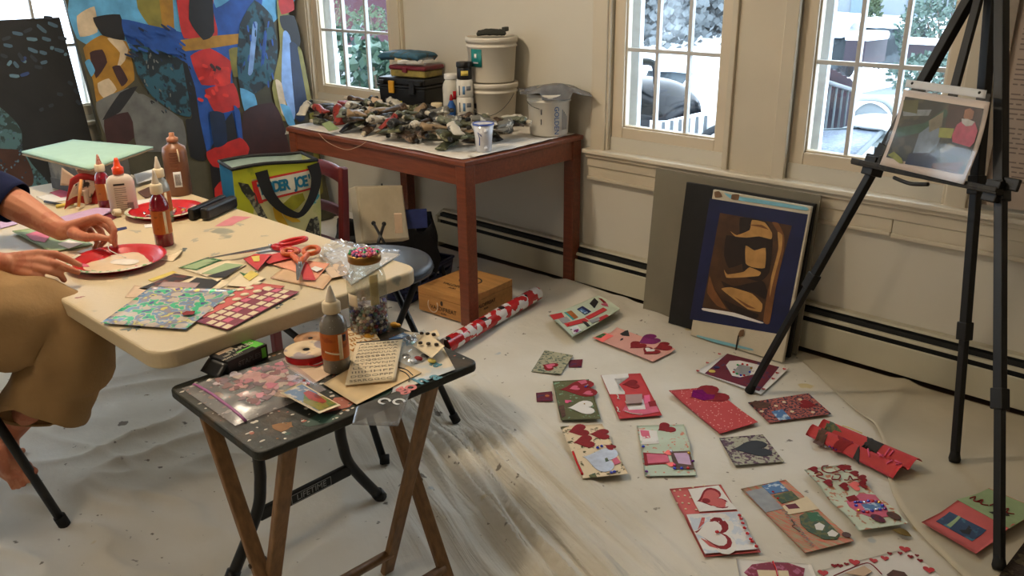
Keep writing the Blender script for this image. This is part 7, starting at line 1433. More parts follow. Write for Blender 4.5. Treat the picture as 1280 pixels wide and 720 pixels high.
# tall printed shopping bag on the chair seat
zb_ = .446; zt_ = .80
A_ = Z(290, 212, zt_); B_ = Z(396, 198, zt_)
bx_ = (B_ - A_); bx_.z = 0; bw = bx_.length; bx_.normalize(); by_ = V((-bx_.y, bx_.x, 0)); bd = .17
c0 = A_ + bx_ * bw / 2 + by_ * bd / 2
t = thing('shopping_bag', 'printed shopping bag with bananas, bottles and black handles on the red chair', 'bag', (c0.x, c0.y, zb_))
def bg(x, y, z):   # x 0..1 along the front, y 0..1 deep, z 0..1 high
    s = .90 + .10 * z; bul = 1 + .05 * sin(pi * z)
    return V((c0.x, c0.y, 0)) + bx_ * ((x - .5) * bw * s * bul) + by_ * ((y - .5) * bd * (.95 + .05 * z) * (1 + .12 * sin(pi * z) * sin(pi * x))) + V((0, 0, zb_ + (zt_ - zb_) * z + .006 * sin(x * 5) * z))
def fr_(u, v, e=0): p = bg(u, 0, v); return p - by_ * e
bgy = M('bag_cream', (206, 200, 140), .4, rgb2=(190, 190, 120), thr=.55, scale=9); lime = M('bag_lime', (178, 182, 44), .4, rgb2=(150, 160, 40), thr=.6, scale=14); dkb = M('bag_black', (18, 18, 18), .6); tealb = M('bag_blue', (30, 110, 150), .4); redb = M('bag_red', (196, 44, 40), .4); inn = M('bag_inside', (176, 190, 182), .5, var=.08)
b = MB(); b.sheet(lambda u, v: fr_(u, v), 16, 16); b.build('front_panel', bgy, t)
b = MB(); b.sheet(lambda u, v: bg(1 - u, 1, v), 12, 12); b.build('back_panel', bgy, t)
b = MB(); b.sheet(lambda u, v: bg(0, 1 - u, v), 8, 12); b.build('side_panel', tealb, t)
b = MB(); b.sheet(lambda u, v: bg(1, u, v), 8, 12); b.build('side_panel', bgy, t)
b = MB(); b.sheet(lambda u, v: bg(u, v, .02), 4, 4); b.build('bottom_panel', bgy, t)
b = MB(); b.sheet(lambda u, v: bg(u, v, .90) + V((0, 0, .0)), 6, 6); b.build('contents_paper', inn, t)
b = MB(); b.sheet(lambda u, v: bg(u, 1, .55 + .44 * v) - by_ * .004, 10, 6); b.build('inner_lining', inn, t)
b = MB(); rimp_ = [bg(k / 8, 0, 1) for k in range(9)] + [bg(1, k / 4, 1) for k in range(1, 5)] + [bg(1 - k / 8, 1, 1) for k in range(1, 9)] + [bg(0, 1 - k / 4, 1) for k in range(1, 4)]; b.tube(rimp_, .007, 6, closed=True, flat=1.0); b.build('rim_binding', dkb, t)
def fp(name, poly, mat, e):
    b = MB(); dense = []
    for i in range(len(poly)):
        a, c = poly[i], poly[(i + 1) % len(poly)]
        for k in range(4): dense.append((a[0] + (c[0] - a[0]) * k / 4, a[1] + (c[1] - a[1]) * k / 4))
    cx, cy = sum(p[0] for p in poly) / len(poly), sum(p[1] for p in poly) / len(poly); n_ = len(dense); vs = [fr_(cx, cy, e)]
    for s in (.5, 1): vs += [fr_(cx + (x - cx) * s, cy + (y - cy) * s, e) for x, y in dense]
    fs = [(0, 1 + i, 1 + (i + 1) % n_) for i in range(n_)] + [(1 + i, 1 + n_ + i, 1 + n_ + (i + 1) % n_, 1 + (i + 1) % n_) for i in range(n_)]
    b.add(vs, fs, 0, True); return b.build(name, mat, t)
fp('lime_print', [(0, .30), (.12, .30), (.20, .60), (.21, .99), (0, .99)], lime, .0008)
fp('lime_print', [(.2, .86), (1, .86), (1, .985), (.2, .985)], lime, .0010)
fp('lettering_panel', [(.22, .60), (1.0, .70), (1.0, .93), (.20, .84)], redb, .0016); fp('lettering_panel', [(.245, .63), (1.0, .72), (1.0, .91), (.225, .82)], M('bag_label', (214, 206, 184), .4), .0022); fp('red_band', [(.20, .84), (.25, .84), (.30, .60), (.25, .60)], redb, .0024)
a_, b_2 = fr_(.29, .735, .003), fr_(.95, .815, .003); fzup = fr_(.5, .9) - fr_(.5, .6)
bgl = M('bag_lettering', (24, 104, 132), .4)
for i, ch in enumerate("TRADER JOE'S"):
    u = .30 + .058 * i; o_ = fr_(u, .738 + .085 * (u - .3), .0034)
    if ch != ' ': text(t, ch, o_, fr_(u + .03, .738 + .085 * (u - .27), .0034) - o_, fzup, .056, bgl, bold=.0024, sx=.72)
ban = M('bag_banana', (208, 166, 36), .4, var=.12, scale=20)
def fstrip(name, path, ws, mat, e):
    b = MB(); n_ = len(path); vs = []
    for i, (u, v) in enumerate(path):
        a, c = path[max(i - 1, 0)], path[min(i + 1, n_ - 1)]; dx, dy = c[0] - a[0], (c[1] - a[1]) * 1.2; l = sqrt(dx * dx + dy * dy); nx_, ny_ = -dy / l, dx / l / 1.2
        vs += [fr_(u + nx_ * ws[i], v + ny_ * ws[i], e), fr_(u - nx_ * ws[i], v - ny_ * ws[i], e)]
    b.add(vs, [(2 * i, 2 * i + 1, 2 * i + 3, 2 * i + 2) for i in range(n_ - 1)], 0, True); return b.build(name, mat, t)
fstrip('banana_print', [(.45, .62), (.44, .53), (.46, .43), (.51, .35), (.57, .30)], [.008, .04, .048, .04, .008], ban, .0026)
fstrip('banana_print', [(.49, .60), (.52, .51), (.57, .43), (.64, .375), (.72, .345)], [.008, .036, .044, .036, .008], ban, .0032)
fp('mango_print', [(.52, .56), (.58, .46), (.70, .50), (.80, .58), (.78, .66), (.64, .64)], M('bag_mango', (150, 146, 40), .4, var=.2, scale=20), .0018)
fp('bottle_print', [(.82, .30), (.86, .36), (.92, .34), (.98, .20), (1.0, .05), (.78, .05), (.76, .18)], M('bag_ink', (42, 42, 36), .5, rgb2=(100, 100, 80), thr=.6, scale=60), .0020); fp('bottle_print', [(.90, .36), (.95, .37), (.97, .30), (.98, .16), (.90, .16)], M('bag_ink_pale', (130, 130, 110), .5, rgb2=(60, 60, 54), thr=.5, scale=70), .0026)
fp('teal_print', [(.90, .50), (.98, .56), (1.0, .66), (.96, .62), (.92, .60), (.90, .54), (.86, .50)], M('bag_teal', (70, 150, 160), .5, rgb2=(206, 200, 150), thr=.56, scale=40), .002)
fp('corn_print', [(.10, .80), (.22, .72), (.26, .60), (.34, .40), (.30, .16), (.26, .16), (.24, .44), (.16, .62)], M('bag_ink_pale'), .0016); fp('leaf_print', [(.05, .86), (.16, .82), (.22, .70), (.14, .66), (.08, .76)], M('bag_ink'), .0022)
fp('checked_print', [(.84, .06), (.94, .14), (.99, .0), (.84, .0)], M('bag_check', (196, 60, 70), .5, rgb2=(220, 200, 190), thr=.5, scale=90), .0028)
for (pts) in (([(.32, .93), (.36, .72), (.46, .56), (.60, .46), (.70, .44), (.80, .52), (.90, .66), (.955, .82), (.94, .96)],)):
    path = smooth_path([fr_(u, v, .006 + .020 * sin(pi * (i / 8))) for i, (u, v) in enumerate(pts)], 4)
    b = MB(); n_ = len(path); wv = []
    for i, p in enumerate(path):
        k = abs(i / (n_ - 1) - .5) * 2; tdir = (path[min(i + 1, n_ - 1)] - path[max(i - 1, 0)]).normalized(); sd_ = tdir.cross(by_).normalized(); hw_ = .010 + .014 * k
        wv += [p - sd_ * hw_, p + sd_ * hw_]
    b.add(wv + [q + by_ * .003 for q in wv], [(2 * i, 2 * i + 1, 2 * i + 3, 2 * i + 2) for i in range(n_ - 1)] + [tuple(reversed([2 * n_ + 2 * i, 2 * n_ + 2 * i + 1, 2 * n_ + 2 * i + 3, 2 * n_ + 2 * i + 2])) for i in range(n_ - 1)], 0, True); b.build('handle', dkb, t)

# ================================================================== PERSON AT THE TABLE
chm = M('chair_black', (20, 20, 20), .45, var=.2)
fl0 = V((-2.339, .619, .006)); t = thing('folding_chair', 'black metal folding chair under the seated person', 'chair', (-2.42, .33, .006))
for x in (-2.335, -2.66):
    b = MB(); b.tube([(x, .619, .010), (x, .50, .46)], .0125, 12); lg = b.build('leg', chm, t); b = MB(); b.tube([(x, .621, .006), (x, .612, .04)], .0165, 12); b.build('rubber_foot', M('rubber_black'), lg)
    b = MB(); b.tube([(x - .0, .02, .010), (x, .36, .46)], .0125, 12); b.build('leg', chm, t)
    b = MB(); b.tube([(x, .36, .46), (x, .10, .45), (x, .05, .86)], .0125, 12); b.build('back_post', chm, t)
b = MB(); b.tube([(-2.335, .57, .185), (-2.66, .57, .185)], .010, 10); b.build('crossbar', chm, t)
b = MB(); b.box((-2.4975, .30, .462), (.37, .40, .022)); b.build('seat', chm, t, bevel=.008)
b = MB(); b.sheet(lambda u, v: (-2.66 + .325 * u, .075 - .03 * sin(pi * u) - .03 * v, .70 + .14 * v), 10, 3, th=.012); b.build('backrest', chm, t)

skin = M('skin', (196, 132, 102), .5, rgb2=(184, 114, 86), thr=.5, scale=22, bump=.06, bscale=90, spec=.3)
navt = M('tee_navy', (26, 32, 62), .85, var=.12, scale=25, bump=.15, bscale=60, spec=.15); khaki = M('shorts_khaki', (150, 120, 82), .85, var=.08, scale=8, bump=.15, bscale=90, spec=.12); hair = M('hair_dark', (40, 30, 24), .7, var=.4, scale=30)
person = thing('person', 'seated person in navy tee and khaki shorts gluing over a red paper plate', 'person', (-2.45, .25, .006))
body = MB()
def caps(b, p0, p1, r0, r1, n=14, flat=1.0, up=(0, 0, 1)):
    p0, p1 = V(p0), V(p1); d = p1 - p0; L_ = d.length; ax = d.normalized(); pts = []; rs_ = []
    for i in range(6): a = (pi / 2) * (1 - i / 6); pts.append(p0 - ax * r0 * sin(a)); rs_.append(max(r0 * cos(a), .0004))
    pts.append(p0); rs_.append(r0); pts.append(p1); rs_.append(r1)
    for i in range(1, 7): a = (pi / 2) * i / 6; pts.append(p1 + ax * r1 * sin(a)); rs_.append(max(r1 * cos(a), .0004))
    b.tube(pts, rs_, n, flat=flat, up=up)
def chain(b, pts, rs_, **k):
    for i in range(len(pts) - 1): caps(b, pts[i], pts[i + 1], rs_[i], rs_[i + 1], **k)
# torso, neck, head
pel = V((-2.46, .24, .56)); chest = V((-2.45, .30, 1.02)); nk = V((-2.44, .36, 1.20)); hc = V((-2.44, .45, 1.325))
chain(body, [pel, pel.lerp(chest, .5), chest], [.135, .125, .14]); caps(body, chest + V((-.13, .0, .08)), chest + V((.13, 0, .08)), .075, .075)
chain(body, [nk - V((0, .03, .08)), nk + V((0, .03, .07))], [.062, .055])
fa = V((.05, .80, -.60)).normalized()          # where the face looks: down at the plate
fx = V((1, -.06, 0)).normalized(); fu = fx.cross(fa); 
HR = Matrix((fx, fa, fu)).transposed()
def hd_(x, y, z): return hc + fx * x + fa * y + fu * z
body.ball(hc, (.076, .096, .108), n=16, rot=HR); body.ball(hd_(0, .03, -.06), (.058, .062, .058), n=12, rot=HR)
caps(body, hd_(0, .088, .012), hd_(0, .112, -.022), .009, .013); body.ball(hd_(0, .094, -.056), (.024, .01, .007), n=8, rot=HR); body.ball(hd_(0, .092, -.068), (.02, .01, .007), n=8, rot=HR); body.ball(hd_(0, .082, -.098), (.022, .018, .016), n=8, rot=HR); body.ball(hd_(0, .085, .03), (.05, .014, .009), n=8, rot=HR)
for s in (-1, 1): body.ball(hd_(s * .078, -.008, -.006), (.010, .020, .032), n=8, rot=HR); body.ball(hd_(s * .031, .079, .010), (.015, .010, .010), n=8, rot=HR)
# arms
SLf, SRt = V((-2.64, .33, 1.10)), V((-2.25, .31, 1.10))
ELf = D(-8, 240, 2.56); WLf = D(76, 288, 2.49)
ERt = V((-2.18, .26, .86)); WRt = D(-6, 330, 2.24)
chain(body, [SLf, ELf], [.058, .046]); chain(body, [ELf, ELf.lerp(WLf, .35), ELf.lerp(WLf, .75), WLf], [.047, .049, .037, .030])
chain(body, [SRt, ERt], [.058, .046]); chain(body, [ERt, ERt.lerp(WRt, .35), ERt.lerp(WRt, .8), WRt], [.046, .047, .036, .033])
nails = []
def finger(pts, rs_):
    chain(body, pts, rs_, n=12)
# far hand, pinching over the plate: knuckles up, finger tips down
d0 = 2.47
kn = [D(122, 272, d0 - .020), D(119, 274, d0 + .004), D(114, 276, d0 + .026), D(108, 281, d0 + .044)]
for q, r in zip(kn, (.0125, .0125, .012, .011)): caps(body, WLf.lerp(q, .08), q, .021, r)
caps(body, WLf, D(98, 286, d0 + .012), .029, .023)
finger([kn[0], D(136, 276, d0 - .026), D(143, 288, d0 - .032), D(139, 302, d0 - .034)], [.0112, .0102, .0090, .0076])
finger([kn[1], D(134, 283, d0 + .000), D(143, 294, d0 - .012), D(143.5, 306, d0 - .018)], [.0112, .0102, .0090, .0076])
finger([kn[2], D(126, 289, d0 + .020), D(131, 301, d0 + .008), D(124, 309, d0 + .000)], [.0108, .0100, .0088, .0075])
finger([kn[3], D(117, 294, d0 + .034), D(122, 304, d0 + .022), D(118, 311, d0 + .014)], [.0100, .0090, .0080, .0070])
finger([D(92, 292, d0 - .012), D(108, 297, d0 - .036), D(121, 296, d0 - .042), D(133, 298, d0 - .040)], [.018, .0135, .0112, .0088])
# near hand, resting on the plate rim, fingers reaching right
d1 = 2.20
WRt2 = D(10, 331, d1 + .01)
kn = [D(48, 317, d1 - .004), D(51, 326, d1 - .016), D(48, 335, d1 - .022), D(41, 343, d1 - .022)]
for q, r in zip(kn, (.0125, .0128, .012, .011)): caps(body, WRt.lerp(q, .1), q, .024, r)
caps(body, WRt, WRt2, .033, .030)
finger([kn[0], D(70, 318, d1 - .010), D(86, 325, d1 + .002), D(99, 331, d1 + .010)], [.0115, .0105, .0095, .0080])
finger([kn[1], D(70, 330, d1 - .026), D(85, 336, d1 - .014), D(97, 340, d1 - .004)], [.0115, .0108, .0095, .0080])
finger([kn[2], D(63, 339, d1 - .030), D(75, 343, d1 - .020), D(80, 350, d1 - .008)], [.0110, .0100, .0090, .0078])
finger([kn[3], D(54, 349, d1 - .026), D(63, 354, d1 - .018), D(66, 360, d1 - .008)], [.0100, .0090, .0080, .0070])
finger([D(28, 330, d1 + .016), D(46, 328, d1 + .044), D(58, 332, d1 + .054), D(69, 337, d1 + .052)], [.018, .0132, .0112, .0090])
# legs: near (right) leg tucked back, foot on the chair's crossbar; far leg planted
HipR, HipL = V((-2.33, .26, .56)), V((-2.57, .26, .53))
dK = 2.24; KnR = D(104, 428, 2.22); AnR = D(6, 545, 2.40)
chain(body, [HipR, D(-60, 412, 2.15), D(20, 404, 2.17), KnR], [.085, .074, .072, .054]); chain(body, [KnR, KnR.lerp(AnR, .3), KnR.lerp(AnR, .75), AnR], [.054, .056, .040, .035])
df = 2.36
chain(body, [AnR, D(6, 566, df + .0), D(14, 584, df - .012)], [.036, .036, .030]); caps(body, D(-10, 560, df + .03), D(4, 572, df + .01), .028, .030)
caps(body, D(2, 574, df + .004), D(30, 585, df - .018), .030, .022); caps(body, D(0, 580, df), D(18, 598, df - .006), .028, .018)
for (a, c, r0, r1) in (((28, 584), (42, 589), .0145, .0120), ((27, 591), (36, 600), .0115, .0092), ((22, 595), (29, 605), .0108, .0088), ((17, 598), (23, 608), .0100, .0082), ((12, 599), (17, 609), .0095, .0080)):
    caps(body, D(a[0], a[1], df - .016), D(c[0], c[1], df - .022), r0, r1, n=10)
KnL = V((-2.82, .66, .50)); AnL = V((-2.86, .50, .10))
chain(body, [HipL, HipL.lerp(KnL, .5), KnL], [.088, .078, .056]); chain(body, [KnL, KnL.lerp(AnL, .3), KnL.lerp(AnL, .75), AnL], [.054, .056, .040, .035]); chain(body, [AnL, V((-2.86, .51, .045)), V((-2.875, .64, .030))], [.036, .034, .020]); caps(body, V((-2.86, .46, .04)), V((-2.86, .54, .04)), .030, .030)
for i in range(5): caps(body, V((-2.835 - .017 * i, .635, .026)), V((-2.833 - .019 * i, .682 - .007 * i, .019)), .012 - .0008 * i, .010 - .0007 * i, n=10)
bo = body.build('body', skin, person)
rm = bo.modifiers.new('remesh', 'REMESH'); rm.mode = 'VOXEL'; rm.voxel_size = .0034; rm.use_smooth_shade = True
sm = bo.modifiers.new('smooth', 'SMOOTH'); sm.factor = .5; sm.iterations = 3
# eyes, hair
for s in (-1, 1): b = MB(); b.ball(hd_(s * .031, .0835, .010), (.0105, .0075, .008), n=8, rot=HR); b.build('eye', M('eye_white', (220, 214, 206), .2), person); b = MB(); b.ball(hd_(s * .031, .0895, .009), .0042, n=6); b.build('iris', M('iris_brown', (50, 34, 24), .2), person)
b = MB()
def hairf(u, v):
    th = pi * (.02 + .72 * v); ph = 2 * pi * u; r = 1.08 + .07 * noise.noise((sin(2 * pi * u) * 5, cos(2 * pi * u) * 5, v * 9))
    yy = cos(ph); lim = 1.0 if yy < .1 else max(.52, 1 - (yy - .1) * 1.1)
    th *= lim
    return hd_(.076 * r * 1.02 * sin(th) * sin(ph), .096 * r * sin(th) * yy - .004, .108 * r * cos(th))
b.sheet(hairf, 40, 16, th=.006); b.build('hair', hair, person)
# shirt
def shell(pts, rs_, mat, name, n=28, wr=.01, seed=0, closed_end=False, parent=person, flat=None, k=6, freq=9.0, aniso=(1, 1)):
    pp = smooth_path(pts, k); m_ = len(pp); rr = []
    for i in range(m_):
        q = i / (m_ - 1) * (len(rs_) - 1); a = min(int(q), len(rs_) - 2); rr.append(rs_[a] + (rs_[a + 1] - rs_[a]) * (q - a))
    b = MB(); b.tube(pp, rr, n, caps=closed_end, flat=flat)
    for i, p in enumerate(b.v[:m_ * n]):
        c = pp[i // n]; d = (p - c); 
        if d.length > 1e-5: b.v[i] = p + d.normalized() * wr * noise.noise((p.x * freq * aniso[0] + seed, p.y * freq, p.z * freq * aniso[1]))
    o = b.build(name, mat, parent); so = o.modifiers.new('solid', 'SOLIDIFY'); so.thickness = .003; so.offset = 1; return o
b = MB(); chain(b, [pel + V((0, 0, -.03)), pel.lerp(chest, .5), chest + V((0, 0, .02))], [.155, .150, .160], n=24); caps(b, chest + V((-.15, .0, .085)), chest + V((.15, 0, .085)), .092, .092, n=20)
caps(b, SLf, SLf.lerp(ELf, .60), .074, .070, n=20); caps(b, SRt, SRt.lerp(ERt, .62), .074, .070, n=20); caps(b, nk - V((0, .03, .10)), nk - V((0, .01, .03)), .085, .072)
o = b.build('shirt', navt, person); rm = o.modifiers.new('remesh', 'REMESH'); rm.mode = 'VOXEL'; rm.voxel_size = .007; rm.use_smooth_shade = True; sm = o.modifiers.new('smooth', 'SMOOTH'); sm.factor = .5; sm.iterations = 5
up_dir = (ELf - SLf).normalized()
shell([SLf.lerp(ELf, .25), SLf.lerp(ELf, .6), SLf.lerp(ELf, .93), ELf.lerp(WLf, .30)], [.074, .074, .068, .060], navt, 'sleeve', wr=.010, seed=2)
b = MB(); p = ELf.lerp(WLf, .075); 
shell([SRt.lerp(ERt, .25), SRt.lerp(ERt, .6), SRt.lerp(ERt, .93)], [.074, .074, .068], navt, 'sleeve', wr=.010, seed=5)
# shorts: seat and near leg with loose hanging hem, far leg
b = MB(); caps(b, HipL + V((.02, -.02, .0)), HipR + V((-.02, -.02, 0)), .135, .135, n=24); chain(b, [HipL, HipL.lerp(KnL, .55), KnL.lerp(HipL, .02)], [.115, .105, .095], n=24); caps(b, pel - V((0, .02, 0)), pel + V((0, 0, .06)), .14, .135)
o = b.build('shorts', khaki, person); rm = o.modifiers.new('remesh', 'REMESH'); rm.mode = 'VOXEL'; rm.voxel_size = .008; rm.use_smooth_shade = True; sm = o.modifiers.new('smooth', 'SMOOTH'); sm.factor = .5; sm.iterations = 4
path = [HipR.lerp(KnR, -.05), D(-60, 412, 2.13), D(20, 402, 2.16), D(72, 408, 2.19), D(92, 438, 2.21), D(78, 470, 2.25), D(62, 498, 2.27), D(54, 512, 2.272), D(52, 522, 2.266)]
shell(path, [.118, .118, .114, .104, .098, .102, .104, .104, .104], khaki, 'shorts_leg', n=64, wr=.022, seed=9, k=9, freq=10, aniso=(1.3, 1.3))
# strand of glue between finger tips and plate
b = MB(); b.tube(smooth_path([D(138, 302, 2.435), D(136.5, 312, 2.42), c1 + V((-.02, .03, .006))], 6), [.0012] * 13, 6); tag(b.build('glue_strand', M('glue_wet')), 'thin strand of white glue drawn up from the plate by the fingers', 'glue')

q = [Z(1246, 728, .012), Z(1294, 664, .012), Z(1420, 700, .012), Z(1340, 820, .012)]
b = MB(); b.sheet(lambda u, v: q[0].lerp(q[1], u).lerp(q[3].lerp(q[2], u), v) + V((0, 0, .018)), 8, 8, th=.012, flat=True); tag(b.build('rug', M('rug_dark', (52, 40, 30), .9, rgb2=(86, 74, 52), thr=.55, scale=40, bump=.5)), 'dark mottled rug corner at the lower right picture edge', 'rug')
p = Z(1126, 669, .012); b = MB(); b.sheet(lambda u, v: p + V((.05 * (u - .5), .030 * (v - .5) * sin(pi * min(1, max(0, u))) + .01 * u, .006 + .004 * sin(u * 4))), 8, 4, th=.0006); tag(b.build('dry_leaf', M('leaf_dry', (120, 98, 44), .8)), 'small dry leaf on the cloth below the butterfly print card', 'leaf')
# ================================================================== OUTSIDE THE WINDOWS
snow = M('snow', (236, 240, 246), .85, var=.02, scale=2, bump=.2, bscale=3, spec=.1)
GZ = -.75
def terr(x, y):
    h = GZ + .10 * noise.noise((x * .35, y * .35, 3))
    if y > 3.4: h += .02 * max(0, y - 9) 
    if x < -5.2: h += .05 * max(0, -x - 9)
    return h
b = MB()
b.sheet(lambda u, v: (-32 + 50 * u, 3.32 + 34 * v ** 1.5, terr(-32 + 50 * u, 3.32 + 34 * v ** 1.5) if True else 0), 60, 60); o = b.build('ground_snow', snow); o['kind'] = 'structure'
b = MB(); b.sheet(lambda u, v: (-5.09 - 27 * v ** 1.4, -12 + 15.3 * u, terr(-5.09 - 27 * v ** 1.4, 0)), 40, 40); o = b.build('ground_snow_side', snow); o['kind'] = 'structure'
def outp(px, py, dist): return D(px, py, dist)
rsx = random.Random(12)
def shrub(name, label, cat, c, r, n, col, leaf=.05, group=None, snowcap=False, cone=False):
    c = V(c); t = thing(name, label, cat, (c.x, c.y, c.z - r[2]), group); b = MB()
    for i in range(n):
        a, zz = rsx.uniform(0, 2 * pi), rsx.uniform(-1, 1); q = rsx.uniform(.45, 1) ** .5
        if cone: zz = rsx.uniform(-1, 1); k = (1 - zz) / 2; p = c + V((r[0] * k * q * cos(a), r[1] * k * q * sin(a), r[2] * zz))
        else: k = sqrt(max(0, 1 - zz * zz)); p = c + V((r[0] * k * cos(a), r[1] * k * sin(a), r[2] * zz)) * 1.0 if False else V((c.x + r[0] * k * cos(a) * q, c.y + r[1] * k * sin(a) * q, c.z + r[2] * zz * q))
        d = V((rsx.uniform(-1, 1), rsx.uniform(-1, 1), rsx.uniform(-.3, 1))).normalized(); s = d.orthogonal().normalized(); L_ = leaf * rsx.uniform(.7, 1.3)
        b.add([p, p + d * L_ * .5 + s * L_ * .28, p + d * L_, p + d * L_ * .5 - s * L_ * .28], [(0, 1, 2, 3)])
    b.build('foliage', col, t)
    b = MB()
    for i in range(7):
        a = 2 * pi * i / 7; b.tube([(c.x, c.y, c.z - r[2] * 1.02), (c.x + r[0] * .35 * cos(a), c.y + r[1] * .35 * sin(a), c.z), (c.x + r[0] * .6 * cos(a), c.y + r[1] * .6 * sin(a), c.z + r[2] * (.1 if cone else .6))], [.02, .012, .005], 5)
    b.build('stem', M('bark', (92, 78, 66), .8, var=.2), t); return t
leafA = M('leaf_rhodo', (50, 74, 58), .4, rgb2=(92, 116, 102), thr=.6, scale=3); leafB = M('leaf_yew', (66, 80, 56), .6, var=.2, scale=3); leafC = M('needle_pale', (72, 92, 84), .7, var=.15, scale=3)
for i, (px, py, dd, r, n, lab) in enumerate(((432, 112, 6.5, (.46, .38, .46), 950, 'leafy shrub close outside the left window, left one'), (477, 122, 6.3, (.36, .34, .40), 700, 'leafy shrub close outside the left window, right one'))):
    c = outp(px, py, dd); shrub('shrub', lab, 'shrub', c, r, n, leafA, .085, 'shrubs outside the left window')
for i, (px, py, dd, r, lab) in enumerate(((412, 20, 13, (.55, .4, .2), 'yellowish bush in the snow beyond the leafy shrubs'), (466, 26, 12, (.3, .3, .18), 'small olive bush in the snow right of the yellowish bush'))): shrub('bush', lab, 'bush', outp(px, py, dd), r, 260, leafB, .07)
c = outp(425, -8, 16); t = thing('house', 'maroon house with white corner across the snow, seen through the left window', 'house', (c.x, c.y, GZ)); hb = Matrix.Rotation(.6, 3, 'Z')
b = MB(); b.box((c.x, c.y, c.z + .4), (3.2, 3, 2.4), hb); b.build('wall', M('siding_maroon', (62, 30, 36), .7, var=.1, scale=2, wave=(1, 1, 20)), t); b = MB(); b.box(V((c.x, c.y, c.z + .4)) + hb @ V((1.65, -1.55, 0)), (.22, .22, 2.5), hb); b.build('corner_board', PAPER['white'], t)
b = MB(); b.bar(V((c.x, c.y, c.z + 1.6)) + hb @ V((-1.8, 0, 0)), V((c.x, c.y, c.z + 1.6)) + hb @ V((1.8, 0, 0)), 3.4, .9, (0, 1, 0)); b.build('roof', snow, t, bevel=.3)
# black barbecue just outside the middle window
gp = Y(806, 118, 4.75); grb = M('grill_black', (10, 14, 18), .2, spec=.25, var=.1)
gx = gp.x - .20; gy = 4.75; zb0 = Y(820, 141, 4.75).z; zt0 = Y(830, 97, 4.75).z
t = thing('barbecue', 'glossy black barbecue grill outside the middle window', 'barbecue', (gx, gy, GZ))
b = MB(); hh = zt0 - zb0
def lid(u, v):
    a = pi * v; x = (u - .5) * 1.02; end = (1 - abs(2 * u - 1) ** 6) ** .5
    return (gx + x, gy - .27 * cos(a) * (.75 + .25 * end), zb0 + hh * sin(a) ** .75 * (.01 + .99 * end))
b.sheet(lid, 36, 18, th=.01); b.build('lid', grb, t)
b = MB(); b.box((gx - .22, gy, zb0 - .10), (.62, .52, .18)); b.build('firebox', grb, t, bevel=.03)
b = MB(); b.box((gx - .1, gy - .275, zb0 - .055), (.5, .02, .02)); b.build('front_rail', M('steel'), t, bevel=.004)
b = MB(); ha, hb2 = Y(784, 100, 4.5), Y(815, 100, 4.5); b.tube(smooth_path([Y(794, 104, gy - .16), Y(794, 82, gy - .24), Y(802, 77, gy - .26), Y(818, 81, gy - .24), Y(821, 104, gy - .16)], 5), .022, 8); b.build('lid_handle', grb, t)
for sx in (-.50, .06):
    for sy in (-.2, .2): b = MB(); b.bar((gx + sx, gy + sy, GZ), (gx + sx, gy + sy, zb0 - .15), .05, .05); b.build('leg', grb, t)
b = MB(); b.box((gx - .22, gy, -.35), (.56, .46, .5)); b.build('cabinet', grb, t, bevel=.02)
# snow-covered white vehicle beyond it
cp = outp(832, 150, 8.6); whm = M('vehicle_white', (226, 230, 234), .35, var=.03, coat=.3)
t = thing('car', 'white snow-covered vehicle with black tyre behind the barbecue', 'car', (cp.x, cp.y, GZ))
cxn = V((.80, .60, 0)).normalized(); cyn = V((-.60, .80, 0)).normalized(); Rv = Matrix((cxn, cyn, V((0, 0, 1)))).transposed()
def cv_(x, y, z): return V((cp.x, cp.y, 0)) + cxn * x + cyn * y + V((0, 0, z))
b = MB(); prof = [(-.55, GZ + .3), (-.62, -.15), (-.5, .12), (.3, .20), (.6, .20), (2.6, .16), (3.3, .10), (3.4, GZ + .3)]; n_ = len(prof); vs = [cv_(x, -.8, z) for x, z in prof] + [cv_(x, .8, z) for x, z in prof]; b.add(vs, [tuple(range(n_)), tuple(range(2 * n_ - 1, n_ - 1, -1))] + [(i, n_ + i, n_ + (i + 1) % n_, (i + 1) % n_) for i in range(n_)]); b.build('body', whm, t, bevel=.09, seg=4)
b = MB(); 
for i in range(9): b.box(cv_(-.30 + .075 * i, -.815, .02 + .012 * i), (.03, .012, .15), Rv)
b.build('vent_louvre', M('vent_grey', (84, 90, 94), .5), t)
for x in (.62, 2.6):
    b = MB(); b.lathe([(.33, -.09), (.35, -.05), (.35, .05), (.33, .09), (.2, .1), (.0005, .09)], cv_(x, -.78, GZ + .40), 24, rot=Rv @ Matrix.Rotation(pi / 2, 3, 'X')); b.build('tyre', M('rubber_black'), t)
    b = MB(); b.sheet(lambda u, v: cv_(x + (.46 + .06 * v) * cos(pi * u), -.815 - .03 * v, GZ + .40 + (.46 + .06 * v) * sin(pi * u)), 16, 2, th=.02); b.build('wheel_arch', M('trim_black', (34, 38, 42), .5), t)
b = MB(); b.box(cv_(.72, -.83, .05), (.26, .03, .13), Rv); b.build('side_marker', M('vent_grey'), t, bevel=.01)
sp = outp(891, 113, 8.3); b = MB(); b.ball(sp, (.30, .30, .20), n=12); b.ball(sp + V((.3, .3, -.22)), (.9, .6, .10), n=12); b.build('snow_cap', snow, t)
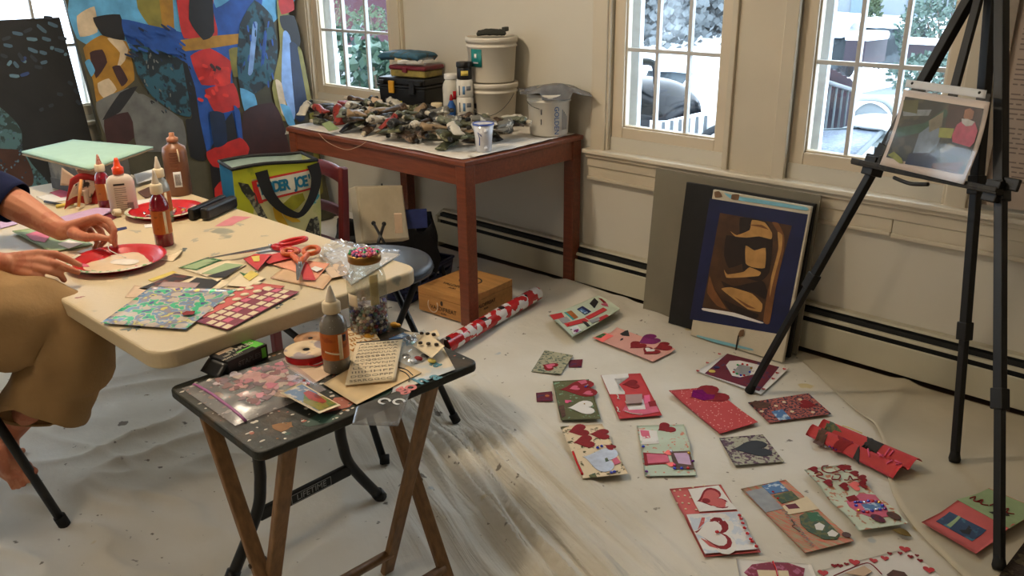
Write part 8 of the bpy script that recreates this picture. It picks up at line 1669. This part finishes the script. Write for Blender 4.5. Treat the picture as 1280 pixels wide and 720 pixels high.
# stone wall / hedge band and trees beyond the middle window
wallm = M('field_stone', (70, 77, 80), .85, rgb2=(44, 50, 53), thr=.5, scale=3)
def stone_wall(label, pA, pB, h, capz=.16):
    t = thing('stone_wall', label, 'wall', ((pA + pB) / 2)); b = MB(); d = pB - pA; s = V((-d.y, d.x, 0)).normalized()
    b.sheet(lambda u, v: pA.lerp(pB, u) + s * (.2 * sin(2 * pi * v) + .03 * noise.noise((u * 20, v * 9, 2))) + V((0, 0, h * (.5 - .5 * cos(2 * pi * v)) - .3 + .06 * noise.noise((u * 15, v, 1)))), 30, 12); b.build('stones', wallm, t)
    b = MB(); b.sheet(lambda u, v: pA.lerp(pB, u) + s * (.3 * sin(2 * pi * v)) + V((0, 0, h - .36 + capz * (.5 - .5 * cos(2 * pi * v)) + .04 * noise.noise((u * 6, v, 5)))), 30, 12); b.build('snow_cap', snow, t)
stone_wall('snow-capped stone wall behind the white vehicle', outp(815, 104, 14), outp(960, 116, 12.5), .56, .22)
tm = M('bare_tree', (84, 87, 88), .9, var=.1)
for i, (px, dd, lab) in enumerate(((800, 22, 'bare snowy tree left in the middle window'), (836, 26, 'bare snowy tree in the centre of the middle window'), (893, 24, 'bare snowy tree right in the middle window'))):
    base = outp(px, 72, dd); t = thing('bare_tree', lab, 'tree', base, 'bare trees beyond the stone wall'); b = MB(); b.tube([base - V((0, 0, .5)), base + V((0, 0, 5))], [.16, .05], 7); b.build('trunk', tm, t); b = MB()
    for k in range(46):
        z = rsx.uniform(.3, 4.2); a = rsx.uniform(0, 2 * pi); l = rsx.uniform(.5, 1.6); p = base + V((0, 0, z)); q = p + V((l * cos(a), l * sin(a), l * .7)); b.tube([p, p.lerp(q, .5) + V((0, 0, -.08)), q], [.035, .022, .008], 4); q2 = q + V((rsx.uniform(-.6, .6), rsx.uniform(-.6, .6), .4)); b.tube([p.lerp(q, .6), q2], [.018, .006], 4)
    b.build('branch', tm, t); b = MB()
    for k in range(2200): p = base + V((rsx.gauss(0, .9), rsx.gauss(0, .9), rsx.uniform(.2, 3.6))); d = V((rsx.uniform(-1, 1), rsx.uniform(-1, 1), rsx.uniform(-1, 1))).normalized() * .07; s = d.orthogonal() * .8; b.add([p - d - s, p + d - s, p + d + s, p - d + s], [(0, 1, 2, 3)])
    b.build('foliage', M('frosted_leaf', (98, 104, 106), .9, var=.08), t)
# patio seen through the right window: wall, drive, fence, railing, table, chair, shrubs
stone_wall('snow-capped stone wall left in the right window', outp(1000, 72, 13), outp(1066, 70, 12.5), .62, .22)
stone_wall('long snow-capped stone wall across the drive', outp(1066, 62, 16), outp(1150, 66, 15), .75, .2)
b = MB(); q = [outp(1050, 78, 13), outp(1135, 76, 14.5), outp(1160, 220, 6.6), outp(1030, 220, 6.4)]
q = [V((p.x, p.y, 0)) for p in q]; b.sheet(lambda u, v: q[0].lerp(q[1], u).lerp(q[3].lerp(q[2], u), v) + V((0, 0, GZ + .24)), 12, 12, th=.02); o = b.build('driveway', M('asphalt_wet', (96, 105, 114), .6, var=.06, scale=2)); o['kind'] = 'structure'
pw = M('fence_plum', (44, 36, 44), .7, var=.12)
t = thing('picket_fence', 'dark plum picket fence panel beside the patio table', 'fence', outp(1030, 170, 6.2))
for i in range(6):
    p = outp(1020 + 6.4 * i, 170, 6.1 + .12 * i); top_ = outp(1021 + 6.8 * i, 86 + 3.4 * i, 6.1 + .12 * i); b = MB(); b.bar((p.x, p.y, GZ), (p.x, p.y, top_.z), .10, .025, (RIGHT.x, RIGHT.y, 0)); pk = V((p.x, p.y, top_.z)); b.bar(pk, pk + V((0, 0, .05)), .10, .025, (RIGHT.x, RIGHT.y, 0), w1=.02, d1=.025); b.build('picket', pw, t)
b = MB(); p0, p1 = outp(1018, 130, 6.12), outp(1056, 134, 6.8); b.bar(p0 + V((0, .04, 0)), p1 + V((0, .04, 0)), .03, .08, (0, 1, 0)); b.build('rail', pw, t)
irm = M('wrought_iron', (70, 80, 84), .5, metal=.3)
t = thing('iron_railing', 'thin iron stair railing sloping away beside the picket fence', 'railing', outp(1045, 160, 5.6)); b = MB(); r0, r1 = outp(1016, 97, 5.2), outp(1064, 112, 6.4); b.tube([r0, r1], .016, 8); b.build('handrail', irm, t)
for i in range(6):
    p = r0.lerp(r1, (i + .5) / 6); b = MB(); b.tube([p, (p.x, p.y, GZ + .2)], .008, 6); b.build('baluster', irm, t)
pt_m = M('patio_mesh', (78, 88, 102), .5, rgb2=(100, 112, 128), thr=.5, scale=40)
tzp = Y(1050, 165, 4.6).z
t = thing('patio_table', 'blue-grey mesh patio table just outside the right window', 'patio table', outp(1045, 185, 4.6)); q = [Y(1012, 165, 4.9), Y(1105, 161, 5.3), Y(1075, 200, 4.2), Y(1005, 196, 4.0)]
q = [Z(1025, 164, .42), Z(1106, 161, .42), Z(1062, 205, .42), Z(980, 196, .42)]
b = MB(); b.sheet(lambda u, v: q[0].lerp(q[1], u).lerp(q[3].lerp(q[2], u), v), 2, 2, th=.006); b.build('mesh_top', pt_m, t); b = MB(); b.tube(q, .018, 8, closed=True, smooth=False); b.build('rim', irm, t)
for p in q: b = MB(); pp_ = p.lerp((q[0] + q[2]) / 2, .12); b.tube([pp_, (pp_.x, pp_.y, GZ)], .016, 8); b.build('leg', irm, t)
t = thing('patio_chair', 'pale patio chair with arched back and snow on its seat', 'patio chair', outp(1090, 150, 6)); cm = M('chair_pale', (130, 138, 138), .5)
arc = smooth_path([outp(1063, 165, 6.0), outp(1068, 128, 6.0), outp(1085, 123, 6.05), outp(1104, 126, 6.1), outp(1117, 140, 6.15), outp(1120, 165, 6.2)], 6); b = MB(); b.tube(arc, .020, 8); b.build('back_frame', cm, t)
cb0 = outp(1090, 145, 6.1); b = MB(); b.sheet(lambda u, v: outp(1067 + 50 * u, 168 - (42 - 12 * u * u * 1.0) * v * (sin(pi * (.12 + .76 * u))) ** .5, 6.05 + .1 * u), 12, 8, th=.006); b.build('back_mesh', M('chair_mesh', (102, 110, 114), .6, var=.05), t)
sp = outp(1100, 153, 5.8); b = MB(); b.ball(sp, (.20, .2, .05), n=10); b.build('seat_snow', snow, t); b = MB(); b.box(sp - V((0, 0, .1)), (.6, .5, .04)); b.build('seat', cm, t, bevel=.01)
for sx in (-.25, .25):
    for sy in (-.2, .2): b = MB(); p = sp + V((sx, sy, -.1)); b.tube([p, (p.x, p.y, GZ)], .016, 8); b.build('leg', cm, t)
shrub('conifer', 'small cone shaped evergreen above the far stone wall', 'tree', outp(1092, 22, 17), (.32, .32, .40), 500, leafB, .1, cone=True)
shrub('conifer', 'large frosted evergreen right in the right window', 'tree', outp(1185, 40, 11), (.62, .55, .62), 3000, leafC, .07)
shrub('shrub', 'low frosted shrub in front of the plum wall', 'shrub', outp(1168, 98, 8.2), (.42, .3, .22), 700, leafC, .07)
b = MB(); p0, p1 = outp(1132, 62, 9.6), outp(1200, 66, 9.4); b.bar(p0, p1, .16, .22, (0, 0, 1)); t = b.build('garden_wall', pw, org=(p0 + p1) / 2); tag(t, 'plum coloured low wall before the large frosted evergreen', 'wall'); b = MB(); b.bar(p0 + V((0, 0, .1)), p1 + V((0, 0, .1)), .06, .3, (0, 0, 1)); b.build('snow_cap', snow, t, bevel=.04)
b = MB(); p0, p1 = outp(1068, 66, 11), outp(1096, 62, 12); b.bar(p0, p1, .30, .25, (0, 0, 1)); t = b.build('garden_wall', pw, org=(p0 + p1) / 2); tag(t, 'short plum coloured wall between the two stone walls', 'wall'); b = MB(); b.bar(p0 + V((0, 0, .2)), p1 + V((0, 0, .2)), .12, .3, (0, 0, 1)); b.build('snow_cap', snow, t, bevel=.04)
for i, (px, py, dd, w_, lab) in enumerate(((1125, -4, 30, 5.0, 'pale house far across the road, straight above the cone evergreen'), (1040, -6, 34, 6.0, 'pale far house left above the stone wall'))):
    c = outp(px, py, dd); t = thing('house', lab, 'house', (c.x, c.y, c.z - 1.5)); b = MB(); b.box(c, (w_, 4, 2.6), .4); b.build('wall', M('siding_pale', (108, 116, 122), .7, var=.04), t); b = MB(); b.box(c + V((0, 0, 1.6)), (w_ + .5, 4.5, .7), .4); b.build('roof', snow, t, bevel=.2)
    for k in (-.25, .1, .35): b = MB(); b.box(c + Matrix.Rotation(.4, 3, 'Z') @ V((k * w_, -2.02, -.1)), (.7, .06, 1.0), .4); b.build('window', M('far_glass', (96, 112, 122), .2), t)
# trees past the left wall windows
for i, (yy, xx, lab) in enumerate(((1.5, -13, 'bare snowy tree outside the left wall window'), (-1, -16, 'bare snowy tree farther outside the left wall window'))):
    base = V((xx, yy, GZ + .1)); t = thing('bare_tree', lab, 'tree', base); b = MB(); b.tube([base, base + V((0, 0, 5))], [.16, .05], 7); b.build('trunk', tm, t); b = MB()
    for k in range(40): z = rsx.uniform(.6, 4.4); a = rsx.uniform(0, 2 * pi); l = rsx.uniform(.5, 1.7); p = base + V((0, 0, z)); q = p + V((l * cos(a), l * sin(a), l * .7)); b.tube([p, q], [.03, .008], 4)
    b.build('branch', tm, t)

# ================================================================== LIGHT
w = bpy.data.worlds.new('overcast'); SC.world = w; w.use_nodes = True
bg_ = w.node_tree.nodes['Background']; bg_.inputs[0].default_value = (.82, .91, 1.0, 1); bg_.inputs[1].default_value = 7.5
def area(name, loc, rot, sx, sy, power, col, portal=False):
    l = bpy.data.lights.new(name, 'AREA'); l.shape = 'RECTANGLE'; l.size = sx; l.size_y = sy; l.energy = power; l.color = col
    if portal: l.cycles.is_portal = True
    o = bpy.data.objects.new(name, l); COL.objects.link(o); o.location = loc; o.rotation_euler = rot; return o
for i, (u0, u1, z0, z1) in enumerate(BACK_OPEN): area('window_portal', ((u0 + u1) / 2, WY + .13, (z0 + z1) / 2), (-pi / 2, 0, 0), u1 - u0, z1 - z0, 1, (1, 1, 1), True)
for i, (u0, u1, z0, z1) in enumerate(LEFT_OPEN): area('window_portal', (LX - .13, (u0 + u1) / 2, (z0 + z1) / 2), (0, -pi / 2, 0), z1 - z0, u1 - u0, 1, (1, 1, 1), True)
def lamp(loc, power, col, r=.09):
    l = bpy.data.lights.new('ceiling_lamp_and_fill', 'POINT'); l.energy = power; l.color = col; l.shadow_soft_size = r; o = bpy.data.objects.new('ceiling_lamp_and_fill', l); COL.objects.link(o); o.location = loc
lamp((-2.7, 1.15, 2.33), 66, (1, .84, .64)); lamp((-1.7, -.7, 2.33), 28, (1, .84, .64), .15)  # first is the warm room lamp; second is an added weak fill light
vs = SC.view_settings; vs.view_transform = 'Standard'; vs.look = 'None'; vs.exposure = 0.0; vs.gamma = 1.0; vs.use_curve_mapping = False
SC.cycles.use_denoising = True; SC.cycles.max_bounces = 8; SC.cycles.transparent_max_bounces = 16
